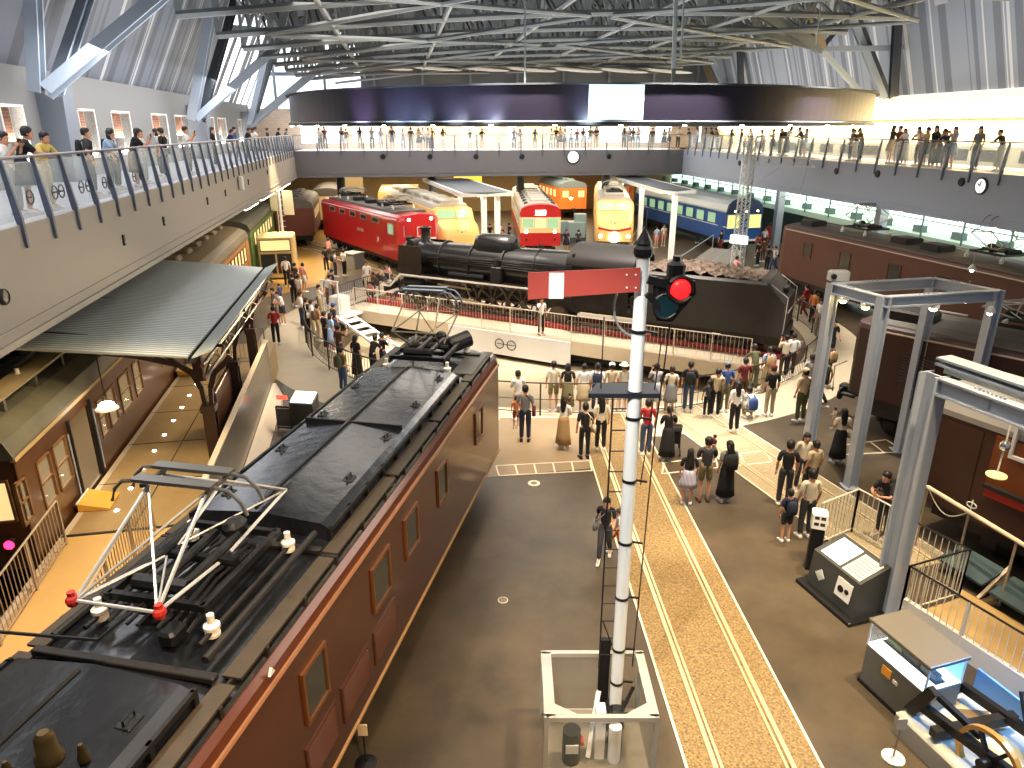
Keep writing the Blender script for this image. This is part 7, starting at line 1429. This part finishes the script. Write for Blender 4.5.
# beyond the turntable
far = [(566, 252, 'navy', 'skirt', 'navy', 'long'), (578, 252, 'charcoal', 'trousers', 'black', 'short'), (464, 240, 'white', 'trousers', 'beige', 'short'), (470, 252, 'maroon', 'shorts', 'tan', 'short'), (475, 244, 'charcoal', 'shorts', 'beige', 'short'), (484, 245, 'olive', 'trousers', 'olive', 'short'), (490, 245, 'black', 'trousers', 'navy', 'short'), (479, 256, 'white', 'dress', 'white', 'bob'), (500, 244, 'white', 'trousers', 'tan', 'short'), (509, 244, 'navy', 'trousers', 'navy', 'short'), (503, 252, 'pink', 'dress', 'pink', 'long'),
       (656, 248, 'pale blue', 'shorts', 'pink', 'short'), (663, 246, 'white', 'shorts', 'pink', 'bob'), (697, 243, 'navy', 'trousers', 'denim', 'short'), (710, 241, 'black', 'trousers', 'black', 'short'), (714, 242, 'charcoal', 'trousers', 'black', 'short'), (720, 253, 'black', 'trousers', 'maroon', 'short'), (757, 258, 'red', 'trousers', 'black', 'short'), (763, 250, 'white', 'trousers', 'black', 'short'), (768, 244, 'red', 'dress', 'red', 'bob'), (757, 266, 'black', 'trousers', 'navy', 'short'), (766, 271, 'charcoal', 'trousers', 'black', 'short'), (773, 272, 'white', 'trousers', 'denim', 'short'), (762, 262, 'brown', 'trousers', 'brown', 'short'),
       (789, 290, 'white', 'trousers', 'charcoal', 'short'), (797, 288, 'pale grey', 'trousers', 'black', 'short'), (803, 318, 'red', 'trousers', 'maroon', 'short'), (811, 325, 'orange', 'trousers', 'black', 'short'), (817, 335, 'white', 'trousers', 'beige', 'short'), (825, 342, 'white', 'trousers', 'brown', 'short'), (829, 360, 'black', 'trousers', 'black', 'short'), (688, 282, 'white', 'trousers', 'black', 'short'), (699, 284, 'black', 'trousers', 'black', 'short'), (734, 284, 'pink', 'trousers', 'black', 'short')]
where = ['before the red and cream railcar', 'beside the railcar holding nothing', 'under the long white canopy', 'behind the steam dome', 'near the first canopy post', 'in the canopy crowd', 'at the crowd edge by the railcar', 'behind the steam dome in a pale dress', 'at the railcar side', 'close to the railcar side', 'in pink near the railcar side',
         'by the pale canopy post', 'right beside the one in pale blue', 'walking to the blue sleeping car', 'at the blue sleeping car door', 'at the door step of the blue car', 'on the grey curved ramp', 'at the foot of the lattice mast', 'behind the lattice mast', 'under the far brown locomotive end', 'in the crowd by the mast foot', 'in the lower crowd by the mast', 'with a pale shirt near the mast crowd', 'squeezed in the mast crowd',
         'with a rucksack behind the tender end', 'walking behind the tender end', 'inside the east curved fence', 'at the east curved fence', 'outside the east curved fence', 'wearing a sun hat by the east fence', 'leaning by the east fence beyond the column', 'resting low behind the coal load', 'beside the low one behind the coal load', 'behind the tender near the mast']
for i, f in enumerate(far):
    P(f[0], f[1], (180, 0, 40, -60, 120, 10)[i % 6], f[2], f[3], f[4], 'person in %s %s' % (f[2], where[i]), ('stand', 'phone', 'walk', 'stand')[i % 4] if i not in (31, 32) else 'crouch', hair=f[5], hat='hat' if i == 29 else None, bag='backpack' if i in (13, 24, 22) else None)
# ------------------------------------------------------------------ people on the balconies
ORD = ['first', 'second', 'third', 'fourth', 'fifth', 'sixth', 'seventh', 'eighth', 'ninth', 'tenth', 'eleventh', 'twelfth', 'thirteenth', 'fourteenth', 'fifteenth', 'sixteenth', 'seventeenth', 'eighteenth', 'nineteenth', 'twentieth']
ORD += ['twenty-' + o for o in ORD[:9]] + ['thirtieth'] + ['thirty-' + o for o in ORD[:9]] + ['fortieth'] + ['forty-' + o for o in ORD[:9]] + ['fiftieth']
def bal(M, px, off, face, top, low, lowc, label, pose='lean', **k):
    y = vpl(px, 140, M, off)[0]; p = M @ Vector((off, y, FL)); return person(tuple(p), math.degrees(rz_of(M)) + face, top, low, lowc, pose, label=label, **k)
L_ = [(3, -.75, -100, 'white', 'trousers', 'pale grey', 'phone', 'short', None), (16, -.6, -60, 'black', 'skirt', 'navy', 'lean', 'short', None), (37, -.62, -110, 'yellow', 'trousers', 'cream', 'lean', 'short', None), (86, -.8, -70, 'charcoal', 'trousers', 'charcoal', 'stand', 'short', 'backpack'), (103, -.6, -90, 'pale blue', 'trousers', 'charcoal', 'lean', 'bob', None), (111, -.9, -90, 'white', 'trousers', 'black', 'stand', 'short', 'backpack'), (131, -.6, -60, 'black', 'dress', 'brown', 'lean', 'long', None), (140, -.8, -90, 'white', 'trousers', 'pale grey', 'phone', 'short', None), (157, -1.3, 90, 'pale grey', 'trousers', 'black', 'stand', 'bob', None), (162, -.7, 80, 'black', 'trousers', 'charcoal', 'stand', 'short', 'bag'), (186, -.6, -90, 'white', 'trousers', 'black', 'phone', 'short', None), (213, -.8, -90, 'black', 'trousers', 'black', 'stand', 'long', None), (228, -.6, -70, 'navy', 'trousers', 'denim', 'lean', 'short', None), (235, -1.0, -90, 'blue', 'trousers', 'navy', 'stand', 'short', None), (246, -.6, -90, 'black', 'trousers', 'black', 'lean', 'short', None), (253, -.8, -80, 'white', 'trousers', 'charcoal', 'stand', 'bob', None), (256, -.6, -90, 'white', 'trousers', 'black', 'phone', 'short', None), (268, -.8, -90, 'charcoal', 'trousers', 'black', 'stand', 'short', None), (277, -.7, -90, 'navy', 'trousers', 'black', 'lean', 'short', None), (285, -.7, -90, 'grey', 'trousers', 'black', 'lean', 'short', None)]
for i, a in enumerate(L_):
    bal(LM, a[0], a[1], a[2], a[3], a[4], a[5], 'person in %s and %s, %s along the beige balcony rail' % (a[3], a[5], ORD[i]), a[6], hair=a[7], bag=a[8], h=1.6 + .12 * tri(i))
fx_ = [320, 325, 342, 346, 360, 372, 381, 392, 403, 411, 419, 423, 428, 432, 443, 470, 482, 514, 520, 535, 551, 556, 560, 565, 571, 577, 583, 590, 596, 624, 629, 633, 638, 652, 664, 669, 678]
cc = ['black', 'charcoal', 'navy', 'white', 'grey', 'beige', 'olive', 'white', 'maroon', 'pale blue', 'white', 'black']
for i, x in enumerate(fx_):
    t_, l_ = cc[(i * 5 + 3) % 12], cc[(i * 7 + 1) % 12]
    bal(FM, x, -(.55 + .6 * tri(i)), -90 + (180 if i % 5 == 4 else 0) + 30 * (tri(i + 50) - .5), t_, ('trousers', 'trousers', 'skirt', 'shorts')[i % 4], l_, 'person in %s and %s, %s from the beige side on the end balcony' % (t_, l_, ORD[i]), ('lean', 'stand', 'phone', 'stand')[i % 4], hair=('short', 'bob', 'long')[i % 3], h=1.58 + .2 * tri(i + 9))
rx_ = [690, 696, 705, 713, 718, 731, 741, 752, 764, 773, 781, 787, 802, 806, 852, 857, 862, 892, 899, 907, 921, 927, 935, 940, 948, 954, 979, 1004]
for i, x in enumerate(rx_):
    t_, l_ = cc[(i * 7 + 2) % 12], cc[(i * 5 + 4) % 12]
    bal(RM, x, .6 + .7 * tri(i + 3), 90 + (180 if i % 6 == 5 else 0) + 30 * (tri(i + 70) - .5), t_, ('trousers', 'skirt', 'trousers', 'long_skirt')[i % 4], l_, 'person in %s and %s, %s from the corner on the side balcony' % (t_, l_, ORD[i]), ('lean', 'phone', 'stand', 'lean')[i % 4], hair=('short', 'long', 'bob')[i % 3], h=1.58 + .2 * tri(i + 19), bag='backpack' if i in (11, 20) else None)
# ------------------------------------------------------------------ light
W = bpy.data.worlds.new('world'); sc.world = W; W.use_nodes = True
bg = W.node_tree.nodes['Background']; bg.inputs['Color'].default_value = (.8, .86, 1, 1); bg.inputs['Strength'].default_value = .12
def area(name, loc, rot, sx, sy, power, c, spread=180):
    l = bpy.data.lights.new(name, 'AREA'); l.shape = 'RECTANGLE'; l.size = sx; l.size_y = sy; l.energy = power; l.color = c; l.spread = R(spread)
    o = bpy.data.objects.new(name, l); COL.objects.link(o); o.location = loc; o.rotation_euler = rot; return o
def spot(name, loc, tgt, power, c, ang=50, r=.3, blend=.6):
    l = bpy.data.lights.new(name, 'SPOT'); l.energy = power; l.color = c; l.spot_size = R(ang); l.spot_blend = blend; l.shadow_soft_size = r
    o = bpy.data.objects.new(name, l); COL.objects.link(o); o.location = loc; d = Vector(tgt) - Vector(loc); o.rotation_euler = d.to_track_quat('-Z', 'Y').to_euler(); return o
WARM = (1, .8, .54); YEL = (1, .76, .44); NEU = (1, .91, .8); COOL = (.82, .9, 1)
area('hall_light', (1, 32, 12.6), (0, 0, R(9)), 18, 16, 1500, NEU)
area('near_hall_light', (1, 10, 12.2), (0, 0, R(9)), 14, 10, 420, NEU)
area('far_hall_light', (-1, 52, 12.2), (0, 0, R(9)), 22, 10, 1500, NEU)
area('balcony_light_west', LM @ Vector((-1.2, 32, 10.8)), (0, R(25), rz_of(LM)), 1.5, 44, 650, (.95, .96, 1))
area('balcony_light_east', RM @ Vector((1.8, 22, 10.0)), (0, R(-50), rz_of(RM)), 1.0, 44, 1900, (1, .84, .56), 110)
area('cladding_wash_west', LM @ Vector((1.5, 24, 10.5)), (0, R(118), rz_of(LM)), 3, 40, 420, (.92, .95, 1), 150)  # added light aimed at the cladding, no fixture stands there
area('cladding_wash_east', RM @ Vector((-1.5, 24, 10.5)), (0, R(-115), rz_of(RM)), 3, 40, 260, (.86, .92, 1), 150)  # added likewise to lift the east cladding
area('balcony_light_north', FM @ Vector((-3, 15, 10.0)), (0, 0, rz_of(FM)), 3, 30, 1200, NEU)
area('under_balcony_light_north', FM @ Vector((-10, 14, 5.0)), (0, 0, rz_of(FM)), 12, 28, 2400, WARM)
area('under_balcony_light_east', RM @ Vector((5, 22, 5.0)), (0, 0, rz_of(RM)), 2, 40, 700, NEU)
area('roof_wash', (3, 34, 10.4), (R(180), 0, R(9)), 16, 36, 1100, (.9, .95, 1))  # added upward light without a fixture, lifts the trusses
area('fascia_wash_west', (1, 24, 7.2), (0, R(100), R(9)), 2, 30, 380, (1, .9, .78))
# ceiling spots over the turntable and the aisles
for i, (x, y, tx, ty, pw, c, an) in enumerate(((-4, 24, -7, 28, 2200, NEU, 60), (0, 20, 0, 24, 1700, NEU, 55), (5, 20, 4, 23, 2200, NEU, 55), (10, 22, 9.5, 23, 2600, NEU, 60), (14, 30, 13, 30, 1800, NEU, 50), (-3, 32, -3, 33, 2400, NEU, 55), (4, 28, 5, 30, 2400, NEU, 55), (9, 36, 9, 40, 2600, NEU, 55),
        (-8, 36, -9, 38, 2200, WARM, 50), (-12, 44, -13.5, 46, 3000, YEL, 45), (5.5, 8, 4.2, 9.5, 1500, YEL, 48), (7.5, 9, 6.8, 9, 1300, YEL, 55), (8, 14, 7.5, 15.5, 1300, WARM, 50), (3.5, 14, 3.5, 17, 1200, WARM, 42), (-1, 14, 0, 17, 600, WARM, 50), (-1, 5, -3.2, 6, 500, YEL, 60), (-5, 6, -3.5, 8, 500, NEU, 60))):
    spot('ceiling_spot_%d' % i, (x, y, 12.4), (tx, ty, 0), pw * (2.1 if i < 9 else 3.0), c, an, .2)
spot('platform_spot', (-6, 12, 6.9), (-7.2, 12.5, 1), 900, YEL, 95)
spot('platform_spot_far', (-6.4, 22, 4.0), (-8.2, 18, 1), 420, YEL, 130)
spot('post_spot', (-1.5, 3.5, 12.4), (1.5, 8.4, 4), 3500, NEU, 30, .2)  # added high spot from the camera side to whiten the post
area('coach_interior_light', PM @ Vector((-7.8, 21, 3.05)), (0, 0, rz_of(PM)), 1.2, 15, 160, (1, .8, .5))
spot('side_glow', (1.5, 2, 9), (-1.6, 7, 1.8), 1500, (1, .62, .3), 50)
for k, (x, y) in enumerate(((-3, 46), (2.2, 46), (7.4, 48), (12, 47), (-10, 42))): spot('nose_spot_%d' % k, (x * .8, y - 12, 11), (x, y + 4, 2), 3000, WARM if k < 3 else NEU, 38)
spot('blue_spot', (8.4, 7.4, 2.6), (7.1, 7.9, .4), 260, (.15, .45, 1), 90, .1)
for k, (px, c) in enumerate(((328, (.8, .6, 1)), (372, (.6, .75, 1)), (398, (.6, .75, 1)), (436, (.7, .8, 1)), (470, (.7, .8, 1)), (560, (.7, .85, 1)))):
    a = math.atan2(-1, 0) + math.radians((px - 575) * .155); q = Vector((2.62 + 12.6 * math.cos(a), 32.7 + 12.6 * math.sin(a), 8.75)); spot('ring_uplight_%d' % k, q, (2.62 + 11.7 * math.cos(a), 32.7 + 11.7 * math.sin(a), 9.3), 130, c, 75, .08, 1)
vs = sc.view_settings; vs.view_transform = 'Standard'; vs.look = 'None'; vs.exposure = 0.95; vs.gamma = 1; vs.use_curve_mapping = False
sc.cycles.max_bounces = 6; sc.cycles.diffuse_bounces = 3; sc.cycles.glossy_bounces = 3; sc.cycles.transparent_max_bounces = 16; sc.cycles.sample_clamp_indirect = 4
sc.cycles.use_denoising = True; sc.cycles.caustics_reflective = False; sc.cycles.caustics_refractive = False
